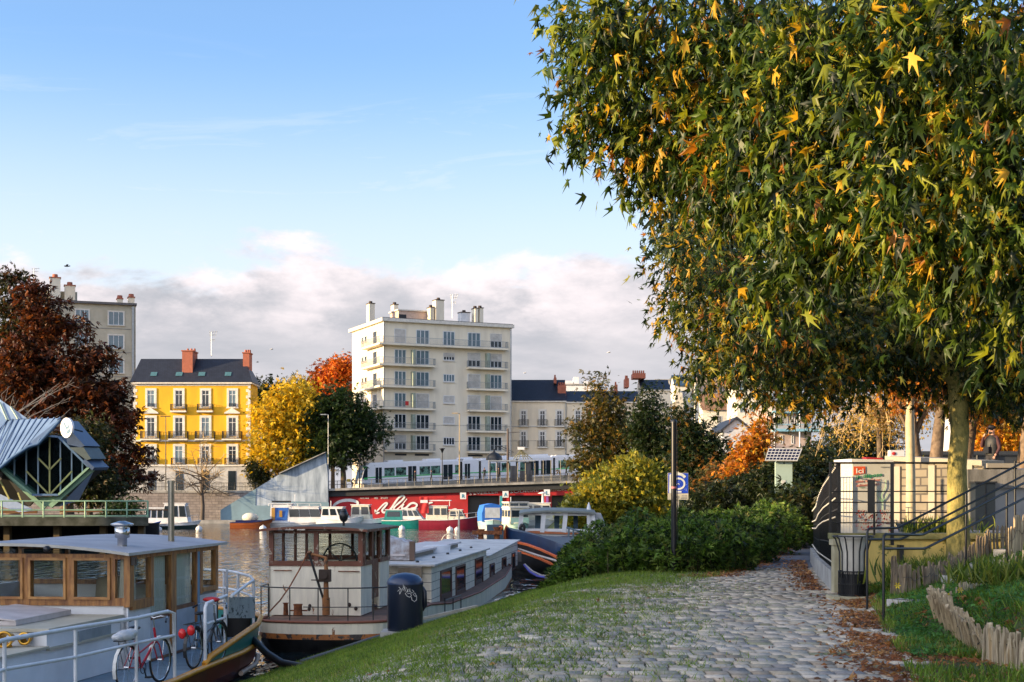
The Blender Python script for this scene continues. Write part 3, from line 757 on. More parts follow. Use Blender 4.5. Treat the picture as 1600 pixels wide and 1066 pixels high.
MB().prism([(fx(840), 1.2, fz(621)), (fx(845.5), 1.2, fz(620)), (fx(845.5), 1.7, fz(617.5)), (fx(840), 1.7, fz(618))], (0, -.1, .1)).build('skylight', WHITE, rf_)
MB().tube([(fx(884.3), -.12, -1), (fx(884.3), -.12, fz(630))], .1, 6).build('drainpipe', GALV, h)
rowhouse(884.8, 1000, 608, 628, 228, 'cream row house with a lower dark roof half hidden by trees', (903, 930), chimpx=((962, 966, 600, 612),))
rowhouse(1001, 1048, 590, 609, 236, 'pale house with brown gable and tall chimney pots', (1020,), wallm=CREAMWALL, chimpx=((978, 984, 590, 604), (990, 1010, 582, 590)))
# white flat-roofed blocks behind the roofs
def block(px0, px1, top, Y, label, m=None, bits=(), name='white_block', floors=0, zb=770, depth=10, grp='white modern blocks behind the roofs', cols=0, g=None):
    o_ = P(px0, zb, Y); fx, fz = facade(px0, zb, Y); b_ = thing(name, label, 'building', o_, 0, grp)
    MB().bx(0, fx(px1), 0, depth, -2, fz(top)).build('wall', m or WHITE, b_)
    MB().bx(-.15, fx(px1)+.15, -.2, depth+.2, fz(top), fz(top)+.25).build('roof', CONC, b_)
    for a, c, tp in bits: MB().bx(fx(a), fx(c), 1.5, 5, fz(top)+.25, fz(tp)).build('roof_housing', m or WHITE, b_)
    for i in range(floors):
        for j in range(cols):
            w0 = fx(px1)/cols; zz = fz(top)-2.6-i*3.1; win(b_, (j+.22)*w0, (j+.78)*w0, zz, zz+1.6, n=2, glass=g or BLGLASS)
    return b_, fx, fz
block(875, 935, 602, 262, 'white flat-roofed block with stepped roof housings behind the slate roofs', bits=((878, 896, 594), (897, 905, 588), (912, 922, 595)), floors=2, cols=5)
block(1024, 1046, 595, 250, 'cream gable building behind the dark trees', m=CREAMWALL, floors=2, cols=2, name='cream_house')
def gable(px0, px1, eave, apex, Y, label, wall, roofm, depth=12, zb=770, name='gabled_house', wins=()):
    """house whose gable end faces the camera"""
    o_ = P(px0, zb, Y); fx, fz = facade(px0, zb, Y); g = thing(name, label, 'house', o_, 0, 'gabled houses behind the path'); W = fx(px1)
    MB().prism([(0, 0, -2), (W, 0, -2), (W, 0, fz(eave)), (W/2, 0, fz(apex)), (0, 0, fz(eave))], (0, depth, 0)).build('wall', wall, g)
    r_ = MB(); e = .3; k = (fz(apex)-fz(eave))/(W/2)
    for s_ in (-1, 1):
        xe = W/2+s_*(W/2+e); r_.prism([(W/2, -e, fz(apex)+.02), (xe, -e, fz(eave)-k*e+.02), (xe, -e, fz(eave)-k*e+.27), (W/2, -e, fz(apex)+.27)], (0, depth+2*e, 0))
    r_.build('roof', roofm, g)
    for a, c, tp, bt in wins: win(g, fx(a), fx(c), fz(bt), fz(tp), n=2)
    return g, fx, fz
def sideroof(px0, px1, ridge, eave, Y, label, wall, roofm, wins=(), zb=770, gx=14, bl=False):
    o_ = P(px0, zb, Y); fx, fz = facade(px0, zb, Y); g = thing('hillside_house', label, 'house', o_, 0, 'houses rising behind the park trees'); W = fx(px1)
    MB().bx(0, W, 0, 9, -2, fz(eave)).add([(0, 0, fz(eave)), (0, 9, fz(eave)), (0, 4.5, fz(ridge))], [(0, 2, 1)]).build('wall', wall, g)
    MB().add([(-.2, -.4, fz(eave)), (W+.2, -.4, fz(eave)), (W-fx(px0+gx*.4), 4.5, fz(ridge)), (-.2, 4.5, fz(ridge)), (-.2, 9.4, fz(eave)), (W+.2, 9.4, fz(eave))], [(0, 1, 2, 3), (3, 2, 5, 4), (1, 5, 2)]).build('roof', roofm, g)
    for a, c, tp, bt in wins: win(g, fx(a), fx(c), fz(bt), fz(tp), n=2)
    return g, fx, fz
SLB = mat('blue_slate', (.03, .07, .12), .5, scale=2); TILE = brickmat('tile_orange', (.36, .2, .11), (.3, .16, .09), (.18, .09, .05), .4, .3)
WARMW = mat('warm_white_render', (.7, .66, .56), .85)
sideroof(1055, 1102, 583, 603, 262, 'cream house with blue slate roof above the dark trees', WARMW, SLB, wins=((1066, 1070, 612, 622), (1080, 1084, 612, 622)))
sideroof(1092, 1152, 585, 612, 245, 'pinkish house with brown roof partly behind the plane tree leaves', WARMW, mat('brown_roof', (.4, .28, .2), .8), wins=((1098, 1106, 618, 632),))
sideroof(1098, 1152, 612, 641, 225, 'house with orange tiled roof and pale walls', WARMW, TILE, wins=((1143, 1150, 646, 655), (1120, 1127, 650, 662)))
gable(1130, 1172, 672, 655, 150, 'small grey gabled house behind the orange shrub', mat('pale_grey_render', (.5, .52, .55), .8), SLATE, name='small_gabled_house')
block(1152, 1200, 585, 210, 'tall white block with bluish windows behind the plane tree leaves', m=WARMW, floors=6, cols=3, grp=None) if False else block(1152, 1206, 585, 210, 'tall white block with bluish windows behind the plane tree leaves', m=WARMW, floors=6, cols=3)
# house with blue balcony
b_, fx, fz = block(1206, 1268, 632, 140, 'pinkish block with long pale blue balcony', m=mat('pink_render', (.45, .36, .34), .85), name='balcony_block', floors=0)
BLB = mat('pale_blue_balcony', (.2, .42, .55), .6)
MB().bx(0, fx(1280), -1.2, 0, fz(675), fz(671)).bx(0, fx(1280), -1.3, 0, fz(646.5), fz(643)).build('balcony', BLB, b_)
r_ = MB(); r_.obox((0, -1.15, fz(664)), (fx(1280), -1.15, fz(664)), .06, .06)
for i in range(60): r_.obox((i*.085, -1.15, fz(671)), (i*.085, -1.15, fz(664)), .02, .02, up=V((0, 1, 0)))
r_.build('balcony_railing', BLB, b_)
MB().tube([(fx(1207), -1.1, fz(740)), (fx(1207), -1.1, fz(643))], .07, 6).tube([(fx(1246), -1.1, fz(740)), (fx(1246), -1.1, fz(643))], .07, 6).build('balcony_posts', WHITE, b_)
for a in (1213, 1219.5, 1226, 1234, 1241): win(b_, fx(a), fx(a+4.2), fz(664), fz(650), n=1)
for a in (1219, 1236): win(b_, fx(a), fx(a+4), fz(694), fz(680), n=1)
# far right modern white building
b_, fx, fz = block(1518, 1640, 600, 120, 'white modern building with long balconies at the right edge', name='modern_building', floors=0, bits=((1560, 1600, 592),))
for k, y_ in enumerate((612, 634, 656, 678)):
    MB().bx(-1, fx(1566), -1.5, 0, fz(y_+4), fz(y_)).build('balcony', WHITE, b_)
    MB().bx(fx(1525), fx(1562), -.05, -.01, fz(y_+19), fz(y_+6)).build('window_band', DKGLASS, b_)
    for a in (1575, 1588): win(b_, fx(a), fx(a+8), fz(y_+16), fz(y_+5), n=2)
# ------------------------------------------------------------------ tram
def tramY(px): return lerp(204, 222, (px-565)/340)
tY0 = tramY(565); a0 = P(565, 761.5, tY0); a1 = P(905, 744.5, tramY(905))
dx = a1-a0; trz = math.atan2(dx.y, dx.x); TL = math.hypot(dx.x, dx.y); slope = dx.z/TL
t = thing('tram', 'long white tram with green trim crossing the viaduct', 'tram', a0, trz)
def tfn(x, y, z): return (x, y, z+slope*x)
def tb(name, boxes, mats, par=None):
    mb_ = MB()
    for b in boxes: mb_.bx(*b)
    nv = [tfn(*p) for p in mb_.v]; mb_.v = nv
    return mb_.build(name, mats, par or t)
BX = TL/340      # metres per photo px along the tram
TW = mat('tram_white', (.8, .82, .86), .3, col2=(.74, .76, .8))
TG = mat('tram_green', (.03, .5, .12), .35)
secs = [(9, 147), (151, 176), (180, 235), (239, 296), (300, 345)]
for i, (p0, p1) in enumerate(secs):
    x0, x1 = p0*BX, p1*BX
    b_ = tb('car_body', [(x0, x1, 0, 2.4, .35, 3.25, 0), (x0+.3, x1-.3, .15, 2.25, 3.25, 3.5, 0), (x0, x1, -.03, -.004, 1.28, 1.42, 1)], [TW, TG])
    if i: tb('gangway', [(x0-4*BX, x0, .15, 2.25, .45, 3.1, 0)], [DARK])
mb_ = MB()   # rounded glazed nose at the left end
x9 = 9*BX
pr = [(0.0, .5), (-.0, 1.2), (.35, 2.4), (.75, 3.1), (x9, 3.25), (x9, .4)]
mb_.prism([(x, 0.0, z) for x, z in pr], (0, 2.4, 0)); mb_.v = [tfn(*p) for p in mb_.v]; nose = mb_.build('cab', TW, t)
mb_ = MB().prism([(x, -.03, z) for x, z in ((.12, 1.2), (.42, 2.35), (.75, 2.95), (x9-.05, 2.95), (x9-.05, 1.2))], (0, .03, 0)).prism([(-.03, .1, 1.25), (-.03, 2.3, 1.25), (.32, 2.3, 2.4), (.32, .1, 2.4)], (-.02, 0, 0.01)); mb_.v = [tfn(*p) for p in mb_.v]; mb_.build('cab_window', DKGLASS, nose)
tb('green_corner', [(x9-.6, x9-.05, -.05, -.031, 1.1, 1.35, 0), (x9-.75, x9-.1, -.05, -.031, 2.75, 3.0, 0)], [TG], nose)
LIME = mat('tram_interior_light', (.16, .32, .26), .15, col2=(.02, .03, .03), scale=1.6, lo=.42, hi=.6)
for p0, p1 in ((33, 48), (50, 65), (85, 101), (102, 116), (139, 146), (193, 202), (212, 226), (242, 252), (305, 322), (326, 340)):
    tb('window', [(p0*BX, p1*BX, -.025, 0, 1.45, 2.65, 0)], [LIME])
for p0, p1 in ((20, 29), (68, 80), (121, 135), (154, 162), (205, 210), (256, 272), (276, 292)):
    d_ = tb('door', [(p0*BX, (p0+p1)/2*BX-.05, -.05, -.02, .55, 2.75, 0), ((p0+p1)/2*BX+.05, p1*BX, -.05, -.02, .55, 2.75, 0)], [DKGLASS])
for p0, p1 in ((40, 62), (98, 118), (150, 168), (205, 225), (245, 290)):
    tb('roof_unit', [(p0*BX, p1*BX, .4, 2.0, 3.5, 3.75, 0)], [TW])
mb_ = MB(); xq = 232*BX
for y_ in (.6, 1.8): mb_.tube([(xq-1.6, y_, 3.5), (xq+.3, y_, 4.2), (xq-1.9, y_, 5.2)], .05, 5)
mb_.tube([(xq-1.9, .2, 5.22), (xq-1.9, 2.2, 5.22)], .05, 5); mb_.v = [tfn(*p) for p in mb_.v]; mb_.build('pantograph', DARK, t)
# overhead wires and masts
MB().tube([P(390, 690, 207), P(560, 692, 207), P(720, 690, 209), P(905, 688, 214)], .025, 4).tube([P(390, 655, 208), P(640, 664, 208), P(905, 668, 214)], .02, 4).build('overhead_wire', DARK)
tag(bpy.data.objects['overhead_wire'], 'thin overhead tram wires strung above the viaduct', 'wire')
def lamp(px, ptop, pbase, Y, label, style, grp='street lamps along the tram line', r=.07, m=None):
    b = P(px, pbase, Y); z1 = PZ(ptop, Y)-b.z; l = thing('street_lamp', label, 'street lamp', b, 0, grp)
    MB().tube([(0, 0, 0), (0, 0, z1)], [r*1.3, r*.8], 8).build('pole', m or DARK, l)
    if style == 'double': MB().bx(-.75, -.15, -.15, .15, z1-.02, z1+.1).bx(-.08, .65, -.15, .15, z1-.02, z1+.1).build('lamp_head', DARK, l)
    elif style == 'side': MB().bx(-1.1, -.25, -.15, .15, z1-.05, z1+.08).tube([(-.3, 0, z1), (0, 0, z1)], .05, 5).build('lamp_head', m or GALV, l)
    elif style == 'cup': MB().lathe((0, 0, z1), [(.05, -.5), (.3, .1), (.42, .12), (.42, .2), (.1, .25)], 12).build('lamp_head', DARK, l)
    elif style == 'mast': MB().tube([(0, 0, z1-.6), (1.8, 0, z1-.5)], .04, 5).build('bracket', m or DARK, l)
    return l
TANP = mat('tan_pole', (.4, .3, .16), .6)
lamp(259, 651, 766, 202, 'tall thin black double-headed lamp in front of the yellow house', 'double')
lamp(513, 648, 758, 201, 'tall street lamp right of the concrete wedge', 'side', m=GALV)
lamp(718, 646, 756, 202, 'tall tan lamp with a flat head in front of the apartment block', 'side', m=TANP)
lamp(691, 703, 757, 201, 'short lamp with a small cup head beside the tram', 'cup')
lamp(562, 712, 762, 201, 'short lamp at the left end of the tram', 'cup')
for px, tp, lab in ((435, 673, 'dark wire mast standing left of the pair'), (443, 669, 'dark wire mast standing right of the pair'), (793.5, 670, 'dark brown wire mast beside the right edge of the apartment block')):
    l = lamp(px, tp, 770, 206, lab, 'mast' if px > 500 else 'none', grp='dark wire masts', r=.16, m=mat('brown_mast', (.06, .035, .03), .6)); l['category'] = 'mast'; l.name = 'wire_mast'

# hut with dark gabled roof behind wedge
t = thing('garden_pavilion', 'small hut with dark hipped roof behind the concrete wedge', 'hut', P(470, 765, 206))
MB().bx(PX(452, 206), PX(487, 206), 206, 209, 4.4, PZ(735, 206)).build('wall', mat('hut_wall', (.2, .2, .2), .7), t, world=True)
a, b, c, d = P(440, 729, 205), P(494, 725, 205), P(471, 706, 207.5), P(476, 700, 207.5)
MB().add([P(446, 731, 205), P(496, 729, 205), P(496, 729, 210), P(446, 731, 210), P(474, 702, 207)], [(0, 1, 4), (1, 2, 4), (2, 3, 4), (3, 0, 4)]).build('roof', SLATE, t, world=True)
MB().bx(PX(455, 206), PX(462, 206), 205.9, 205.99, 4.7, PZ(738, 206)).bx(PX(471, 206), PX(479, 206), 205.9, 205.99, PZ(750, 206), PZ(738, 206)).build('window', BLGLASS, t, world=True)
# tram stop: canopy, dark panels, gable shaped sculpture with lamp
t = thing('tram_stop', 'glazed tram stop shelter with dark panels in front of the tram', 'shelter', P(790, 755, 201))
zg = deckz(-1)+.3
mb_ = MB()
for px in (764, 776, 795, 809, 821, 836, 849, 861, 876): mb_.tube([(PX(px, 201), 201, zg), (PX(px, 201), 201, PZ(719, 201))], .05, 5)
mb_.build('posts', DARK, t, world=True)
MB().bx(PX(764, 201), PX(836, 201), 200.6, 202.4, PZ(721, 201), PZ(719.5, 201)).build('canopy', GALV, t, world=True)
MB().bx(PX(797, 201.3), PX(808, 201.3), 201.2, 201.3, zg, PZ(728, 201)).bx(PX(812, 201.3), PX(832, 201.3), 201.2, 201.3, zg, PZ(735, 201)).bx(PX(821, 201.3), PX(830, 201.3), 201.25, 201.35, PZ(735, 201), PZ(722, 201)).build('panel', mat('dark_blue_panel', (.02, .025, .04), .3), t, world=True)
t = thing('roof_sculpture', 'open metal house-shaped frame with a lamp at its peak above the tram stop', 'sculpture', P(818, 722, 203))
mb_ = MB(); c = P(814, 703, 203)
for px in (802, 806, 810, 818, 822, 826, 832): mb_.tube([c, P(px, 718, 203)], .06, 4)
for k, (y0_, y1_) in enumerate(((709, 13), (713, 16))): mb_.tube([P(814-y1_*.5, y0_, 203), P(814+y1_*.7, y0_, 203)], .05, 4)
mb_.build('frame', mat('olive_frame', (.16, .16, .1), .6), t, world=True)
MB().bx(c.x-.5, c.x+.5, 202.6, 203.4, c.z, c.z+.4).build('lamp', WHITE, t, world=True)
t = thing('kiosk_dome', 'small dark arched iron kiosk roof in front of the apartment block', 'kiosk', P(772, 718, 204))
mb_ = MB().lathe(tuple(P(772, 719, 204)), [(1.2, 0), (1.1, .5), (.7, .9), (.2, 1.15), (.08, 1.6)], 10).build('roof', DARK, t, world=True)
MB().tube([P(766, 719, 204), P(766, 752, 204)], .06, 5).tube([P(778, 719, 204), P(778, 752, 204)], .06, 5).build('posts', DARK, t, world=True)

# ------------------------------------------------------------------ small people on the far side (tiny in the picture)
def skinfig(name, joints, edges, mats, parent=None, loc=None, sub=1):
    """one continuous skinned body: joints {name: (x,y,z,r)}"""
    keys = list(joints); me = bpy.data.meshes.new(name)
    me.from_pydata([joints[k][:3] for k in keys], [(keys.index(a), keys.index(b)) for a, b in edges], []); me.update()
    o_ = bpy.data.objects.new(name, me); COL.objects.link(o_)
    sk = o_.modifiers.new('skin', 'SKIN'); sk.use_smooth_shade = True
    for i, k in enumerate(keys):
        me.skin_vertices[0].data[i].radius = (joints[k][3], joints[k][4] if len(joints[k]) > 4 else joints[k][3])
    me.skin_vertices[0].data[0].use_root = True
    o_.modifiers.new('sub', 'SUBSURF').levels = sub; o_.modifiers['sub'].render_levels = sub
    dg = bpy.context.evaluated_depsgraph_get(); m2 = bpy.data.meshes.new_from_object(o_.evaluated_get(dg))
    bpy.data.objects.remove(o_); bpy.data.meshes.remove(me)
    m2.name = name; o2 = bpy.data.objects.new(name, m2); COL.objects.link(o2)
    for mm in mats: m2.materials.append(mm)
    if parent is not None: o2.parent = parent; WM[o2.name] = WM[parent.name]
    return o2
SKIN = mat('skin', (.5, .27, .18), .5); HAIR = mat('dark_hair', (.02, .012, .01), .7)
def walker(px, pfeet, Y, label, rz=0, coat=(.015, .015, .02), legs=(.02, .02, .03), grp='people walking on the viaduct', h=1.72, stride=.16, bag=None):
    b = P(px, pfeet, Y); t_ = thing('person', label, 'person', b, rz, grp); s = h/1.72
    J = {'pelvis': (0, 0, .95, .14, .1), 'belly': (0, 0, 1.12, .14, .1), 'chest': (0, 0, 1.32, .17, .11), 'neck': (0, 0, 1.47, .06), 'head0': (.01, 0, 1.56, .085), 'head': (.02, 0, 1.66, .09),
         'shl': (0, .17, 1.4, .065), 'ell': (-.05, .24, 1.12, .05), 'hal': (.05, .25, .88, .035), 'shr': (0, -.17, 1.4, .065), 'elr': (.02, -.24, 1.12, .05), 'har': (.12, -.24, .9, .035),
         'hil': (0, .09, .88, .1), 'knl': (.12, .09, .5, .065), 'anl': (.0+stride, .09, .08, .045), 'tol': (.16+stride, .09, .04, .035),
         'hir': (0, -.09, .88, .1), 'knr': (-.02, -.09, .5, .065), 'anr': (-stride*1.3, -.09, .1, .045), 'tor': (-stride*1.3+.14, -.09, .04, .035)}
    J = {k: tuple(c*s for c in v) for k, v in J.items()}
    E = [('pelvis', 'belly'), ('belly', 'chest'), ('chest', 'neck'), ('neck', 'head0'), ('head0', 'head'), ('chest', 'shl'), ('shl', 'ell'), ('ell', 'hal'), ('chest', 'shr'), ('shr', 'elr'), ('elr', 'har'), ('pelvis', 'hil'), ('hil', 'knl'), ('knl', 'anl'), ('anl', 'tol'), ('pelvis', 'hir'), ('hir', 'knr'), ('knr', 'anr'), ('anr', 'tor')]
    bd = skinfig('body', J, E, [SKIN, mat('coat_%.3f_%.3f' % coat[:2], coat, .8), mat('trousers_%.3f' % legs[0], legs, .8)], t_)
    for p_ in bd.data.polygons:
        z = p_.center.z/s; p_.material_index = 0 if z > 1.5 or (z < .92 and abs(p_.center.y) > .2*s) else (1 if z > .8 else 2)
    MB().ell((0, 0, 1.7*s), (.1*s, .095*s, .09*s), 10, 8).build('hair', HAIR, t_)
    if bag: MB().bx(-.2, .1, -.42, -.26, .7, 1.0).build('bag', mat('bag_red', bag, .7), t_)
    return t_
walker(648.5, 754, 202.2, 'person in black walking in front of the second tram doors', 0)
walker(674, 753.6, 202.2, 'person in dark coat on the viaduct near the middle of the tram', R(180), coat=(.02, .02, .05))
walker(757, 750.2, 201.6, 'person in dark clothes standing left of the tram stop', R(90))
walker(779, 749.6, 202, 'person sitting out the wait under the tram stop canopy', R(200), coat=(.03, .02, .02)) 
walker(885, 744, 202, 'person in dark clothes near the right end of the tram', R(180), coat=(.02, .03, .02))
walker(1322.5, 812, 95, 'distant person in dark jacket and blue jeans on the path behind the compost bin', R(250), coat=(.02, .02, .025), legs=(.03, .05, .1), grp='walkers far off')
def bicycle(name, label, loc, rz, frame, extra=(), group=None, cat='bicycle', lean=0.0, fender=None, scale=1.0, lowres=False):
    """rear wheel at x=0, front wheel at x=1.08, wheels resting on z=0"""
    b = thing(name, label, cat, loc, rz, group)
    if lean: b.rotation_euler = (lean, 0, rz)
    n = 10 if lowres else 28; rr = .345; FR = mat('frame_'+name+'_%.2f' % frame[0], frame, .35)
    TY = mat('tyre_rubber', (.012, .012, .012), .8)
    for cx in (0, 1.08):
        w_ = MB().tube([(cx+rr*math.cos(2*math.pi*k/n), 0, .35+rr*math.sin(2*math.pi*k/n)) for k in range(n)], .018, 6, closed=True).build('wheel', TY, b)
        sp_ = MB().tube([(cx+.32*math.cos(2*math.pi*k/n), 0, .35+.32*math.sin(2*math.pi*k/n)) for k in range(n)], .009, 5, closed=True)
        sp_.tube([(cx, -.04, .35), (cx, .04, .35)], .025, 8)
        if not lowres:
            for k in range(18): a = 2*math.pi*k/18; sp_.tube([(cx, .03*(-1)**k, .35), (cx+.32*math.cos(a+.15), 0, .35+.32*math.sin(a+.15))], .002, 3)
        sp_.build('rim', STEEL, w_)
    f = MB(); bbx = (.44, 0, .3); seat = (.3, 0, .82); head = (.88, 0, .85); headl = (.93, 0, .68)
    f.tube([(.44, 0, .3), (.29, 0, .8)], .017, 8).tube([(.44, 0, .3), headl], .021, 8).tube([(.87, 0, .88), headl], .02, 8)
    f.tube([(.36, 0, .52), headl], .014, 8) if fender is not None else f.tube([(.3, 0, .76), (.88, 0, .84)], .016, 8)
    for y_ in (-.05, .05):
        f.tube([(0, y_, .35), (.3, y_*.4, .74)], .009, 6).tube([(0, y_, .35), (.44, y_*.5, .3)], .01, 6).tube([headl, (.95, y_, .6), (1.08, y_, .35)], .012, 6)
    f.build('frame', FR, b)
    MB().tube([(.29, 0, .8), (.27, 0, .9)], .013, 6).ell((.24, 0, .93), (.14, .08, .035), 10, 6).build('saddle', BLACKP, b)
    hb = MB().tube([(.87, 0, .88), (.85, 0, 1.02)], .012, 6).tube([(.7, .3, 1.0), (.84, .24, 1.06), (.9, .1, 1.06), (.87, 0, 1.03), (.9, -.1, 1.06), (.84, -.24, 1.06), (.7, -.3, 1.0)], .012, 6).build('handlebar', STEEL, b)
    MB().tube([(.66, .31, .99), (.77, .27, 1.03)], .017, 6).tube([(.66, -.31, .99), (.77, -.27, 1.03)], .017, 6).build('grip', BLACKP, hb)
    ck = MB().tube([(.44+.09*math.cos(2*math.pi*k/14), -.04, .3+.09*math.sin(2*math.pi*k/14)) for k in range(14)], .008, 4, closed=True)
    ck.tube([(.44, -.05, .3), (.5, -.06, .15)], .012, 6).tube([(.44, .05, .3), (.38, .06, .45)], .012, 6).bx(.45, .55, -.14, -.06, .135, .16).bx(.33, .43, .06, .14, .44, .465)
    ck.build('crank', DARK, b)
    if fender is not None:
        for cx, a0_, a1_ in ((0, 20, 200), (1.08, 10, 175)):
            pts = [(cx+.385*math.cos(R(lerp(a0_, a1_, k/10))), 0, .35+.385*math.sin(R(lerp(a0_, a1_, k/10)))) for k in range(11)]
            fm = MB()
            for i in range(10): fm.obox(pts[i], pts[i+1], .055, .006, up=V((pts[i][0]-cx, 0, pts[i][2]-.35)))
            fm.build('mudguard', fender, b)
        MB().bx(-.28, .2, -.07, -.055, .765, .78).bx(-.28, .2, .055, .07, .765, .78).bx(-.28, -.27, -.055, .055, .765, .78).bx(-.1, -.09, -.055, .055, .765, .78).tube([(-.15, -.06, .77), (0, -.06, .36)], .006, 4).tube([(-.15, .06, .77), (0, .06, .36)], .006, 4).build('luggage_rack', DARK, b)
    return b
# cyclist with yellow bag on the left end of viaduct
cb = P(546, 763.5, 201.2)
bicycle('bicycle', 'dark bicycle ridden past the left end of the tram', cb, 0, (.02, .02, .02), lowres=True)
cy = thing('person', 'cyclist in black crouched over the handlebars with a yellow bag', 'person', cb)
J = {'pelvis': (.22, 0, 1.0, .13, .12), 'belly': (.35, 0, 1.15, .13, .12), 'chest': (.52, 0, 1.3, .15, .14), 'neck': (.62, 0, 1.42, .06), 'head': (.7, 0, 1.54, .11), 'shl': (.55, .17, 1.33, .07), 'ell': (.66, .24, 1.15, .05), 'hal': (.78, .25, 1.06, .04), 'shr': (.55, -.17, 1.33, .07), 'elr': (.66, -.24, 1.15, .05), 'har': (.78, -.25, 1.06, .04), 'knl': (.56, .1, .78, .07), 'anl': (.42, .1, .45, .05), 'tol': (.54, .1, .43, .04), 'knr': (.5, -.1, .62, .07), 'anr': (.44, -.1, .2, .05), 'tor': (.56, -.1, .17, .04)}
skinfig('body', J, [('pelvis', 'belly'), ('belly', 'chest'), ('chest', 'neck'), ('neck', 'head'), ('chest', 'shl'), ('shl', 'ell'), ('ell', 'hal'), ('chest', 'shr'), ('shr', 'elr'), ('elr', 'har'), ('pelvis', 'knl'), ('knl', 'anl'), ('anl', 'tol'), ('pelvis', 'knr'), ('knr', 'anr'), ('anr', 'tor')], [mat('black_clothes', (.012, .012, .016), .8)], cy)
MB().bx(-.35, .15, -.22, .22, .95, 1.35).build('courier_bag', mat('yellow_bag', (.6, .4, .02), .7), cy)

# ------------------------------------------------------------------ moored boats
def boat(label, px, pwl, Y, L_, B_, fb, rz, cols, group='boats moored below the viaduct', sheer=.35, cat='boat', name='moored_boat', stripe=True, transom=.75):
    b = P(px, pwl, Y); b.z = 0; t_ = thing(name, label, cat, b, rz, group); t_.scale = (1.14, 1.1, 1.28)
    n = 12; rings = [[], []]; low = []; up = []; dk = []
    for i in range(n+1):
        f = i/n; x = -L_/2+f*L_
        hb = B_/2*(transom+(1-transom)*min(1, f*3))*(1 if f < .55 else max(.02, math.cos((f-.55)/.45*math.pi/2)**.7))
        z = fb+sheer*max(0, (f-.35)/.65)**1.8
        rake = .25*max(0, (f-.8)/.2)
        low.append([(x-rake*1.4, s*q*hb, zz) for s, q, zz in ((-1, .78, -.25), (-1, .9, .12), (-1, .96, z*.55))])
        up.append([(x-rake*.8, -.96*hb, z*.55), (x, -hb, z)])
        dk.append((x, hb, z))
    def mir(q): return [(x, -y, z) for x, y, z in q]
    mb_ = MB(); mb_.loft(low, 0); mb_.loft([mir(q)[::-1] for q in low], 0); mb_.loft(up, 1); mb_.loft([mir(q)[::-1] for q in up], 1)
    mb_.loft([[(x, y, z-.03), (x, -y, z-.03)] for x, y, z in dk], 2, smooth=False)
    q = low[0]+up[0][1:]
    mb_.add(low[0]+[up[0][1]]+mir([up[0][1]])+mir(low[0])[::-1], [tuple(range(8))], 1)
    h_ = mb_.build('hull', cols, t_)
    r_ = MB(); r_.tube([(x, -abs(y), z) for x, y, z in dk], .04, 5).tube([(x, abs(y), z) for x, y, z in dk], .04, 5); r_.build('gunwale', cols[2], t_)
    return t_
def cabin(t_, x0, x1, w, z0, z1, nw, m=None, slf=.35, slb=.1, g=None, roofm=None, wz=(.35, .88), fr=.12, name='cabin', over=.12, front=True, tumble=.12):
    a = [(x0, -w/2, z0), (x1, -w/2, z0), (x1, w/2, z0), (x0, w/2, z0)]; w2 = w/2-tumble
    b = [(x0+slb, -w2, z1), (x1-slf, -w2, z1), (x1-slf, w2, z1), (x0+slb, w2, z1)]
    c_ = MB().add(a+b, [(0, 1, 5, 4), (1, 2, 6, 5), (2, 3, 7, 6), (3, 0, 4, 7), (4, 5, 6, 7)]).build(name, m or WHITE, t_)
    MB().bx(x0+slb-over, x1-slf+over, -w2-.05, w2+.05, z1, z1+.07).build('roof', roofm or WHITE, c_)
    h = z1-z0
    def side(u, v, s): # u along 0..1, v up 0..1
        return V((lerp(lerp(x0, x1, u), lerp(x0+slb, x1-slf, u), v), s*(lerp(w/2, w2, v)+.015), lerp(z0, z1, v)))
    for s in (-1, 1):
        for i in range(nw):
            u0 = (i+fr)/nw; u1 = (i+1-fr)/nw
            MB().prism([side(u0, wz[0], s), side(u1, wz[0], s), side(u1, wz[1], s), side(u0, wz[1], s)], (0, s*.015, 0)).build('window', g or DKGLASS, c_)
    if front:
        for k in range(2):
            y0_, y1_ = (-w2+.12, -.05) if k == 0 else (.05, w2-.12)
            for xa_, xb_, dd in ((x1, x1-slf, .02), (x0, x0+slb, -.02)):
                MB().prism([(lerp(xa_, xb_, v)+dd, y, lerp(z0, z1, v)) for y, v in ((y0_, wz[0]), (y1_, wz[0]), (y1_, wz[1]), (y0_, wz[1]))], (dd, 0, 0)).build('window', g or DKGLASS, c_)
    return c_
def rail_on(t_, pts, h, m=None, r=.02, posts=True, name='railing'):
    mb_ = MB(); mb_.tube([(x, y, z+h) for x, y, z in pts], r, 5)
    for x, y, z in pts: mb_.tube([(x, y, z), (x, y, z+h)], r, 5)
    return mb_.build(name, m or STEEL, t_)
def mast(t_, x, z0, z1, m=None): return MB().tube([(x, 0, z0), (x, 0, z1)], .035, 6).build('mast', m or WHITE, t_)
NAVY = mat('navy_paint', (.01, .015, .09), .3); TEALH = mat('teal_hull', (.01, .2, .19), .3); MAROON = mat('maroon_paint', (.2, .012, .03), .35)
DKG = mat('dark_green_hull', (.01, .03, .03), .4); MAHOG = mat('mahogany', (.25, .07, .02), .3, sc=(.5, 6, 6)); MINT = mat('mint_paint', (.4, .62, .5), .45)
GREYH = mat('grey_hull', (.45, .48, .5), .4)
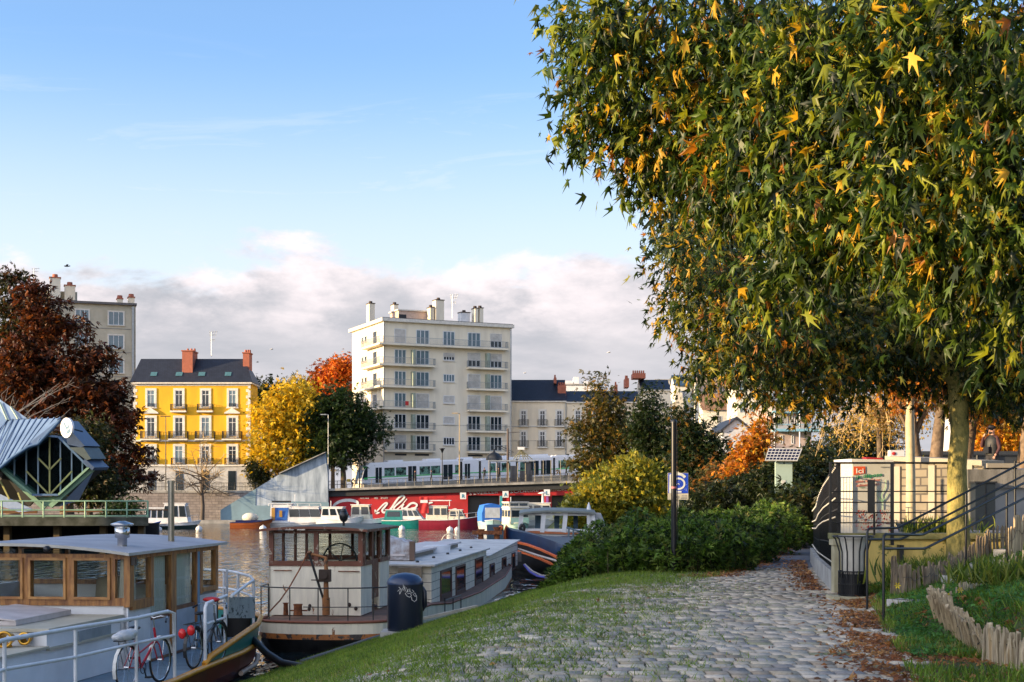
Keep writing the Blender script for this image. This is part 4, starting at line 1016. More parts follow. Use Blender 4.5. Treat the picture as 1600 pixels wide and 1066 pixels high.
# 1 white cabin launch beside the pavilion deck
t = boat('white cabin launch with dark hull moored right of the green-railed deck', 270, 826, 160, 5.6, 2, .5, R(0), [DKG, WHITE, WHITE], group='boats at the far quay', sheer=.25)
cabin(t, -2.6, -.2, 1.8, .55, 1.85, 4, slf=.05, slb=.05); cabin(t, -.9, 1.7, 1.8, .6, 2.25, 3, slf=.35, slb=.25, fr=.1, wz=(.3, .88)); rail_on(t, [(1.6, -.8, .65), (2.1, -.6, .7), (2.6, -.2, .75)], .5)
t = boat('low blue rowing boat under the end of the green-railed deck', 224, 828, 158, 3.4, 1.4, .35, R(5), [BLUEP, BLUEP, BLUEP], group='boats at the far quay'); MB().prism([(-1.5, -.6, .33), (1.2, -.5, .4), (1.2, .5, .4), (-1.5, .6, .33)], (0, 0, .1)).build('cover', BLUEP, t)
# 2 varnished launch
t = boat('small varnished wooden launch with white canvas cover by the blue wall', 394, 825, 166, 4.4, 1.7, .5, R(0), [MAHOG, MAHOG, NAVY], group='boats at the far quay'); MB().ell((-.2, 0, .95), (.85, .6, .45), 14, 8).build('canvas_cover', CREAM, t); MB().prism([(-1.6, -.65, .5), (1.0, -.6, .5), (1.0, .6, .5), (-1.6, .65, .5)], (0, 0, .22)).build('coaming', NAVY, t)
# 3 blue and white houseboat
t = boat('white houseboat with a blue cabin end and open white frame sides', 467, 823, 168, 7.0, 2.4, .45, R(2), [WHITE, WHITE, WHITE], sheer=.1)
c_ = cabin(t, -2.9, -.9, 2.2, .5, 2.2, 1, m=WHITE, slf=-.25, slb=.1, g=BLUEP, wz=(.1, .8), front=False); MB().bx(-2.7, -2.35, -1.14, -1.1, .7, 1.85).bx(-1.9, -1.6, -1.16, -1.12, 1.0, 1.6).build('ochre_panel', mat('ochre', (.4, .22, .04), .6), c_)
c_ = cabin(t, -.85, 2.6, 2.2, .5, 1.95, 3, slf=.5, slb=-.1, wz=(.35, .85), fr=.02); mast(t, -.4, 2.0, 3.1); MB().bx(-2.7, -.9, -.8, .8, 2.35, 2.5).build('solar_panel', DARK, t)
rail_on(t, [(-3, -1.1, 2.0), (-1, -1.1, 2.0), (0, -1.1, 2.0), (1.2, -1.1, 2.0), (2.4, -1.1, 2.0)], .22, WHITE)
# 4 white cruiser
t = boat('white motor cruiser with dark side windows behind the black ball lamp', 532, 825, 165, 4.8, 2, .75, R(-6), [WHITE, WHITE, WHITE])
cabin(t, -1.9, 1.0, 1.7, .8, 1.9, 3, slf=.7, slb=.15); mast(t, -1.0, 1.9, 2.5)
# 5 white and navy
t = boat('small white pilot-house boat with navy hull and rope V at the bow', 578, 825, 166, 4.4, 1.9, .75, R(-4), [NAVY, WHITE, WHITE], sheer=.3)
cabin(t, -1.9, .2, 1.6, .8, 2.1, 2, slf=.25, slb=.1, m=CREAM); 
# 6 teal boat
t = boat('teal-hulled motor boat with white canopy roof', 638, 826, 164, 5.3, 2.1, .7, R(-3), [TEALH, TEALH, WHITE], sheer=.35)
cabin(t, -2.4, -.5, 1.8, .75, 1.65, 1, slf=.1, slb=.2, m=TEALH); cabin(t, -.6, 1.6, 1.7, .8, 1.75, 3, slf=.8, slb=.1)
# 7 red trawler
t = boat('maroon-hulled cabin boat with cream wheelhouse and red flag awning', 705, 827, 160, 6.6, 2.3, .95, R(-2), [MAROON, MAROON, WHITE], sheer=.45); t.scale = (1.1, 1, 1.08)
cabin(t, -2.5, -.3, 1.9, 1.0, 2.4, 3, m=CREAM, slf=.1, slb=.05, wz=(.35, .85)); cabin(t, -.2, 1.6, 1.8, 1.0, 2.0, 2, slf=.5, slb=.1, m=CREAM)
MB().bx(-2.9, .0, -1, 1, 2.95, 3.05).tube([(-.1, -.9, 2.4), (-.1, -.9, 2.95)], .03, 5).tube([(-2.5, -.9, 1.0), (-2.5, -.9, 2.95)], .03, 5).build('awning', WHITE, t)
fl_ = MB()
pts = [[(-3.2+i*.12, -1.06-.05*math.sin(i*1.1+j*.6), 3.35-j*.28) for i in range(9)] for j in range(7)]
fl_.loft(pts, 0); fl_.bx(-3.2, -.6, -1.0, .4, 3.3, 3.42); fl_.build('red_flag', REDP, t); MB().bx(-3.1, -2.35, -1.12, -1.11, 2.75, 3.05).build('flag_band', WHITE, t)
rail_on(t, [(-.2, -1.1, 1.05), (.8, -1.1, 1.1), (1.7, -.9, 1.2), (2.6, -.5, 1.3), (3.2, -.1, 1.4)], .45, WHITE)
# 8 blue covered boat seen from bow/stern
t = boat('boat with a bright blue canvas cover and white screen facing the camera', 766, 829, 150, 3.8, 2.3, .75, R(-80), [GREYH, mat('grey_blue_hull', (.25, .42, .5), .4), GREYH], sheer=.2)
cv = MB(); cv.loft([[(x, -1.0, .8), (x, -1.02, 1.5), (x, -.8, 2.15), (x, 0, 2.3), (x, .8, 2.15), (x, 1.02, 1.5), (x, 1.0, .8)] for x in (-1.6, -.6, .6, 1.3)], 0, smooth=True, caps=True); cv = cv.build('canvas_cover', mat('blue_canvas', (.02, .16, .6), .8), t)
MB().bx(1.31, 1.34, -.72, .72, 1.1, 1.95).build('screen', mat('milky_screen', (.55, .6, .64), .4), cv)
# 9 mint and cream boat
t = boat('tall cream and mint houseboat with two-tier cabin', 806, 829, 145, 4.6, 2.4, .9, R(-75), [MINT, MINT, CREAM], sheer=.2); t.scale = (1, 1, .93)
c_ = cabin(t, -1.9, 1.6, 2.0, .9, 2.7, 3, m=CREAM, slf=.05, slb=.05, wz=(.45, .85), tumble=.02); cabin(t, -1.6, 1.2, 2.1, 2.75, 3.3, 3, m=CREAM, slf=.05, slb=.05, wz=(.3, .8), tumble=.02)
MB().bx(1.63, 1.66, -.95, .95, .95, 1.6).build('mint_panel', MINT, c_); mast(t, -2, .9, 3.9)
t = boat('low cream cabin boat behind the white cabin cruiser', 838, 829, 148, 5, 2.2, .9, R(0), [GREYH, WHITE, WHITE]); cabin(t, -2, 1.6, 1.9, .9, 2.3, 4, m=CREAM, slf=.4); MB().lathe((.6, 0, 2.3), [(.12, 0), (.1, .8), (.5, .82), (.1, .95)], 10).build('antenna', WHITE, t)
# 10 black tyre buoy & mooring buoys
def buoy(px, py, Y, r, label, m=None):
    b = P(px, py, Y); b.z = 0; o_ = MB().ell((b.x, b.y, r*.55), (r, r, r*.95), 14, 10).tube([(b.x, b.y, r*1.45), (b.x, b.y, r*1.7)], .05, 6).build('mooring_buoy', m or WHITE, loc=tuple(b)); tag(o_, label, 'buoy', 'round mooring buoys')
buoy(311, 824, 150, .36, 'white buoy right of the white cabin launch'); buoy(411, 822, 150, .4, 'white buoy right of the varnished launch'); buoy(249, 826, 150, .3, 'pale buoy left of the white cabin launch bow')
buoy(628, 824, 152, .36, 'white buoy in front of the teal boat'); buoy(703, 824, 146, .36, 'white buoy in front of the maroon boat'); buoy(714, 821, 150, .27, 'small pale buoy beside the maroon boat')
t = thing('whitewashed_mast', 'thin white mooring post with a hoop standing in the water before the maroon boat', 'post', (PX(717, 100), 100, 0))
MB().tube([(0, 0, -.5), (0, 0, 2.6)], .07, 7).build('post', CREAM, t); MB().tube([(-.65+.62*math.cos(a), 0, .75*math.sin(a)+.2) for a in [k*math.pi/10 for k in range(11)]], .04, 5).build('hoop', CREAM, t)

# ------------------------------------------------------------------ dark blue barge and the white cabin cruiser behind it
HB = mat('dark_blue_hull', (.008, .035, .10), .3, col2=(.005, .02, .06), scale=.8); ORG = mat('orange_stripe', (.75, .16, .04), .4); BLK = mat('black_hull', (.006, .006, .008), .45, col2=(.02, .02, .022))
t = thing('dark_blue_barge', 'dark blue barge with two orange stripes and orange stem', 'barge', (3, 63, 0))
top = [(790.5, 823, 68), (800, 829, 66.8), (823, 833, 65), (845, 839, 63.3), (865, 846, 61.6), (882, 853, 60.5), (900, 857, 60.2), (960, 857, 61)]
st = [(790.5, 845, 68), (800, 846, 66.8), (823, 851, 65), (845, 859, 63.3), (865, 868, 61.6), (883, 879, 60.5), (900, 882, 60.3), (960, 882, 61.2)]
ru = []; 
for (a, b_, y), (c, d, y2) in zip(top, st): ru.append([V(P(a, b_, y)), V(P((a+c)/2, (b_+d)/2, y-.12)), V(P(c, d, y2-.1))])
lo = []
for i, r_ in enumerate(ru):
    q = r_[2].copy(); q2 = q.copy(); q2.z = .35; q2.y += .45; q3 = q.copy(); q3.z = -.4; q3.y += 1.5; q3.x += .6; lo.append([q, q2, q3])
hb_ = MB().loft(ru, 0).loft(lo, 1)
far = [(3.0, 71), (5.5, 68), (9, 66)]
hb_.add([r_[0] for r_ in ru]+[V((9, 66, 1.2)), V((5, 69.5, 1.2)), V((1.5, 70, 1.6))], [tuple(range(11))], 2)
hb_.build('hull', [HB, BLK, mat('deck_grey', (.12, .13, .14), .7)], t, world=True)
for k, dz in enumerate((0, -.42)):
    MB().tube([r_[2]+V((0, -.04, dz)) for r_ in ru[(1 if k else 0):]], .07, 5).build('orange_stripe', ORG, t, world=True)
s0 = ru[0][0]; MB().prism([s0+V((-.35, -.1, -1.4)), s0+V((.1, -.1, -1.4)), s0+V((.32, -.1, -.9)), s0+V((.3, -.1, -.2)), s0+V((.0, -.1, .1)), s0+V((-.15, -.1, -.3))], (0, .35, 0)).build('stem', ORG, t, world=True)
bw = MB(); p_ = P(782, 838, 67.5); bw.bx(p_.x-.65, p_.x+.15, 67.2, 68, .4, p_.z+.55); bw.build('bow_plate', mat('grey_blue_plate', (.05, .1, .14), .5), t, world=True)
MB().ell((p_.x+.02, 67.15, p_.z+.4), (.12, .05, .12), 8, 6).build('hawse_eye', ORG, t, world=True)
c_ = P(768, 832, 66); MB().bx(c_.x-.9, c_.x+.5, 65.8, 66.2, c_.z-.1, c_.z+.08).lathe((c_.x-.5, 66, c_.z-.6), [(.16, 0), (.12, .6), (.2, .75)], 10).lathe((c_.x+.25, 66, c_.z-.6), [(.16, 0), (.12, .7), (.2, .85)], 10).build('windlass', RUST, t, world=True)
def rope(name, label, pts, r, m, grp='mooring ropes'):
    out = []; n = len(pts)
    for i in range(n-1):
        a, b = V(pts[i]), V(pts[i+1])
        for k in range(6): out.append(a.lerp(b, k/6)-V((0, 0, .0)))
    out.append(V(pts[-1])); o_ = MB().tube(out, r, 6).build(name, m); tag(o_, label, 'rope', grp); return o_
ROPE = mat('rope', (.5, .45, .4), .9, scale=20)
rope('mooring_rope', 'pale rope from the white houseboat cabin to the bank past the dark blue hull', [P(810, 858, 60), P(840, 868, 58.8), P(868, 876, 58), P(884, 881, 57.6)], .05, ROPE)
BROPE = mat('blue_rope', (.12, .12, .5), .9)
rope('mooring_rope', 'blue rope sagging from the old barge bow to the bank', [P(819, 883, 58), P(828, 894, 56.5), P(840, 900.5, 55.5), P(856, 903, 55), P(880, 903, 54.5)], .045, BROPE)
rope('mooring_rope', 'white rope lying beside the blue one at the old barge bow', [P(820, 882, 58), P(832, 893, 56.6), P(846, 899.5, 55.6), P(880, 900.5, 54.5)], .04, ROPE)
# white cabin cruiser
t = thing('cabin_cruiser', 'white cabin cruiser with canvas-covered stern and wide wheelhouse windows', 'boat', (PX(875, 72), 72, 0))
def Z(py, Y=72): return PZ(py, Y)
def xx(px, Y=72): return PX(px, Y)
MB().prism([(xx(812), 72, .2), (xx(945), 72, .2), (xx(945), 72, Z(835)), (xx(820), 72, Z(831))], (0, 3, 0)).build('hull', WHITE, t, world=True)
MB().prism([(xx(816), 71.9, Z(833)), (xx(905), 71.9, Z(835.5)), (xx(905), 71.9, Z(833)), (xx(835), 71.9, Z(829.5)), (xx(816), 71.9, Z(831))], (0, .1, 0)).build('rubbing_strake', mat('orange_brown', (.45, .14, .05), .5), t, world=True)
rf_ = MB(); rf_.loft([[(xx(p), 71.7, Z(q)), (xx(p)+.05, 73.4, Z(q)+.14), (xx(p), 75.2, Z(q))] for p, q in ((811, 802), (820, 800), (850, 797.5), (890, 798), (920, 799.5), (930, 801.5))]); rf_.loft([[(xx(p), 71.7, Z(q)-.1), (xx(p), 71.7, Z(q))] for p, q in ((811, 802), (820, 800), (850, 797.5), (890, 798), (920, 799.5), (930, 801.5))])
rf_.build('roof', mat('grey_green_roof', (.2, .22, .2), .6), t, world=True)
fm = MB()
for a, b in (((815, 802), (812, 832)), ((850, 800), (847, 832)), ((884, 800), (881, 832)), ((920, 802), (921, 834)), ((926, 803), (927, 834))): fm.obox(P(a[0], a[1], 72), P(b[0], b[1], 72), .22, .22)
for a, b in (((812, 828), (922, 829)), ((815, 803), (921, 804))): fm.obox(P(a[0], a[1], 72.02), P(b[0], b[1], 72.02), .12, .14)
fm.build('window_frame', WHITE, t, world=True)
for p0, p1 in ((815, 848), (850, 882), (884, 920)): MB().prism([P(p0, 829, 72.1), P(p1, 829, 72.1), P(p1, 803, 72.1), P(p0, 803, 72.1)], (0, .02, 0)).build('window', GLASS, t, world=True)
for p0, p1 in ((836, 845), (866, 874), (896, 903)): MB().prism([P(p0, 829, 73), P(p1, 829, 73), P(p1, 803, 73), P(p0, 803, 73)], (0, .05, 0)).build('curtain', BLUEP if False else mat('grey_blue_curtain', (.09, .14, .2), .8), t, world=True)
cs = MB().loft([[P(928, 801, 72), P(930, 801, 74.5)], [P(937, 802, 72), P(939, 802, 74.5)], [P(949, 829, 72), P(950, 829, 74.5)]]).add([P(928, 801, 72), P(938, 801.5, 72), P(949.5, 831, 72), P(928, 834, 72)], [(0, 1, 2, 3)])
cs.build('canvas_hood', mat('grey_canvas', (.42, .44, .46), .9, bump=.3, bscale=3), t, world=True)
sc_ = MB()
for i in range(7):
    a = 866+i*6; sc_.prism([P(a, 838, 71.93), P(a+6, 838, 71.93), P(a+6, 841, 71.93), P(a+3, 843.5, 71.93), P(a, 841, 71.93)], (0, .03, 0))
sc_.build('scalloped_awning', NAVY, t, world=True)
MB().prism([P(903, 836, 71.95), P(945, 834, 71.95), P(945, 862, 71.95), P(903, 862, 71.95)], (0, .04, 0)).build('side_panel', GREYH, t, world=True)
for a in (912, 921, 931): MB().prism([P(a, 853, 71.9), P(a+5, 853, 71.9), P(a+5, 842, 71.9), P(a, 842, 71.9)], (0, .04, 0)).build('window', DKGLASS, t, world=True)
r_ = MB()
for a, q in ((889, 826), (896, 828), (905, 833), (914, 834), (922, 836)): r_.tube([P(a, q, 70.5), P(a-1, 860, 70.5)], .05, 5)
r_.tube([P(885, 824, 70.5), P(897, 828, 70.5), P(924, 835, 70.5)], .05, 5); r_.build('gangway_rail', mat('blue_grey_rail', (.1, .16, .2), .5), t, world=True)
MB().lathe(tuple(P(920, 798.5, 73)), [(.14, 0), (.1, .2), (.02, .45)], 8).build('bell', WHITE, t, world=True)
MB().tube([P(816+.5*math.cos(k*.628)*6, 825+math.sin(k*.628)*5, 71.6) for k in range(10)], .09, 6, closed=True).build('fender', BLACKP, t, world=True)
# ================================================================== BARGE WITH THE WOODEN WHEELHOUSE (bottom left)
D1 = V((.1, 1, 0)).normalized(); S1 = V((1, -.1, 0)).normalized()
C1 = V((PX(200, 24), 24, 0))
def q1(a, s, z): p = C1+D1*a+S1*s; return V((p.x, p.y, z))
def a1(px, s=0):   # distance along the starboard wall at which the ray of px meets the plane s
    r_ = (px-800)/F; b = C1+S1*s; return (r_*b.y-b.x)/(D1.x-r_*D1.y)
def z1(py, a, s=0): return EYE-(py-HZ)*q1(a, s, 0).y/F
def s1(px, a=0):
    r_ = (px-800)/F; b = C1+D1*a; return (r_*b.y-b.x)/(S1.x-r_*S1.y)
t = thing('wheelhouse_barge', 'white liveaboard barge with varnished wooden wheelhouse and green and maroon stern', 'barge', (-8, 22, 0))
DZ = .5
# hull outline, starboard edge then stern then port
edge = [(-8.3, 9), (-7.5, 13), (-6.36, 17.5), (-5.75, 20), (-5.4, 22.3), (-5.28, 24.4), (-5.1, 26.5), (-5.1, 28), (-5.3, 29.4), (-5.9, 31), (-6.9, 32.3), (-8.1, 32.8), (-9.4, 32.2), (-10.3, 30.4), (-10.7, 27.5), (-11, 22), (-11.6, 16), (-12, 10), (-11.5, 7), (-10, 5)]
WHULL = mat('white_hull_paint', (.8, .81, .82), .45, scale=.8); GRB = mat('green_bulwark', (.02, .2, .17), .35, scale=1); YLINE = mat('yellow_ochre_line', (.75, .32, .02), .4); MAR = mat('maroon_hull', (.13, .008, .01), .35, col2=(.08, .005, .008), scale=1.2)
n = len(edge)
def ring(i): return edge[i % n]
hm = MB(); cen = V((-8.3, 20, 0))
def inn(i, k):
    x, y = ring(i); return (lerp(cen.x, x, k), lerp(cen.y, y, k) if y > 27 or y < 10 else y)
for i in range(n):
    j = (i+1) % n
    a = [(*inn(i, 1.0), DZ), (*inn(i, .99), .2), (*inn(i, .93), -.1), (*inn(i, .8), -.5)]
    b = [(*inn(j, 1.0), DZ), (*inn(j, .99), .2), (*inn(j, .93), -.1), (*inn(j, .8), -.5)]
    for k in range(3): hm.add([a[k], b[k], b[k+1], a[k+1]], [(0, 1, 2, 3)], 0, True)
hull_ = hm.build('hull', MAR, t, world=True)
MB().poly([(*ring(i), DZ-.01) for i in range(n)]).build('deck', mat('blue_grey_deck', (.2, .28, .34), .6, col2=(.13, .18, .22), scale=2), t, world=True)
MB().tube([(x+.02, y, DZ+.01) for x, y in edge[:15]], .05, 6).build('rubbing_line', YLINE, t, world=True)
bul = MB(); bi = list(range(5, 15)); btop = [.66, .86, .92, .93, .92, .9, .9, .9, .9, .9]
pa = [(*ring(i), DZ+.06) for i in bi]; pb = [(*inn(i, 1.012), z) for i, z in zip(bi, btop)]
bul.loft([[a, b] for a, b in zip(pa, pb)]); bul.loft([[(*inn(i, .985), DZ) , (*inn(i, .99), z)] for i, z in zip(bi, btop)]); bul.build('bulwark', GRB, t, world=True)
MB().tube([(ring(5)[0]-.02, ring(5)[1]-.15, DZ+.05)]+pb, .055, 6).build('bulwark_rail', YLINE, t, world=True)
MB().tube([(*inn(i, 1.0), .12) for i in range(6, 15)], .05, 6).build('lower_rubbing_line', mat('pale_line', (.55, .4, .3), .5), t, world=True)
# wheelhouse: lower walls, wooden frames, glass, roof
AE = a1(338.6); ZR = z1(866, 0); LWm = 4.2
wb = MB()
def wall(a0, a1_, s0, z0, z1_, th=.06, mb_=None, mi=0):
    (mb_ or wb).prism([q1(a0, s0, z0), q1(a1_, s0, z0), q1(a1_, s0, z1_), q1(a0, s0, z1_)], S1*-th, mi)
zs = z1(947, 0)
wall(0, a1(237), -.02, DZ, zs); wall(a1(311), AE, -.02, DZ, z1(925, AE)+.0)
wb.prism([q1(0, 0, DZ), q1(0, -LWm, DZ), q1(0, -LWm, zs), q1(0, 0, zs)], D1*.06); wb.prism([q1(0, -LWm, DZ), q1(AE, -LWm, DZ), q1(AE, -LWm, 1.7), q1(0, -LWm, 1.7)], S1*.06)
wb.prism([q1(AE, 0, DZ), q1(AE, -LWm, DZ), q1(AE, -LWm, 1.7), q1(AE, 0, 1.7)], D1*-.06)
wb.build('wheelhouse_wall', WHITE, t, world=True)
wd = MB()
def beam(p, q, w=.09, h=.09, mb_=None, mi=0): (mb_ or wd).obox(p, q, w, h, mi)
# front frames (facing the camera)
PXS = [(-60, -32), (-24, 34), (50, 101), (118, 170), (181, 195)]
zt, zb = z1(876, 0), z1(933, 0)
wd.prism([q1(-.03, .03, zs), q1(-.03, -LWm, zs), q1(-.03, -LWm, zb-.02), q1(-.03, .03, zb-.02)], D1*.1)
wd.prism([q1(-.03, .03, zt+.02), q1(-.03, -LWm, zt+.02), q1(-.03, -LWm, ZR), q1(-.03, .03, ZR)], D1*.1)
for p0, p1 in zip(PXS[:-1], PXS[1:]):
    sa, sb = s1(p0[1]), s1(p1[0]); wd.prism([q1(-.035, sa, zb-.019), q1(-.035, sb, zb-.019), q1(-.035, sb, zt+.019), q1(-.035, sa, zt+.019)], D1*.11)
wd.prism([q1(-.05, s1(195), zs-.02), q1(-.05, .05, zs-.02), q1(-.05, .05, ZR-.01), q1(-.05, s1(195), ZR-.01)], D1*.13)
# inner sash frames proud of posts
sash = MB()
for p0, p1 in PXS[1:4]:
    sa, sb = s1(p0), s1(p1); y_ = -.07; w_ = .045
    for u0, u1, v0, v1 in ((sa-w_, sb+w_, zb-w_, zb), (sa-w_, sb+w_, zt, zt+w_), (sa-w_, sa, zb, zt), (sb, sb+w_, zb, zt)):
        sash.prism([q1(y_, u0, v0), q1(y_, u1, v0), q1(y_, u1, v1), q1(y_, u0, v1)], D1*.033)
sash.build('window_sash', mat('light_varnish', (.5, .26, .08), .45, col2=(.25, .1, .03), scale=3), t, world=True)
# side frames
for p0, p1 in ((203.5, 206.5), (233, 237.5), (265, 273), (304.5, 306), (311, 314.5), (334.5, 338.6)):
    a_, b_ = a1(p0), a1(p1); top_ = ZR-.02; bot_ = zs if p1 < 238 else (DZ if p1 < 274 else 1.0)
    if p0 in (311, 334.5): bot_ = z1(922, AE)
    wd.prism([q1(a_, .035, bot_), q1(b_, .035, bot_), q1(b_, .035, top_), q1(a_, .035, top_)], S1*-.1)
for p0, p1, py0, py1 in ((203.5, 237, 936, 950), (314.5, 334.5, 916, 923)):
    a_, b_ = a1(p0), a1(p1); am = (a_+b_)/2
    wd.prism([q1(a_, .045, z1(py1, am)), q1(b_, .045, z1(py1, am)), q1(b_, .045, z1(py0, am)), q1(a_, .045, z1(py0, am))], S1*-.12)
wd.prism([q1(0.05, .03, ZR-.09), q1(AE, .03, ZR-.09), q1(AE, .03, ZR+.03), q1(0.05, .03, ZR+.03)], S1*-.1)
wd.prism([q1(AE, .03, 1.65), q1(AE, -LWm, 1.65), q1(AE, -LWm, 1.75), q1(AE, .03, 1.75)], D1*-.1).prism([q1(AE, .0, ZR-.09), q1(AE, -LWm, ZR-.09), q1(AE, -LWm, ZR+.03), q1(AE, .0, ZR+.03)], D1*-.1)
for s_ in (-1.1, -2.2, -3.2, -LWm): wd.prism([q1(AE, s_, 1.7), q1(AE, s_+.08, 1.7), q1(AE, s_+.08, ZR), q1(AE, s_, ZR)], D1*-.08)
wd.build('wheelhouse_frame', WOOD, t, world=True)
dr = MB()
DOORB = mat('door_brown', (.22, .1, .05), .5, col2=(.1, .04, .02))
for p0, p1, zl in ((237.5, 265, z1(966, a1(251))), (273, 304.5, z1(950, a1(289)))):
    a_, b_ = a1(p0), a1(p1); wall(a_, b_, .0, DZ+.05, zl, .05, dr); wall(a_, b_, .004, zl, zl+.07, .06, dr, 1); wall(a_, b_, .004, DZ, DZ+.05, .06, dr, 1)
wall(a1(306), a1(311), .02, DZ, ZR, .08, dr, 2)
dr.build('side_door', [mat('pale_blue_grey_panel', (.42, .48, .55), .5), DOORB, mat('blue_post', (.15, .3, .45), .5)], t, world=True)
gp = MB()
gp.prism([q1(0, .0, zb), q1(0, -LWm, zb), q1(0, -LWm, zt), q1(0, .0, zt)], D1*.006)
for p0, p1, py0, py1 in ((206.5, 233, 870, 936), (237.5, 265, 860, 962), (273, 304.5, 857, 950), (314.5, 334.5, 855, 916)):
    a_, b_ = a1(p0), a1(p1); am = (a_+b_)/2
    gp.prism([q1(a_, -.02, z1(py1, am)), q1(b_, -.02, z1(py1, am)), q1(b_, -.02, ZR-.1), q1(a_, -.02, ZR-.1)], S1*-.006)
gp.prism([q1(AE, 0, 1.75), q1(AE, -LWm, 1.75), q1(AE, -LWm, ZR), q1(AE, 0, ZR)], D1*-.006); gp.prism([q1(0, -LWm, 1.7), q1(AE, -LWm, 1.7), q1(AE, -LWm, ZR), q1(0, -LWm, ZR)], S1*.006)
gp.build('window_glass', GLASS, t, world=True)
CURT = mat('cream_curtain', (.66, .63, .52), .9, col2=(.5, .48, .4), scale=1)
cu_ = MB()
def curtain(a_, b_, z0, z1_, s0=-.1, amp=.035, f=26):
    k = int(abs(b_-a_)*f)+3; cu_.loft([[q1(lerp(a_, b_, i/k), s0+amp*math.sin(i*2.1), z0), q1(lerp(a_, b_, i/k), s0+amp*math.sin(i*2.1+.3), z1_)] for i in range(k+1)])
curtain(a1(238), a1(264), .7, ZR-.08); curtain(a1(274), a1(304), .7, ZR-.08); curtain(a1(209), a1(218), 1.5, ZR-.1); curtain(a1(315), a1(322), 1.4, ZR-.1)
k = 12; cu_.loft([[q1(.12+.03*math.sin(i*2), lerp(s1(181), s1(194), i/k), 1.55), q1(.12+.03*math.sin(i*2+.3), lerp(s1(184), s1(194), i/k), ZR-.1)] for i in range(k+1)])
cu_.build('curtain', CURT, t, world=True)
# interior: seat, floor, wheel
it = MB(); c_ = q1(1.6, s1(130)-.1, 1.0)
it.lathe((c_.x, c_.y, 1.0), [(.3, 0), (.33, .5), (.3, .95), (.15, 1.0)], 12); it.build('seat', mat('cream_upholstery', (.4, .34, .22), .8), t, world=True)
MB().prism([q1(.1, -.1, DZ+.02), q1(AE-.1, -.1, DZ+.02), q1(AE-.1, -LWm+.1, DZ+.02), q1(.1, -LWm+.1, DZ+.02)], (0, 0, .03)).prism([q1(.1, -.8, 1.2), q1(.6, -.8, 1.2), q1(.6, -LWm+.2, 1.2), q1(.1, -LWm+.2, 1.2)], (0, 0, .25)).build('interior', mat('dark_interior', (.06, .045, .03), .7), t, world=True)
# roof with camber
rm = MB(); cols = []
for i in range(13):
    s_ = lerp(.12, -LWm-.1, i/12); zz = ZR+.03+.16*(1-((i-6)/6)**2)
    cols.append([q1(-.28, s_, zz), q1(AE+.35, s_, zz+.02)])
rm.loft(cols); rm.loft([[c[1]-V((0, 0, .05)), c[0]-V((0, 0, .05))] for c in cols])
rm.loft([[c[0], c[0]-V((0, 0, .05))] for c in cols], 1, False); rm.loft([[c[1]-V((0, 0, .05)), c[1]] for c in cols], 1, False)
for e in (0, -1): rm.add([cols[e][0], cols[e][1], cols[e][1]-V((0, 0, .05)), cols[e][0]-V((0, 0, .05))], [(0, 1, 2, 3)], 1)
rm.build('wheelhouse_roof', [mat('grey_roof_paint', (.36, .36, .38), .55, col2=(.25, .25, .28), scale=1.4), mat('pale_edge', (.5, .48, .42), .6)], t, world=True)
p = P(191, 852, 25); p.z = ZR+.1
MB().lathe(tuple(p), [(.085, 0), (.085, .14), (.13, .16), (.13, .33), (.09, .34), (.2, .38), (.2, .4), (.05, .45)], 20).build('roof_vent', STEEL, t, world=True)
p = P(267.5, 835, 27.5); p.z = ZR+.1
MB().tube([p, p+V((0, 0, 1.18))], .062, 12).tube([p+V((0, 0, 1.15)), p+V((0, 0, 1.2))], .075, 12).build('chimney_flue', mat('aged_steel', (.36, .34, .28), .3, .8), t, world=True)
p = q1(.12, .06, z1(877, 0)); MB().bx(p.x-.05, p.x+.05, p.y-.12, p.y, p.z-.07, p.z+.07).build('side_lamp', BLACKP, t, world=True)
MB().ell(tuple(q1(-.3, -1.3, ZR+.09)), (.07, .07, .06), 8, 6).build('horn_lamp', BLACKP, t, world=True)
# coach roof (upper trunk) in front of the wheelhouse
tz = z1(955, a1(223)); A2 = a1(73, -.25)
tr = MB(); ZL = z1(1013, A2, -.25)
tr.prism([q1(A2, -.25, ZL), q1(0-.04, -.12, ZL), q1(-.04, -LWm, ZL), q1(A2, -LWm, ZL)], (0, 0, tz-ZL-.05))
tr.build('coach_roof', WHULL, t, world=True)
MB().prism([q1(A2-.06, -.19, tz-.05), q1(-.04, -.06, tz-.05), q1(-.04, -LWm, tz-.05), q1(A2-.06, -LWm, tz-.05)], (0, 0, .05)).build('coach_roof_top', mat('cream_deck', (.5, .46, .36), .6, col2=(.4, .37, .28), scale=2), t, world=True)
for s_, w_ in ((-.9, .95), (-2.2, 1.0)):
    MB().prism([q1(A2+.35, s_, tz+.005), q1(-.25, s_, tz+.005), q1(-.25, s_-w_, tz+.005), q1(A2+.35, s_-w_, tz+.005)], (0, 0, .07)).prism([q1(A2+.33, s_, tz+.07), q1(-.25, s_, tz+.07), q1(-.3, s_-w_, tz+.16), q1(A2+.35, s_-w_, tz+.16)], (0, 0, .025)).build('hatch', mat('pinkish_white', (.6, .54, .52), .5), t, world=True)
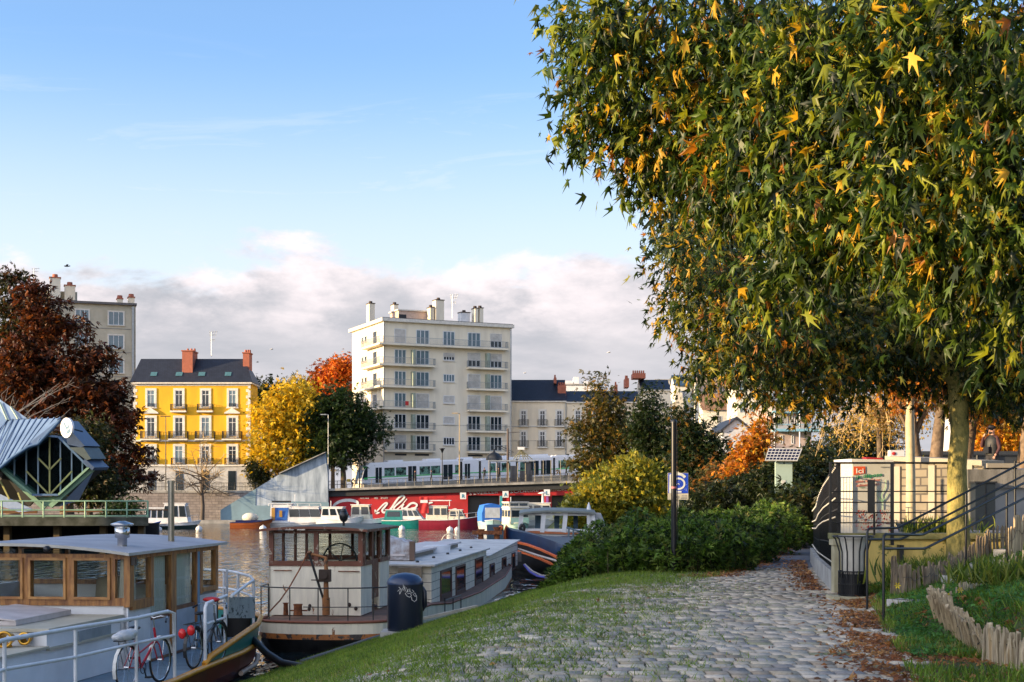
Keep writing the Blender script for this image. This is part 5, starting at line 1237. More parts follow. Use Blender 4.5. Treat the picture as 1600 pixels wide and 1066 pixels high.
# lower house down to the side deck
AL = a1(-260, -.45)
lh = MB().prism([q1(AL, -.5, DZ), q1(-.05, -.15, DZ), q1(-.05, -LWm, DZ), q1(AL, -LWm-.2, DZ)], (0, 0, ZL-DZ)); lh.build('cabin_wall', WHULL, t, world=True)
MB().prism([q1(AL, -.44, ZL), q1(A2-.02, -.2, ZL), q1(A2-.02, -LWm, ZL), q1(AL, -LWm-.2, ZL)], (0, 0, .035)).prism([q1(A2, -.2, ZL-.035), q1(-.05, -.1, ZL-.035), q1(-.05, -.2, ZL-.035), q1(A2, -.26, ZL-.035)], (0, 0, .04)).build('cabin_ledge', mat('cream_deck', (.5, .46, .36)), t, world=True)
def sidewin(p0, p1, y0, y1, s0, name='window', frm=None):
    a_, b_ = a1(p0, s0), a1(p1, s0); am = (a_+b_)/2; za, zb_ = z1(y1, am, s0), z1(y0, am, s0); m_ = MB()
    sl = lambda a: s0+.012-(-a)*.0
    m_.prism([q1(a_, s0+.03, za), q1(b_, s0+.03, za), q1(b_, s0+.03, zb_), q1(a_, s0+.03, zb_)], S1*-.05, 0)
    f = .035
    for u0, u1, v0, v1 in ((a_-f, b_+f, za-f, za), (a_-f, b_+f, zb_, zb_+f), (a_-f, a_, za, zb_), (b_, b_+f, za, zb_)):
        m_.prism([q1(u0, s0+.06, v0), q1(u1, s0+.06, v0), q1(u1, s0+.06, v1), q1(u0, s0+.06, v1)], S1*-.08, 1)
    m_.build(name, [DKGLASS, frm or WHITE], t, world=True)
def s_of(a): return lerp(-.15, -.5, min(1, max(0, -a/-AL)))
sidewin(137, 162, 1012, 1060, -.32, frm=mat('grey_cream_frame', (.5, .47, .38), .5)); sidewin(14, 52, 1040, 1078, -.42, frm=mat('grey_cream_frame', (.5, .47, .38)))
am = a1(150, -.2); m_ = MB().prism([q1(a1(120, -.2), -.16, z1(996, am)), q1(a1(184, -.2), -.13, z1(996, am)), q1(a1(184, -.2), -.13, z1(980, am)), q1(a1(120, -.2), -.16, z1(980, am))], S1*-.03).build('strip_window', mat('dull_glass', (.3, .34, .36), .25), t, world=True)
# brass horn on the ledge
hp = q1(A2-.25, s1(22, A2)-.0, ZL+.16); hz = MB()
hz.lathe((hp.x, hp.y, ZL+.04), [(.09, 0), (.06, .06)], 12)
for i, (c, r_) in enumerate(((hp, .15), (hp+V((.25, .15, 0)), .11))): 
    hz.tube([(c.x, c.y-.1, c.z), (c.x+.02, c.y+.12, c.z)], [r_*.75, r_*.5], 16, caps=False); hz.tube([(c.x+r_*.75*math.cos(k*.393), c.y-.1, c.z+r_*.75*math.sin(k*.393)) for k in range(16)], .022, 6, closed=True)
hz.build('brass_horn', mat('brass', (.7, .38, .06), .3, .9), t, world=True)
# railings
WR = mat('white_rail_paint', (.68, .7, .72), .35)
rp = [(-7.2, 14.4), (-6.47, 17.6), (-5.83, 20), (-5.4, 22.5)]
rm = MB()
def rz(py, y): return EYE-(py-HZ)*y/F
ts = [(-100, 1035, 16.2), (7, 1000, 17.7), (118, 981, 19.6), (213, 966, 21.4), (262, 955.5, 22.3), (272, 958, 22.5)]
rm.tube([P(a, b, y) for a, b, y in ts]+[V((PX(273, 22.5), 22.5, DZ))], .03, 8)
rm.tube([P(-100, 1082, 16.2), P(7, 1046, 17.7), P(118, 1027, 19.6), P(213, 1005, 21.4), P(273, 993, 22.5)], .026, 8)
for px, py, y in ts[1:4]: rm.tube([P(px, py, y), V((PX(px, y), y, DZ))], .027, 8)
rm.build('side_railing', WR, t, world=True)
rm = MB(); g0, g1 = (320.5, 944, 24.3), (352, 932, 26)
rm.tube([V((PX(320.5, 24.3), 24.3, DZ)), P(320.5, 950, 24.3), P(323, 943, 24.4), P(354, 931, 26)], .032, 8); rm.tube([V((PX(352, 26), 26, DZ)), P(352, 932, 26)], .035, 8); rm.tube([P(321, 976, 24.3), P(352, 965, 26)], .026, 8)
rm.build('stern_gate_rail', WR, t, world=True)
rm = MB(); zt_ = 1.78
cv = [P(396, 902, 28.0), P(391, 895, 29.5), P(372, 889, 31), P(350, 886, 32), P(320, 884, 32.3)]
cv = [V((p.x, p.y, zt_)) for p in cv]; cvo = [cv[0]-V((0, 2.2, .16)), cv[0]-V((.0, .5, .02))]+cv
rm.tube(cvo, .03, 8); rm.tube([p-V((0, 0, .4)) for p in cvo[1:]], .026, 8)
for p in (cv[0], cv[2], cv[3]): rm.tube([p, V((p.x, p.y, .9))], .03, 8)
rm.tube([P(354.6, 890, 30), V((PX(354.6, 30), 30, .5))], .026, 8)
rm.build('stern_railing', WR, t, world=True)
pz = [P(357, 933, 26.6), P(398, 933, 27.6), P(398, 966, 27.6), P(357, 966, 26.6)]
MB().prism(pz, (0, .04, 0)).build('rail_board', worn('worn_grey_board', (.32, .36, .37), (.03, .05, .06), .56, scale=9), t, world=True)
MB().tube([P(372, 960, 30), P(372, 1000, 30)], .35, 10).bx(-7.3, -6.3, 29.4, 30.2, .5, 1.3).build('stern_locker', mat('dark_locker', (.03, .025, .02), .7), t, world=True)
# mooring hose / black warp from stern
rope('mooring_hose', 'thick black mooring line from the maroon stern to the grassy bank', [P(384, 990, 27.9), P(400, 1004, 27.6), P(418, 1022, 27), P(440, 1036, 26.6), P(475, 1043, 26.2)], .075, BLACKP)
# bicycles
def bike_at(name, label, p0, p1, **kw):
    d = V(p1)-V(p0); return bicycle(name, label, p0, math.atan2(d.y, d.x), **kw)
w0 = V((PX(220, 21.7)-.02, 21.7, DZ+.01)); w1 = w0+V((.12, 1.06, 0))
b1 = bike_at('bicycle', 'red and white bicycle with white mudguards parked on the side deck of the wooden-wheelhouse barge', V((PX(198, 21.3), 21.3, DZ)), V((PX(248, 22.3), 22.3, DZ)), frame=(.45, .015, .03), fender=mat('white_mudguard', (.7, .7, .66), .4), group='bicycles on the barge')
MB().ell((-.06, 0, .84), (.2, .13, .09), 14, 8).ell((-.2, .03, .83), (.12, .1, .06), 10, 6).ell((.06, -.03, .87), (.14, .1, .07), 10, 6).build('plastic_bag', mat('white_plastic_bag', (.6, .62, .64), .35, bump=1, bscale=9), b1)
b2 = bike_at('bicycle', 'dark grey bicycle with red rear lamps leaning at the stern gate of the barge', V((PX(303, 24.1), 24.1, DZ)), V((PX(340, 25.1), 25.1, DZ)), frame=(.09, .1, .11), fender=mat('dark_mudguard', (.02, .02, .02), .4), group='bicycles on the barge')
MB().ell((-.3, .08, .62), (.05, .07, .09), 10, 8).ell((-.3, -.08, .68), (.05, .07, .09), 10, 8).build('rear_lamp', mat('red_reflector', (.7, .02, .02), .25), b2)
MB().ell((.86, .05, 1.12), (.12, .16, .05), 10, 6).build('red_bar_bag', REDP, b2)

# ================================================================== OLD BARGE WITH RUSTY WHEELHOUSE
D2 = D1; S2 = S1; C2 = V((PX(564, 33), 33, 0))
def q2(a, s, z): p = C2+D2*a+S2*s; return V((p.x, p.y, z))
def a2(px, s=0): r_ = (px-800)/F; b = C2+S2*s; return (r_*b.y-b.x)/(D2.x-r_*D2.y)
def s2(px, a=0): r_ = (px-800)/F; b = C2+D2*a; return (r_*b.y-b.x)/(S2.x-r_*S2.y)
def z2(py, a, s=0): return EYE-(py-HZ)*q2(a, s, 0).y/F
t = thing('rusty_barge', 'old white barge with rusty brown wheelhouse, rust streaks and black hull', 'barge', (-4, 40, 0))
RW_ = worn('rust_streaked_white', (.86, .79, .63), (.35, .13, .04), .64, scale=3, streak=3); RBR = worn('peeling_brown_paint', (.16, .05, .025), (.5, .42, .32), .58, scale=5)
RBAND = worn('rust_orange_band', (.42, .15, .04), (.06, .05, .05), .53, scale=4)
DK2 = z2(962, 0); AE2 = a2(608); ZR2 = z2(829, 0); W2 = -s2(420)
zs2 = z2(885, 0)
SL = .0
wm = MB()
wm.prism([q2(0, 0, DK2), q2(0, -W2, DK2), q2(0, -W2, zs2), q2(0, 0, zs2)], D2*.05)
wm.prism([q2(0.05, 0, DK2), q2(a2(581), 0, DK2), q2(a2(581), 0, zs2), q2(0.05, 0, zs2)], S2*-.05); wm.prism([q2(a2(593), 0, DK2), q2(AE2, 0, DK2), q2(AE2, 0, zs2), q2(a2(593), 0, zs2)], S2*-.05)
wm.prism([q2(AE2, 0, DK2), q2(AE2, -W2, DK2), q2(AE2, -W2, zs2), q2(AE2, 0, zs2)], D2*-.05); wm.prism([q2(0, -W2, DK2), q2(AE2, -W2, DK2), q2(AE2, -W2, zs2), q2(0, -W2, zs2)], S2*.05)
wm.build('wheelhouse_wall', RW_, t, world=True)
fm = MB(); zt2, zb2 = z2(834, 0), z2(877, 0)
def fpr(s0, s1_, z0_, z1_, a0=-.02, th=.08): fm.prism([q2(a0, s0, z0_), q2(a0, s1_, z0_), q2(a0, s1_, z1_), q2(a0, s0, z1_)], D2*th)
for p0, p1 in ((420.5, 427.5), (490.5, 497.5), (560, 567)):
    fpr(s2(p0), s2(p1), zs2, ZR2)
fpr(s2(427.5), s2(490.5), zs2, zb2); fpr(s2(497.5), s2(560), zs2, zb2); fpr(s2(427.5), s2(490.5), zt2, ZR2); fpr(s2(497.5), s2(560), zt2, ZR2)
def spr(p0, p1, z0_, z1_, s0=.03, th=.09): fm.prism([q2(a2(p0), s0, z0_), q2(a2(p1), s0, z0_), q2(a2(p1), s0, z1_), q2(a2(p0), s0, z1_)], S2*-th)
for p0, p1 in ((567.3, 569.5), (579.5, 582), (592, 595), (605.5, 608)): spr(p0, p1, zs2, ZR2)
spr(569.5, 579.5, zs2, zb2-.02); spr(595, 605.5, zs2, zb2-.02); spr(569.5, 605.5, zt2+.05, ZR2, .025, .07)
spr(582, 592, DK2+.3, z2(878, 0), -.01, .05)
for s_ in (-W2, -W2*.72, -W2*.45, -W2*.2, -.07): fm.prism([q2(AE2, s_, zs2), q2(AE2, s_+.07, zs2), q2(AE2, s_+.07, ZR2), q2(AE2, s_, ZR2)], D2*-.06)
fm.prism([q2(AE2, -W2, zt2), q2(AE2, 0, zt2), q2(AE2, 0, ZR2), q2(AE2, -W2, ZR2)], D2*-.055).prism([q2(AE2, -W2, zs2), q2(AE2, 0, zs2), q2(AE2, 0, zb2), q2(AE2, -W2, zb2)], D2*-.055)
for a_ in (0.05, AE2*.33, AE2*.66): fm.prism([q2(a_, -W2, zs2), q2(a_+.07, -W2, zs2), q2(a_+.07, -W2, ZR2), q2(a_, -W2, ZR2)], S2*.06)
fm.build('wheelhouse_frame', RBR, t, world=True)
gp = MB(); gp.prism([q2(.02, s2(427), zb2), q2(.02, s2(560), zb2), q2(.02, s2(560), zt2), q2(.02, s2(427), zt2)], D2*.005)
gp.prism([q2(a2(569), -.02, zb2-.05), q2(a2(606), -.02, zb2-.05), q2(a2(606), -.02, zt2), q2(a2(569), -.02, zt2)], S2*-.005)
gp.prism([q2(AE2-.02, -W2, zb2), q2(AE2-.02, 0, zb2), q2(AE2-.02, 0, zt2), q2(AE2-.02, -W2, zt2)], D2*-.005)
gp.build('window_glass', glassmat('dusty_glass', (.8, .83, .82), .3), t, world=True)
rm = MB(); cols = []
for i in range(11):
    s_ = lerp(.22, -W2-.2, i/10); zz = ZR2+.03+.07*(1-((i-5)/5)**2); cols.append([q2(-.35, s_, zz), q2(AE2+.25, s_, zz+.01)])
rm.loft(cols); rm.loft([[c[1]-V((0, 0, .06)), c[0]-V((0, 0, .06))] for c in cols]); rm.loft([[c[0], c[0]-V((0, 0, .06))] for c in cols], 1, False)
for e in (0, -1): rm.add([cols[e][0], cols[e][1], cols[e][1]-V((0, 0, .06)), cols[e][0]-V((0, 0, .06))], [(0, 1, 2, 3)], 1)
rm.build('wheelhouse_roof', [mat('olive_roof', (.13, .13, .09), .7, col2=(.08, .08, .06)), RBR], t, world=True)
# steering wheel
c_ = q2(1.0, s2(531, 1.0), z2(878, 1)+.02); R_ = .42; sw = MB()
sw.tube([c_+S2*(R_*math.cos(k*math.pi/12))+V((0, 0, R_*math.sin(k*math.pi/12))) for k in range(24)], .022, 6, closed=True)
for k in range(6): sw.tube([c_, c_+S2*(R_*math.cos(k*math.pi/3+.3))+V((0, 0, R_*math.sin(k*math.pi/3+.3)))], .012, 5)
sw.tube([c_, V((c_.x, c_.y+.1, DK2))], .05, 6); sw.build('steering_wheel', mat('dark_teal_metal', (.05, .08, .08), .5), t, world=True)
p = P(537, 822, 34); MB().tube([p-V((0, 0, .05)), p+V((0, 0, .1))], .03, 6).ell(p+V((0, 0, .24)), (.11, .11, .15), 12, 8).lathe(tuple(p+V((0, 0, .36))), [(.08, 0), (.06, .06)], 10).build('ball_lamp', BLACKP, t, world=True)
# stern deck and hull
st = []; cxm = .5*(s2(399, -1.5)+s2(610, -1.5)); hw = (s2(608, -1.5)-s2(399, -1.5))/2
for i in range(15):
    th = math.pi*i/14; st.append((cxm-hw*math.cos(th), -.9-1.1*math.sin(th)**.6 if 0 < i < 14 else -.6))
hz_ = [(0, 0, DK2), (.0, -.0, DK2-.26), (.02, .0, DK2-.38), (-.12, .15, DK2-.75), (-.4, .8, -.1), (-.7, 1.6, -.5)]
def hr(i, k):
    s_, a_ = st[i]; ds, da, z = hz_[k]; f = (s_-cxm)/hw; return q2(a_+da, s_+ds*f*1.2, z)
FAR = [(40.5, .0), (55, .0)]
hb1, hb2, hb3 = MB(), MB(), MB()
for i in range(14):
    for k, m_ in ((0, hb1), (1, hb2), (2, hb3), (3, hb3), (4, hb3)):
        m_.add([hr(i, k), hr(i+1, k), hr(i+1, k+1), hr(i, k+1)], [(0, 1, 2, 3)], 0, True)
# sides running to the bow: starboard gunwale line
ZG = [(-.6, cxm+hw, DK2), (3.5, 1.1, DK2), (6, 1.25, .52), (12, 1.35, .44), (20, 1.3, .5), (25, 1.05, .66), (28, .2, .8), (30, -1.4, .9)]
for (a_, s_, z), (b_, u_, w_) in zip(ZG[:-1], ZG[1:]):
    da_, db_ = (0 if a_ < 3 else .22), (0 if b_ < 3 else .22)
    hb1.add([q2(a_, s_, z), q2(b_, u_, w_), q2(b_, u_, w_-.24-db_), q2(a_, s_, z-.24-da_)], [(0, 1, 2, 3)], 0, True)
    hb2.add([q2(a_, s_, z-.24-da_), q2(b_, u_, w_-.24-db_), q2(b_, u_, w_-.36-db_), q2(a_, s_, z-.36-da_)], [(0, 1, 2, 3)], 0, True)
    hb3.add([q2(a_, s_, z-.36-da_), q2(b_, u_, w_-.36-db_), q2(b_, u_-.3, -.4), q2(a_, s_-.3, -.4)], [(0, 1, 2, 3)], 0, True)
    pa_, ua_ = 2*cxm-s_, 2*cxm-u_
    hb1.add([q2(a_, pa_, z), q2(b_, ua_, w_), q2(b_, ua_, -.4), q2(a_, pa_, -.4)], [(3, 2, 1, 0)], 0, True)
hb1.build('upper_hull', RW_, t, world=True); hb2.build('rust_band', RBAND, t, world=True); hb3.build('hull', BLK, t, world=True)
dk_ = [q2(a_, s_, DK2-.02) for s_, a_ in st]+[q2(a_, s_-.02, z-.02) for a_, s_, z in ZG[1:]]+[q2(a_, 2*cxm-s_, z-.02) for a_, s_, z in ZG[1:]][::-1]
cdk = q2(10, cxm, DK2-.05); m_ = MB(); m_.add([cdk]+dk_, [(0, 1+i, 1+(i+1) % len(dk_)) for i in range(len(dk_))]); m_.build('deck', mat('rusty_deck', (.2, .1, .06), .8, col2=(.1, .06, .04), scale=4), t, world=True)
MB().tube([q2(a_, s_, DK2+.01) for s_, a_ in st], .035, 6).tube([q2(a_, s_, z+.01) for a_, s_, z in ZG], .03, 6).build('gunwale_bar', mat('rusty_rail', (.28, .1, .06), .7), t, world=True)
# stern railing
rl = MB(); hh = .76
ptsr = [q2(a_+.05, s_*.99, DK2+hh) for s_, a_ in st]; rl.tube(ptsr, .016, 6); rl.tube([p-V((0, 0, .42)) for p in ptsr[6:]], .01, 5); rl.tube([ptsr[0]-V((0, 0, .42)), ptsr[1]-V((0, 0, .42))], .01, 5)
for i in (0, 1, 3, 5, 7, 9, 11, 13, 14): rl.tube([ptsr[i], ptsr[i]-V((0, 0, hh))], .014, 5)
rl.build('stern_railing', DARK, t, world=True)
# davit
OR2 = worn('orange_rust_post', (.3, .12, .035), (.1, .05, .03), .55, scale=8)
y_ = 32.2; dv = MB().tube([P(509.5, 961, y_), P(509.5, 922, y_), P(509.5, 871, y_)], [.075, .06, .042], 10); dv.tube([P(509.5, 961, y_), P(509.5, 934, y_)], .09, 10)
dv.tube([P(480, 864, y_), P(496, 868, y_), P(510, 872, y_)], .03, 8); dv.ell(tuple(P(484, 863.5, y_)), (.06, .06, .04), 8, 6); dv = dv.build('davit', OR2, t, world=True)
MB().tube([P(483, 866, y_), P(507, 942, y_)], .028, 8).build('davit_strut', BLACKP, dv, world=True)
a_, b_ = P(499, 909, y_), P(517, 890, y_); MB().bx(a_.x, b_.x, y_-.12, y_+.1, a_.z, b_.z).tube([P(486, 906.5, y_-.1), P(499, 906.5, y_-.1)], .015, 5).tube([P(505, 899, y_-.2), P(505, 899, y_+.15)], .09, 12).build('winch', mat('dark_rust', (.05, .03, .02), .7), dv, world=True)
rope('davit_cable', 'thin rusty cable from the davit head down to the stern deck', [P(480, 865, y_), P(468, 890, 32), P(452, 918, 31.8), P(437, 939, 31.6), P(420, 957, 31.5)], .016, RUST, grp=None)
for px0, px1, top_ in ((459, 472, 944),):
    p = P((px0+px1)/2, 961, 32.4); MB().lathe(tuple(p), [(.11, 0), (.1, .06), (.095, .2), (.11, .25)], 14).tube([p+V((-.2, 0, .1)), p+V((.22, 0, .1))], .018, 5).lathe((p.x-.28, p.y, p.z), [(.06, 0), (.05, .25), (.08, .28)], 10).build('bollard', RUST, t, world=True)
m_ = MB()
for px, py in ((484, 947), (483, 952), (556, 951), (546, 945)): m_.ell(tuple(P(px, py, 32.97)), (.04, .03, .05), 8, 6)
m_.build('fittings', mat('dark_rust', (.05, .03, .02)), t, world=True)
MB().tube([q2(-.03, s2(428), z2(892, 0)), q2(-.03, s2(456), z2(892, 0))], .012, 5).tube([q2(-.03, s2(529), z2(893, 0)), q2(-.03, s2(562), z2(893, 0))], .012, 5).build('handrail', RUST, t, world=True)
# long cabin with plank siding
m, nt_, b = newmat('plank_siding'); tcc = nt_.nodes.new('ShaderNodeTexCoord'); spp = nt_.nodes.new('ShaderNodeSeparateXYZ'); nt_.links.new(tcc.outputs['Object'], spp.inputs[0])
md = nt_.nodes.new('ShaderNodeMath'); md.operation = 'PINGPONG'; md.inputs[1].default_value = .115; nt_.links.new(spp.outputs[2], md.inputs[0])
mv = nt_.nodes.new('ShaderNodeMath'); mv.operation = 'GREATER_THAN'; mv.inputs[1].default_value = .008; nt_.links.new(md.outputs[0], mv.inputs[0])
mm = nt_.nodes.new('ShaderNodeMixRGB'); nt_.links.new(mv.outputs[0], mm.inputs[0]); mm.inputs[1].default_value = (.1, .09, .07, 1)
nt_.links.new(ramp(nt_, noise(nt_, 2.5, 6, .7), [(.3, (.58, .53, .43)), (.6, (.8, .75, .63))]), mm.inputs[2]); nt_.links.new(mm.outputs[0], b.inputs['Base Color']); b.inputs['Roughness'].default_value = .6
SIDING = m
aC = a2(674, .32) ; sC = .32
c3 = V((PX(674, 38), 38, 0)); sC = (c3-C2).dot(S2); aC = (c3-C2).dot(D2)
zE = EYE-(884.7-HZ)*38/F; zF = EYE-(949-HZ)*38/F
def a3(px): r_ = (px-800)/F; b_ = C2+S2*sC; return (r_*b_.y-b_.x)/(D2.x-r_*D2.y)
aM = a3(760); aEnd = a3(809); zE2 = zE-.28
CW = 3.2
cb_ = MB().prism([q2(aC, sC, zF), q2(aM, sC, zF), q2(aM, sC, zE), q2(aC, sC, zE)], S2*-CW)
cb_.prism([q2(aM+.01, sC-.01, zF), q2(aEnd, sC-.01, zF), q2(aEnd, sC-.01, zE2+.25), q2(aM+.01, sC-.01, zE2)], S2*-(CW-.02)); cb_.build('cabin_wall', SIDING, t, world=True)
ROOFW = mat('dirty_white_roof', (.62, .6, .56), .6, col2=(.4, .38, .35), scale=1.4)
cr = MB()
cr.prism([q2(aC-.2, sC+.12, zE), q2(aM+.05, sC+.12, zE), q2(aM+.05, sC+.12, zE+.05), q2(aC-.2, sC+.12, zE+.05)], S2*-(CW+.24))
cr.prism([q2(aM+.06, sC+.1, zE2+.002), q2(aEnd+.15, sC+.1, zE2+.25), q2(aEnd+.15, sC+.1, zE2+.3), q2(aM+.06, sC+.1, zE2+.052)], S2*-(CW+.2))
cr = cr.build('cabin_roof', ROOFW, t, world=True)
# raised skylight hatch on the roof
h0, h1 = 2.0, 13.5
MB().prism([q2(aC+h0, sC-1.15, zE+.05), q2(aC+h1, sC-1.15, zE+.05), q2(aC+h1, sC-1.15, zE+.19), q2(aC+h0, sC-1.15, zE+.19)], S2*-1.15).build('skylight_base', mat('grey_timber', (.3, .27, .22), .8), cr, world=True)
MB().prism([q2(aC+h0-.15, sC-1.05, zE+.19), q2(aC+h1+.15, sC-1.05, zE+.19), q2(aC+h1+.15, sC-1.05, zE+.25), q2(aC+h0-.15, sC-1.05, zE+.25)], S2*-1.35).build('skylight_cover', mat('pinkish_white', (.6, .54, .52)), cr, world=True)
for k in range(5): MB().lathe(tuple(q2(aC+1.0+k*2.9, sC-.55, zE+.05)), [(.05, 0), (.05, .05), (.02, .06)], 8).build('roof_vent', DARK, cr, world=True)
# windows and doors along the side
for i, (p0, p1, y0, y1) in enumerate(((688, 704, 893, 944), (712, 725.5, 886, 936), (742, 753.5, 874, 918), (765.5, 771.5, 883, 914), (784.5, 790, 873, 902), (799.7, 804, 866, 888))):
    a_, b_ = a3(p0), a3(p1); am = (a_+b_)/2; yy = q2(am, sC, 0).y; z0_, z1_ = EYE-(y1-HZ)*yy/F, EYE-(y0-HZ)*yy/F
    m_ = MB().prism([q2(a_, sC+.015, z0_), q2(b_, sC+.015, z0_), q2(b_, sC+.015, z1_), q2(a_, sC+.015, z1_)], S2*-.03, 0)
    f = .06
    for u0, u1, v0, v1 in ((a_-f, b_+f, z0_-f, z0_), (a_-f, b_+f, z1_, z1_+f), (a_-f, a_, z0_, z1_), (b_, b_+f, z0_, z1_)): m_.prism([q2(u0, sC+.04, v0), q2(u1, sC+.04, v0), q2(u1, sC+.04, v1), q2(u0, sC+.04, v1)], S2*-.06, 1)
    if i < 2: m_.prism([q2(a_, sC+.03, z0_), q2(b_, sC+.03, z0_), q2(b_, sC+.03, z0_+.3), q2(a_, sC+.03, z0_+.3)], S2*-.014, 1)
    m_.build('door' if i < 2 else 'window', [DKGLASS, mat('brown_frame', (.1, .05, .04), .6)], t, world=True)
p0_, p1_ = P(623.5, 886, 37.95), P(660, 903, 37.95); MB().bx(p0_.x, p1_.x, 37.6, 37.9, p1_.z, p0_.z).build('front_shutter', mat('worn_tan', (.34, .28, .2), .8, col2=(.2, .15, .1)), t, world=True)
# small rail by first door, deck clutter at the bow, boathook
m_ = MB(); 
for p in (673.5, 687, 700): a_ = a3(p); m_.tube([q2(a_-.5, sC+.45, z2(955, a_)), q2(a_-.5, sC+.45, z2(932, a_))], .016, 5)
m_.tube([q2(a3(673.5)-.5, sC+.45, z2(936, a3(673.5))), q2(a3(700)-.5, sC+.45, z2(928, a3(700)))], .016, 5); m_.build('door_rail', DARK, t, world=True)
m_ = MB(); rg = random.Random(3)
for k in range(16):
    b_ = q2(lerp(aEnd+.4, aEnd+2.6, rg.random()), sC-.9+rg.uniform(-.5, .8), .9+rg.random()*.25); m_.bx(b_.x-.18, b_.x+.18, b_.y-.2, b_.y+.2, .6, b_.z)
m_.build('bow_locker', mat('grey_gear', (.18, .17, .16), .8, scale=8), t, world=True)
MB().lathe(tuple(q2(aEnd+3.4, -.7, .45)), [(.12, 0), (.16, .2), (.03, .5)], 10).build('fender', WHITE, t, world=True)
# inflatable/tarp covered dinghy on the roof behind wheelhouse + white tender at the far side
t = thing('covered_dinghy', 'small dinghy under a grey and white tarpaulin on the cabin roof behind the wheelhouse', 'dinghy', (PX(622, 40), 40, 1.6))
m_ = MB(); 
for k in range(9):
    f = k/8
cv_ = [[P(lerp(598, 643, k/8), lerp(833, 844, k/8)+3*abs(math.sin(k*1.3)), 40)+V((0, 0, 0)), P(lerp(598, 643, k/8), lerp(833, 844, k/8)+3*abs(math.sin(k*1.3))-1.5, 40.6), P(lerp(598, 643, k/8), 851, 41.3)] for k in range(9)]
cv_ = [[V((c[0].x, 40, 1.66)), V((c[0].x, 40.0, c[0].z-.08)), V((c[0].x, 40.3, c[0].z)), V((c[0].x, 41.1, c[0].z-.03)), V((c[0].x, 41.4, 1.66))] for c in cv_]
m_.loft(cv_, 0, True, caps=True); m_.build('tarpaulin', mat('grey_tarpaulin', (.5, .52, .55), .5, col2=(.25, .2, .18), scale=5, bump=1, bscale=7), t, world=True)
MB().bx(PX(640, 40), PX(648, 40), 39.9, 40.3, 1.66, PZ(846, 40)).build('outboard_cover', mat('brown_cover', (.16, .1, .07), .7), t, world=True)
t = thing('white_tender', 'white fibreglass dinghy lying low beyond the old barge cabin', 'dinghy', (PX(660, 46), 46, 0))
m_ = MB(); m_.loft([[V((PX(612, 46), 46.2, 1.3)), V((PX(612, 46), 46, 1.75)), V((PX(612, 46), 47.4, 1.75))], [V((PX(640, 46), 45.8, 1.2)), V((PX(640, 46), 45.6, 1.82)), V((PX(640, 46), 47.6, 1.82))], [V((PX(680, 46), 45.9, 1.25)), V((PX(680, 46), 45.7, 1.86)), V((PX(680, 46), 47.5, 1.86))], [V((PX(702, 46), 46.5, 1.6)), V((PX(703, 46), 46.5, 1.88)), V((PX(703, 46), 46.7, 1.88))]]); m_.build('hull', WHITE, t, world=True)

p0 = P(568, 953, 33.5)
def gz_(x, y, k=.05): return (x, y, ground_z(x, y)+k)
o_ = MB().obox(gz_(PX(640, 34.5), 34.5, .22), gz_(PX(745, 35.6), 35.6, .12), .09, .07).build('plank', mat('pale_plank', (.55, .5, .4), .8)); tag(o_, 'pale timber pole lying in the grass beside the old barge', 'plank')
o_ = MB().tube([gz_(PX(px, y), y, .06) for px, y in ((470, 27.4), (500, 28), (540, 28.8), (575, 29.8), (600, 30.6))], .045, 6).build('shore_cable', mat('grey_cable', (.12, .12, .12), .7)); tag(o_, 'grey shore cable lying on the grass up to the dark bin slab', 'cable')
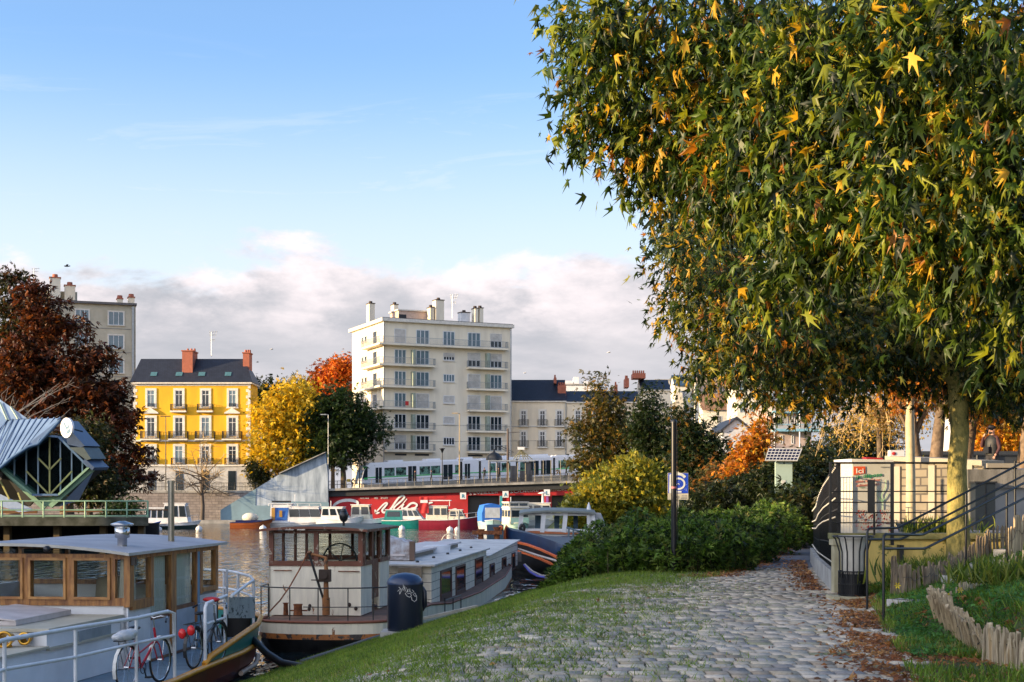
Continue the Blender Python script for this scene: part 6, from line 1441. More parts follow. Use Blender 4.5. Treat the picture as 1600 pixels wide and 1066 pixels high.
# ================================================================== cobbled path: real setts
rng = np.random.default_rng(11)
def cobbles():
    px_, s_ = [], []
    y = 9.0; rows = []
    while y < 33.5:
        rows.append(y); y += .265+rng.uniform(-.012, .015)
    P_ = []; 
    for j, y in enumerate(rows):
        x = xw(y)+.2+rng.uniform(0, .15); xe = xr(y)+.25
        while x < xe:
            w_ = rng.uniform(.13, .30)
            # hidden beyond the hedge or outside the frame: skip
            if not (y > 31 and x < xleft(y)-1.2) and abs(x) < .40*y+.8: P_.append((x+w_/2, y+rng.uniform(-.012, .012), w_))
            x += w_+.007
    A = np.array(P_)
    n = len(A); hw = A[:, 2]/2*.97; hd = .118
    zz = np.array([ground_z(a[0], a[1]) for a in A])
    eps = .1; sx = np.array([(ground_z(a[0]+eps, a[1])-ground_z(a[0]-eps, a[1]))/(2*eps) for a in A])
    keep = zz > -.05; A, hw, zz, sx = A[keep], hw[keep], zz[keep], sx[keep]; n = len(A)
    rough = np.clip((1.6-zz)/1.2, 0, 1)
    h = .020+rng.normal(0, .0014, n)-.010*rough
    tx = rng.normal(0, .006, n)+sx; ty = rng.normal(0, .006, n)
    vs = np.zeros((n, 12, 3))
    pat = [(-1, -1), (1, -1), (1, 1), (-1, 1)]
    for lv, (k, ky, dz) in enumerate(((1.0, 1.0, -.06), (.99, .985, -.011), (.94, .74, .003))):
        for i, (u, v) in enumerate(pat):
            jx = rng.normal(0, .004, n)
            dx_, dy_ = u*hw*k+jx, v*hd*ky+rng.normal(0, .003, n)
            vs[:, lv*4+i, 0] = A[:, 0]+dx_; vs[:, lv*4+i, 1] = A[:, 1]+dy_
            vs[:, lv*4+i, 2] = zz+h+dz+tx*dx_+ty*dy_
    fs = []
    for lv in (0, 1):
        for i in range(4): fs.append((lv*4+i, lv*4+(i+1) % 4, lv*4+4+(i+1) % 4, lv*4+4+i))
    fs.append((8, 9, 10, 11))
    loops = np.concatenate([np.array(f) for f in fs]); L_ = (loops[None]+np.arange(n)[:, None]*12).ravel()
    nf = len(fs)*n
    me = bpy.data.meshes.new('path'); me.vertices.add(n*12); me.vertices.foreach_set('co', vs.astype(np.float32).ravel())
    me.loops.add(len(L_)); me.loops.foreach_set('vertex_index', L_.astype(np.int32)); me.polygons.add(nf); me.polygons.foreach_set('loop_start', (np.arange(nf)*4).astype(np.int32)); me.update(calc_edges=True); me.polygons.foreach_set('use_smooth', [True]*nf)
    base = np.array([(.56, .48, .38), (.43, .38, .31), (.64, .54, .40), (.47, .38, .28), (.34, .31, .28)])
    t_ = base[rng.choice(5, n, p=[.3, .25, .2, .15, .1])]*(1+rng.normal(0, .13, (n, 1))).clip(.5, 1.5)
    moss = np.clip(rough*1.1+rng.normal(0, .3, n)-.15, 0, .8)[:, None]; t_ = t_*(1-moss)+np.array([.16, .19, .07])*moss
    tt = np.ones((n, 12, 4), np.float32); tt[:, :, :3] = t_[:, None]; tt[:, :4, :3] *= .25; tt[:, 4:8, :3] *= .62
    ca = me.color_attributes.new('tint', 'FLOAT_COLOR', 'POINT'); ca.data.foreach_set('color', tt.ravel())
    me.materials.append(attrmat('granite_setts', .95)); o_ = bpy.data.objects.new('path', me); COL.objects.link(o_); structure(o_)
    print('setts', n)
cobbles()
# smooth asphalt continuation of the path in the shade of the hedge
mb_ = MB(); ysp = np.arange(33.3, 76, 2.0)
for a, b in zip(ysp[:-1], ysp[1:]): mb_.quad((xleft(a)-.2, a, 1.77), (xr(a)+.1, a, 1.77), (xr(b)+.1, b, 1.77), (xleft(b)-.2, b, 1.77))
structure(mb_.build('asphalt_path', mat('path_asphalt', (.1, .11, .13), .85, col2=(.06, .065, .075), scale=.7, bump=.2)))
# ================================================================== terrace, yellow mossy wall, kerb with fence
TZ = 2.72
def fx_(y): return interp(y, [24.6, 31, 37, 45], [5.72, 6.8, 7.95, 9.6])
MOSS = worn('mossy_yellow_render', (.75, .56, .17), (.24, .24, .06), .56, .9, 2.2); STONE = brickmat('pale_stone_blocks', (.27, .23, .17), (.18, .16, .12), (.08, .07, .06), .3, .2, .9)
mb_ = MB(); py_ = [25.02, 28, 31, 34, 37, 41, 45]
pts = [(fx_(y)+.1, y) for y in py_]+[(26, 45), (26, 25.02)]
mb_.prism([(x, y, 1.2) for x, y in pts], (0, 0, TZ-1.2)); structure(mb_.build('terrace', mat('terrace_paving', (.2, .21, .23), .8, col2=(.14, .15, .16), scale=.8)))
t = thing('mossy_terrace_wall', 'low yellow mossy terrace wall behind the litter bin', 'wall', (5.7, 24.9, 1.7))
xa, xb = PX(1302, 24.8), PX(1640, 24.8)
MB().prism([(xa+.02, 24.7, 1.6), (xb, 24.7, 2.3), (xb, 24.7, TZ-.02), (xa+.02, 24.7, TZ-.02)], (0, .3, 0)).build('wall_face', MOSS, t, world=True)
MB().bx(xa-.04, xb, 24.62, 25.05, TZ-.02, TZ+.08).build('coping', mat('mossy_coping', (.3, .27, .12), .9, col2=(.13, .14, .05), scale=3, bump=.5), t, world=True)
MB().bx(xa-.06, xa+.28, 24.45, 24.69, 1.6, TZ-.12).bx(xa-.1, xa+.32, 24.4, 24.69, TZ-.12, TZ-.02).build('pilaster', mat('pale_pilaster', (.5, .45, .3), .85, col2=(.34, .3, .18), scale=2), t, world=True)
MB().bx(6.75, 6.82, 24.5, 24.69, 2.05, 2.6).build('meter_plate', DARK, t, world=True)
# kerb wall + black fence panels curving away
ys_ = np.linspace(24.7, 37, 14)
t = thing('kerb_wall', 'low pale kerb wall under the black fence beside the path', 'kerb', (5.7, 25, 1.7))
for a, b in zip(ys_[:-1], ys_[1:]): pass
mb_ = MB(); mb_.loft([[(fx_(y)-.12, y, 1.6), (fx_(y)-.12, y, 2.12), (fx_(y)+.08, y, 2.12), (fx_(y)+.08, y, 1.6)] for y in ys_], smooth=False, close=True, caps=True); mb_.build('kerb', mat('whitish_kerb', (.42, .41, .38), .85, col2=(.25, .24, .22), scale=2), t, world=True)
t = thing('bar_fence', 'tall black flat-bar fence with bolt dots painted pale as lit curving away beside the path', 'fence', (5.8, 27, 2.1))
def ftop(y): return interp(y, [24.7, 29, 33, 37], [4.05, 3.75, 3.3, 3.15])
mb_ = MB(); yy = 24.75
while yy < 37: mb_.obox((fx_(yy), yy, 2.05), (fx_(yy), yy, ftop(yy)), .012, .06, up=V((1, 0, 0))); yy += .15
mb_.build('bars', BLACKP, t, world=True)
for k, f in enumerate((.0, .22, .55, .75, 1.0)):
    MB().loft([[(fx_(y)-.03, y, lerp(2.2, ftop(y), f)), (fx_(y)-.03, y, lerp(2.2, ftop(y), f)+.022)] for y in ys_]).build('rail', mat('grey_rail', (.04, .04, .04), .5), t, world=True)
mb_ = MB()
for f in (.05, .5, .68, .97):
    for y in np.arange(24.8, 37, .3): mb_.ell((fx_(y)-.06, y, lerp(2.2, ftop(y), f)-.04), (.016, .016, .016), 6, 4)
mb_.build('bolt_caps', mat('lit_bolt_tint', (.7, .68, .6), .4), t, world=True)  # pale colour paints the light caught on the bolt tips
# guard rail along the terrace edge (horizontal bars) 
t = thing('terrace_guardrail', 'black horizontal-bar guardrail along the terrace edge in front of the compost bin', 'railing', P(1394, 830, 24.5))
mb_ = MB(); Yg = 24.55
for py, r_ in ((723.5, .02), (768, .012), (785, .012), (801, .012), (817, .012)): mb_.tube([P(1297, py, Yg), P(1486, py, Yg)], r_, 6)
mb_.build('bars', BLACKP, t, world=True)
for px, w_, y0, y1 in ((1394, .055, 722, 852), (1297.5, .04, 722, 832), (1366, .03, 800, 836)): MB().bx(PX(px, Yg)-w_/2, PX(px, Yg)+w_/2, Yg-.02, Yg+.02, PZ(y1, Yg), PZ(y0, Yg)).build('post', BLACKP, t, world=True)
MB().bx(PX(1355, Yg), PX(1366, Yg), Yg-.05, Yg-.025, PZ(801, Yg), PZ(750, Yg)).build('black_plate', BLACKP, t, world=True)
# sloping handrails beside the steps
def handrail(label, lines, posts, Yf):
    t_ = thing('stair_handrail', label, 'handrail', P(*posts[0][:2], posts[0][3]), 0, 'black tube handrails beside the garden steps')
    mb_ = MB()
    for pts in lines:
        q = [P(a, b, Yf(a)) for a, b in pts]; out = [q[0]]
        for i in range(1, len(q)-1):
            d0 = (q[i-1]-q[i]).normalized()*.07; d1 = (q[i+1]-q[i]).normalized()*.07; out += [q[i]+d0, q[i]+(d0+d1)*.3, q[i]+d1]
        out.append(q[-1]); mb_.tube(out, .018, 8)
    mb_.build('rails', BLACKP, t_, world=True)
    for px, y0, y1, Y in posts: MB().tube([P(px, y0, Y), P(px, y1, Y)], .018, 8).build('post', BLACKP, t_, world=True)
    return t_
Yf1 = lambda px: interp(px, [1355, 1410, 1700], [20.6, 21.4, 24.5]); Yf2 = lambda px: interp(px, [1380, 1441, 1700], [18.2, 19.2, 23.0])
handrail('farther black tube handrail rising from the bin to the right', [[(1355, 952), (1355, 826), (1403, 825), (1600, 722), (1680, 680)], [(1355, 843), (1408, 843), (1600, 743), (1680, 700)]], [(1509.5, 768, 884, Yf1(1509)), (1586, 720, 862, Yf1(1586))], Yf1)
handrail('nearer black tube handrail rising to the right above the picket fence', [[(1380.5, 994), (1380.5, 835), (1441, 836), (1600, 755), (1690, 709)], [(1380.5, 857.5), (1445, 857.5), (1600, 779), (1690, 733)]], [(1573, 770, 885, Yf2(1573))], Yf2)
# litter bin
Yb = 23.0; bx_ = PX(1333, Yb); zb_ = PZ(931, Yb)
t = thing('litter_bin', 'slatted metal litter bin with pale liner and black lower basket', 'litter bin', (bx_, Yb, zb_))
hb_ = PZ(838, Yb)-zb_; rb = .2
MB().lathe((0, 0, .36), [(rb*.92, 0), (rb, .5), (rb*1.1, hb_-.4), (rb*1.28, hb_-.36), (rb*1.15, hb_-.35), (rb, hb_-.45)], 20).build('bin_liner', mat('pale_liner', (.66, .63, .55), .4, bump=.4, bscale=5), t)
mb_ = MB()
for k in range(14):
    a = 2*math.pi*k/14; c, s_ = math.cos(a), math.sin(a); mb_.tube([(c*(rb+.02), s_*(rb+.02), .3), (c*(rb+.025), s_*(rb+.025), hb_-.25), (c*(rb+.09), s_*(rb+.09), hb_-.04), (c*(rb+.13), s_*(rb+.13), hb_)], .013, 5)
mb_.build('slats', DARK, t)
mb_ = MB()
for z in (.02, .2, .4): mb_.tube([((rb+.035)*math.cos(k*math.pi/12), (rb+.035)*math.sin(k*math.pi/12), z) for k in range(24)], .012, 5, closed=True)
for k in range(40): a = 2*math.pi*k/40; mb_.tube([((rb+.035)*math.cos(a), (rb+.035)*math.sin(a), .01), ((rb+.035)*math.cos(a), (rb+.035)*math.sin(a), .41)], .006, 4)
mb_.lathe((0, 0, .0), [(rb+.01, 0), (rb+.01, .36)], 20)
mb_.build('lower_basket', BLACKP, t)
MB().tube([((rb+.13)*math.cos(k*math.pi/12), (rb+.13)*math.sin(k*math.pi/12), hb_) for k in range(24)], .012, 6, closed=True).build('rim', DARK, t)
MB().bx(-.38, .34, -.3, .3, -.12, 0).build('plinth', mat('pale_pilaster', (.5, .45, .3)), t)
# ================================================================== compost kiosk
Yk = 27.0; k0, k1 = PX(1332, Yk), PX(1394, Yk); zk1 = PZ(722, Yk)
t = thing('compost_bin', 'tall white compost bin printed with orange and green lettering', 'collection bin', ((k0+k1)/2, Yk, TZ))
KW = mat('kiosk_white', (.56, .56, .52), .5, scale=.9)
dvec = V((-.16, .8, 0))
MB().prism([(k0, Yk, TZ), (k1, Yk, TZ), (k1, Yk, zk1), (k0, Yk, zk1)], dvec).build('body', KW, t, world=True)
MB().prism([(k0-.02, Yk-.02, zk1), (k1+.02, Yk-.02, zk1), (k1+.02, Yk-.02, zk1+.04), (k0-.02, Yk-.02, zk1+.06)], dvec).build('lid', WHITE, t, world=True)
OR3 = mat('print_orange', (.7, .1, .03), .6); GR3 = mat('print_green', (.01, .25, .1), .6); PK3 = mat('print_salmon', (.65, .2, .14), .6); BR3 = mat('print_dark_red', (.35, .03, .03), .6); GY3 = mat('print_grey', (.25, .25, .25), .6); WT3 = mat('print_white', (.8, .8, .78), .6)
yf = Yk-.012
MB().prism([P(1334, 742.5, yf), P(1352, 740, yf), P(1352, 729, yf), P(1334, 729, yf)], (0, .01, 0)).build('orange_label', OR3, t, world=True)
wtext('Ici', 1337, 739.5, 8, 12.5, yf-.004, WT3, parent=t); wtext('je dépose', 1337.5, 748.2, 6.6, 41, yf, GR3, slope=.1, parent=t)
wtext('mes déchets', 1337, 754.5, 4.6, 38, yf, PK3, slope=.08, parent=t); wtext('alimentaires', 1338, 760.8, 4.6, 36, yf, PK3, slope=.08, parent=t); wtext('ville du compost', 1376, 731, 1.6, 15, yf, GY3, parent=t) if False else None
MB().bx(PX(1376, yf), PX(1390, yf), yf-.003, yf, PZ(730.8, yf), PZ(729.4, yf)).build('small_print', GY3, t, world=True)
mb_ = MB()
def K_(x, y): return P(1300+x/7.617, 700+y/7.614, yf-.003)
for pts in ([(600, 735), (602, 660), (590, 560), (640, 470), (640, 380)], [(600, 640), (640, 590), (665, 540)], [(600, 640), (560, 600), (530, 560), (550, 520)], [(330, 475), (360, 470), (395, 472)]): mb_.tube([K_(*p) for p in pts], .006, 4)
mb_.build('plant_drawing', mat('print_pale_green', (.2, .4, .25), .6), t, world=True)
mb_ = MB(); mo = MB(); rg = random.Random(5)
for i in range(150):
    x, y = rg.uniform(285, 700), rg.uniform(735, 985); r_ = rg.uniform(5, 14); a = rg.random()*3
    q = [K_(x+r_*math.cos(a+k*1.257)*(1 if k % 2 else .45), y+r_*math.sin(a+k*1.257)) for k in range(5)]
    (mo if (x < 400 and y > 890) else mb_).add(q, [(0, 1, 2, 3, 4)])
mb_.build('seed_print', BR3, t, world=True); mo.build('seed_print', PK3, t, world=True)
MB().prism([(k0+.32, Yk+.15, zk1+.06), (k1-.14, Yk+.15, zk1+.05), (k1-.14, Yk+.15, zk1+.08), (k0+.28, Yk+.15, zk1+.1)], (0, .3, 0)).build('folder', mat('dark_red_cover', (.4, .02, .03), .5))
o_ = bpy.data.objects['folder']; tag(o_, 'thin red folder lying on top of the white compost bin', 'folder')
# upper retaining wall of stone, parapet, upper terrace
UZ = 3.72
UP = [(8.75, 33.0), (12.2, 34.3), (11.2, 31.4), (20, 31.4)]
mb_ = MB(); mb_.prism([(9.6, 35.05, 2.6), (10.85, 31.95, 2.6), (40, 31.95, 2.6), (40, 64, 2.6), (14, 64, 2.6), (9.9, 45, 2.6)], (0, 0, UZ-2.6)); structure(mb_.build('upper_terrace', mat('gravel', (.26, .22, .16), .95, col2=(.18, .15, .11), scale=3)))
t = thing('stone_retaining_wall', 'sunlit pale stone block wall behind the terrace', 'wall', (10, 33, TZ))
za, zb = PZ(716, 35), PZ(724, 31.7)
MB().prism([(9.35, 35, TZ), (10.6, 31.7, TZ), (10.6, 31.7, zb-.06), (9.35, 35, za-.06)], (.3, .1, 0)).build('wall_face', STONE, t, world=True)
MB().prism([(9.28, 35.05, za-.06), (10.58, 31.6, zb-.06), (10.58, 31.6, zb+.06), (9.28, 35.05, za+.06)], (.5, .1, 0)).build('coping', mat('pale_coping', (.28, .25, .2), .85, col2=(.3, .28, .22), scale=2), t, world=True)
for k_, f_ in enumerate((.12, .5, .88)):
    x_, y_ = lerp(9.35, 10.6, f_), lerp(35, 31.7, f_); MB().prism([(x_-.04, y_+.12, TZ), (x_+.04, y_-.12, TZ), (x_+.04, y_-.12, 4.2), (x_-.04, y_+.12, 4.2)], (-.05, -.02, 0)).build('pilaster', mat('pale_coping', (.28, .25, .2)), t, world=True)
t = thing('low_stone_wall', 'pale stone wall section behind the plane trunk', 'wall', (11.5, 31.7, TZ))
MB().bx(10.62, 11.3, 31.5, 31.9, TZ, 4.1).build('wall_face', STONE, t, world=True); MB().bx(10.6, 11.32, 31.4, 32.0, 4.1, 4.2).build('coping', mat('pale_coping', (.28, .25, .2)), t, world=True)
t = thing('concrete_parapet_wall', 'grey concrete parapet wall in front of the man', 'wall', (13, 31.3, TZ))
xp0 = PX(1513, 31.3); MB().prism([(xp0, 31.3, TZ), (40, 31.3, TZ), (40, 31.3, 3.65), (xp0, 31.3, 3.65)], (0, .4, 0)).build('wall_face', mat('pale_panel_stone', (.4, .4, .38), .85, col2=(.26, .26, .25), scale=1), t, world=True)
MB().prism([(xp0-.04, 31.2, 3.65), (40, 31.2, 3.65), (40, 31.2, 4.06), (xp0-.04, 31.2, 4.06)], (0, .65, 0)).build('parapet', mat('weathered_concrete', (.26, .25, .23), .9, col2=(.1, .1, .09), scale=1.6, sc=(3, 3, .5), bump=.4), t, world=True)
MB().prism([(xp0+.3, 31.85, 4.055), (40, 31.85, 4.055), (40, 35, 4.02), (xp0+1.8, 35, 4.02)], (0, 0, .04)).build('ledge', mat('pale_ledge', (.38, .4, .44), .8), t, world=True)
t = thing('utility_cabinet', 'dark blue-black utility cabinet standing against the pale stone wall', 'cabinet', (PX(1540, 30.9), 30.9, TZ))
a_, b_ = PX(1523, 30.9), PX(1554, 30.9); MB().bx(a_, b_, 30.85, 31.2, TZ, PZ(755, 30.9)).build('body', mat('cabinet_dark', (.012, .02, .03), .4), t, world=True); MB().bx(a_-.03, b_+.03, 30.8, 31.25, PZ(755, 30.9), PZ(752.5, 30.9)).build('top', DARK, t, world=True); MB().bx((a_+b_)/2-.006, (a_+b_)/2+.006, 30.84, 30.85, TZ+.05, PZ(757, 30.9)).build('door_gap', BLACKP, t, world=True)
t = thing('planter_tub', 'small dark blue tub on the terrace before the stone wall', 'tub', (PX(1424, 29), 29, TZ)); MB().lathe((0, 0, 0), [(.16, 0), (.2, .17), (.22, .18), (.2, .19)], 14, sx=1.6).build('tub', mat('tub_blue', (.02, .04, .08), .5), t)
t = thing('cardboard_box', 'small white box with a red mark on the wall coping', 'box', (PX(1400, 33.3), 33.3, PZ(713, 33.3)))
MB().bx(-.16, .17, -.1, .14, 0, .14).build('box', WHITE, t); MB().ell((-.08, -.11, .06), (.05, .01, .04), 8, 6).build('red_mark', REDP, t)
# dark fence behind the man
railing('dark_panel_fence', 'dark solid fence behind the man in the cap', (PX(1430, 60), 60, 0), (PX(1720, 60), 60, 0), UZ, UZ, 1.55, 9, DARK, 0, .03, .05, cat='fence')
o_ = [o for o in bpy.data.objects if o.name.startswith('dark_panel_fence')][0]
MB().bx(PX(1430, 60), PX(1720, 60), 60.05, 60.1, UZ, PZ(705, 60)).build('panel', mat('fence_panel_dark', (.03, .035, .04), .6, scale=4), o_, world=True)
# ================================================================== the man with the cap
t = thing('person', 'man in black cap, sunglasses and dark padded vest holding his hand to his mouth', 'person', (PX(1550, 40), 40, UZ))
rz_ = R(205)   # faces left and slightly towards the camera
t.rotation_euler = (0, 0, rz_); WM[t.name] = Matrix.Translation(t.location) @ Matrix.Rotation(rz_, 4, 'Z')
J = {'pelvis': (0, 0, .96, .15, .12), 'belly': (.01, 0, 1.12, .155, .12), 'chest': (.0, 0, 1.33, .18, .13), 'neck': (0.0, 0, 1.49, .062), 'headb': (.015, 0, 1.565, .078), 'head': (.01, 0, 1.65, .092),
     'shl': (0, .19, 1.41, .072), 'ell': (-.03, .27, 1.13, .055), 'wrl': (.1, .26, .94, .035), 'hal': (.14, .25, .9, .036),
     'shr': (0, -.19, 1.41, .072), 'elr': (.17, -.24, 1.17, .055), 'wrr': (.2, -.12, 1.45, .035), 'har': (.17, -.06, 1.54, .036),
     'hil': (0, .1, .88, .11), 'knl': (.02, .11, .5, .07), 'anl': (0, .11, .09, .05), 'tol': (.15, .12, .04, .04), 'hir': (0, -.1, .88, .11), 'knr': (.03, -.11, .5, .07), 'anr': (0, -.12, .09, .05), 'tor': (.15, -.13, .04, .04)}
E = [('pelvis', 'belly'), ('belly', 'chest'), ('chest', 'neck'), ('neck', 'headb'), ('headb', 'head'), ('chest', 'shl'), ('shl', 'ell'), ('ell', 'wrl'), ('wrl', 'hal'), ('chest', 'shr'), ('shr', 'elr'), ('elr', 'wrr'), ('wrr', 'har'), ('pelvis', 'hil'), ('hil', 'knl'), ('knl', 'anl'), ('anl', 'tol'), ('pelvis', 'hir'), ('hir', 'knr'), ('knr', 'anr'), ('anr', 'tor')]
SLV = mat('maroon_sleeve', (.06, .018, .02), .8); VEST = mat('dark_padded_vest', (.011, .012, .012), .6, bump=.5, bscale=4)
bd = skinfig('body', J, E, [SKIN, SLV, mat('dark_trousers', (.02, .02, .025), .8)], t, sub=2)
for p_ in bd.data.polygons:
    c = p_.center; hand = (V(c)-V((.14, .25, .9))).length < .07 or (V(c)-V((.18, -.08, 1.53))).length < .09
    p_.material_index = 0 if (c.z > 1.5 and abs(c.y) < .1 and c.x < .12) or hand else (2 if c.z < .98 and abs(c.y) < .22 else 1)
MB().loft([[(1.0*math.cos(k*math.pi/8)*rx, math.sin(k*math.pi/8)*ry, z) for k in range(17)] for z, rx, ry in ((.93, .16, .21), (1.05, .17, .215), (1.2, .175, .225), (1.35, .17, .235), (1.45, .1, .17), (1.5, .075, .09))]).build('vest', VEST, t)
MB().ell((.012, 0, 1.715), (.108, .098, .075), 14, 8).prism([(.09, -.07, 1.70), (.2, -.045, 1.69), (.21, .045, 1.69), (.09, .07, 1.70)], (0, 0, .015)).build('cap', mat('black_cap', (.012, .01, .02), .8), t)
MB().bx(.085, .1, -.075, -.01, 1.635, 1.67).bx(.085, .1, .01, .075, 1.635, 1.67).bx(.09, .1, -.01, .01, 1.655, 1.662).tube([(.09, .078, 1.66), (.0, .09, 1.66)], .004, 4).tube([(.09, -.078, 1.66), (.0, -.09, 1.66)], .004, 4).build('sunglasses', BLACKP, t)
hd = MB().loft([[(.1+.0*k, -.012*w_, z), (.118 if z == 1.6 else .1, 0, z), (.1, .012*w_, z)] for k, (z, w_) in enumerate(((1.65, .6), (1.6, 1.2), (1.59, .8)))]).ell((.01, .095, 1.635), (.02, .01, .03), 8, 6).ell((.01, -.095, 1.635), (.02, .01, .03), 8, 6).build('nose_and_ears', SKIN, t)
MB().ell((.055, 0, 1.565), (.055, .065, .045), 12, 8).build('beard', HAIR, t)
fg = MB()
for i in range(4): y0 = .22+i*.02; fg.tube([(.15, y0, .885), (.18, y0+.002, .85), (.165, y0, .82)], [.011, .009, .007], 6)
fg.tube([(.14, .28, .9), (.17, .285, .87)], [.011, .008], 6)
for i in range(4): z0 = 1.52+i*.02; fg.tube([(.165, -.05, z0), (.155, -.01, z0+.01), (.125, .015, z0+.01)], [.011, .009, .008], 6)
fg.tube([(.17, -.05, 1.52), (.13, -.05, 1.51)], [.011, .008], 6); fg.build('fingers', SKIN, t)
MB().prism([(.165, -.09, .98), (.165, .12, .98), (.165, .12, 1.16), (.165, -.09, 1.16)], (.08, 0, 0)).tube([(.17, .1, 1.15), (.1, .12, 1.4), (0, .1, 1.5), (-.14, -.05, 1.35)], .012, 6).build('shoulder_bag', BLACKP, t)
# ================================================================== garden steps, picket fences
GR_ = mat('granite_step', (.5, .48, .45), .8, col2=(.36, .35, .33), scale=12, bump=.3)
def step(px0, px1, py_t, Y, dep, label, rz, h=.16, L_=.75):
    c = P((px0+px1)/2, py_t, Y); c.z = max(c.z, ground_z(c.x, c.y)+.05); s_ = thing('garden_step', label, 'step', c, rz, 'granite garden steps')
    MB().bx(-L_/2, L_/2, -dep/2, dep/2, -h, 0).build('slab', GR_, s_)
    g = MB()
    for k in range(4): g.bx(-L_/2+.03, L_/2-.03, -dep/2+.04+k*.03, -dep/2+.052+k*.03, .0, .004)
    g.build('grip_lines', mat('dark_grooves', (.08, .08, .08), .8), s_)
step(1408, 1452, 950, 19.8, .3, 'lowest granite step among fallen leaves', R(-52), L_=.75); step(1486, 1550, 914, 21.2, .38, 'middle granite step behind the picket fence', R(-38), L_=.8)
step(1530, 1572, 893, 22.4, .34, 'granite step just above the middle one', R(-36), L_=.8); step(1576, 1625, 872, 23.4, .4, 'highest granite step at the right edge', R(-36), L_=.9)
WDG = mat('weathered_chestnut', (.56, .45, .29), .85, col2=(.2, .15, .09), scale=3, sc=(9, 9, .8), bump=.6, bscale=12)
WDD = mat('dark_chestnut', (.32, .25, .16), .9, col2=(.1, .07, .045), scale=3, sc=(9, 9, .8), bump=.6, bscale=12)
def picket(label, pts, gap, w_, lean=.0, seed=1, m=WDG, hj=.1):
    """pts give the TOP line of the fence; every picket runs down into the ground"""
    rg = random.Random(seed); P3 = [P(a, b, y) for a, b, y in pts]
    t_ = thing('picket_fence', label, 'fence', (P3[0].x, P3[0].y, ground_z(P3[0].x, P3[0].y)), 0, 'low chestnut picket fences in the garden')
    mb_ = MB(); wr = []; d = 0; acc = []
    for a, b in zip(P3[:-1], P3[1:]):
        L_ = (b-a).length
        while d < L_: acc.append((a.lerp(b, d/L_), (b-a).normalized())); d += gap*rg.uniform(.8, 1.25)
        d -= L_
    for c, dr in acc:
        ww = w_*rg.uniform(.7, 1.25); top_ = c+V((0, 0, rg.uniform(-1, .45)*hj)); gz = ground_z(c.x-.12, c.y-.12)-.15; hh = top_.z-gz
        sd = V((dr.x, dr.y, 0)).normalized(); nn = V((-sd.y, sd.x, 0))*ww*.32
        b0 = V((c.x-lean*hh+rg.gauss(0, .02), c.y+rg.gauss(0, .02), gz)); rings = []
        for f, k in ((0, 1), (.35, 1.05), (.7, .97), (.93, .85), (1.0, .55)):
            q = b0.lerp(top_, f)+V((rg.gauss(0, .005), rg.gauss(0, .005), 0)); rings.append([q-sd*ww*.5*k-nn*.6, q+sd*ww*.5*k-nn, q+sd*ww*.42*k+nn, q-sd*ww*.4*k+nn])
        rings[-1] = [v+V((0, 0, rg.uniform(-.02, .03))) for v in rings[-1]]
        mb_.loft(rings, 0, False, close=True, caps=True); wr.append(b0.lerp(top_, .72))
    mb_.build('pickets', m, t_, world=True)
    MB().tube([p+V((0, -.03, 0)) for p in wr], .004, 4).build('wire', DARK, t_, world=True)
    return t_
picket('tall pale picket fence in the bottom right corner', [(1539, 976, 14.0), (1562, 983, 13.7), (1600, 995, 13.2), (1670, 1015, 12.6)], .066, .07, seed=2, hj=.07)
picket('pale leaning picket fence just left of the corner fence', [(1450, 920, 17.2), (1470, 930, 16.3), (1488, 942, 15.4), (1512, 965, 14.6), (1537, 985, 14.1)], .062, .062, lean=-.28, seed=3, hj=.12)
picket('weathered picket row climbing behind the lowest step', [(1500, 903, 18.6), (1531, 890, 19.4), (1555, 877, 19.8), (1600, 866, 20.5), (1660, 850, 21)], .1, .05, seed=4)
picket('dark picket row at the foot of the mossy wall', [(1394, 864, 21.6), (1413, 884, 21), (1450, 881, 21.3), (1480, 871, 22), (1490, 864, 22.4), (1523, 846, 23.2)], .085, .05, seed=5, m=WDD)
picket('picket row between the tree trunk and the upper steps', [(1527, 838, 23.6), (1549, 825, 24), (1600, 810, 24.4), (1650, 800, 24.5)], .1, .05, seed=6, m=WDD)
picket('broken pale pickets beside the railing post at the right edge', [(1577, 808, 22.6), (1600, 812, 22.8), (1660, 815, 23)], .075, .06, seed=8, hj=.2)
picket('short pale pickets crossing below the middle step', [(1454, 925, 18.2), (1475, 918, 18.8), (1500, 925, 18.4), (1530, 935, 17.6)], .085, .045, seed=9, hj=.12)
# ================================================================== bank furniture
# dark bin
Yd = 29.3; xd = PX(633, Yd); zd = PZ(985, Yd)
t = thing('round_dark_bin', 'dark navy cylindrical bin with domed lid and white scribble on a concrete slab', 'bin', (xd, Yd, zd))
rd = .37; hd_ = 1.2
BIN = mat('bin_navy', (.008, .014, .03), .3, scale=2)
MB().lathe((0, 0, 0), [(rd*.97, 0), (rd, .05), (rd, hd_-.25), (rd*1.0, hd_-.23)], 32).build('body', BIN, t)
MB().lathe((0, 0, 0), [(rd*1.03, hd_-.24), (rd*1.03, hd_-.2), (rd*.95, hd_-.13), (rd*.75, hd_-.06), (rd*.45, hd_-.02), (rd*.1, hd_)], 32).build('lid', mat('bin_lid', (.015, .035, .09), .3), t)
MB().tube([(rd*.92, .1, hd_-.32), (rd*1.08, .06, hd_-.4), (rd*1.1, .06, hd_-.68), (rd*.92, .1, hd_-.78)], .05, 8).build('hatch_rim', BIN, t)
MB().bx(-.48, .42, -.42, .42, -.14, -.002).build('slab', mat('pale_slab', (.45, .44, .4), .85, scale=3), t)
def SG(x, y): # scribble from the zoomed photo, wrapped on the cylinder
    px = 590+x/8.2; py = 870+y/8.2; u = (px-633)*Yd/F; z = PZ(py, Yd)-zd; u = max(-rd*.98, min(rd*.98, u)); return V((u, -math.sqrt(max(rd*rd-u*u, .0001))-.006, z))
mb_ = MB()
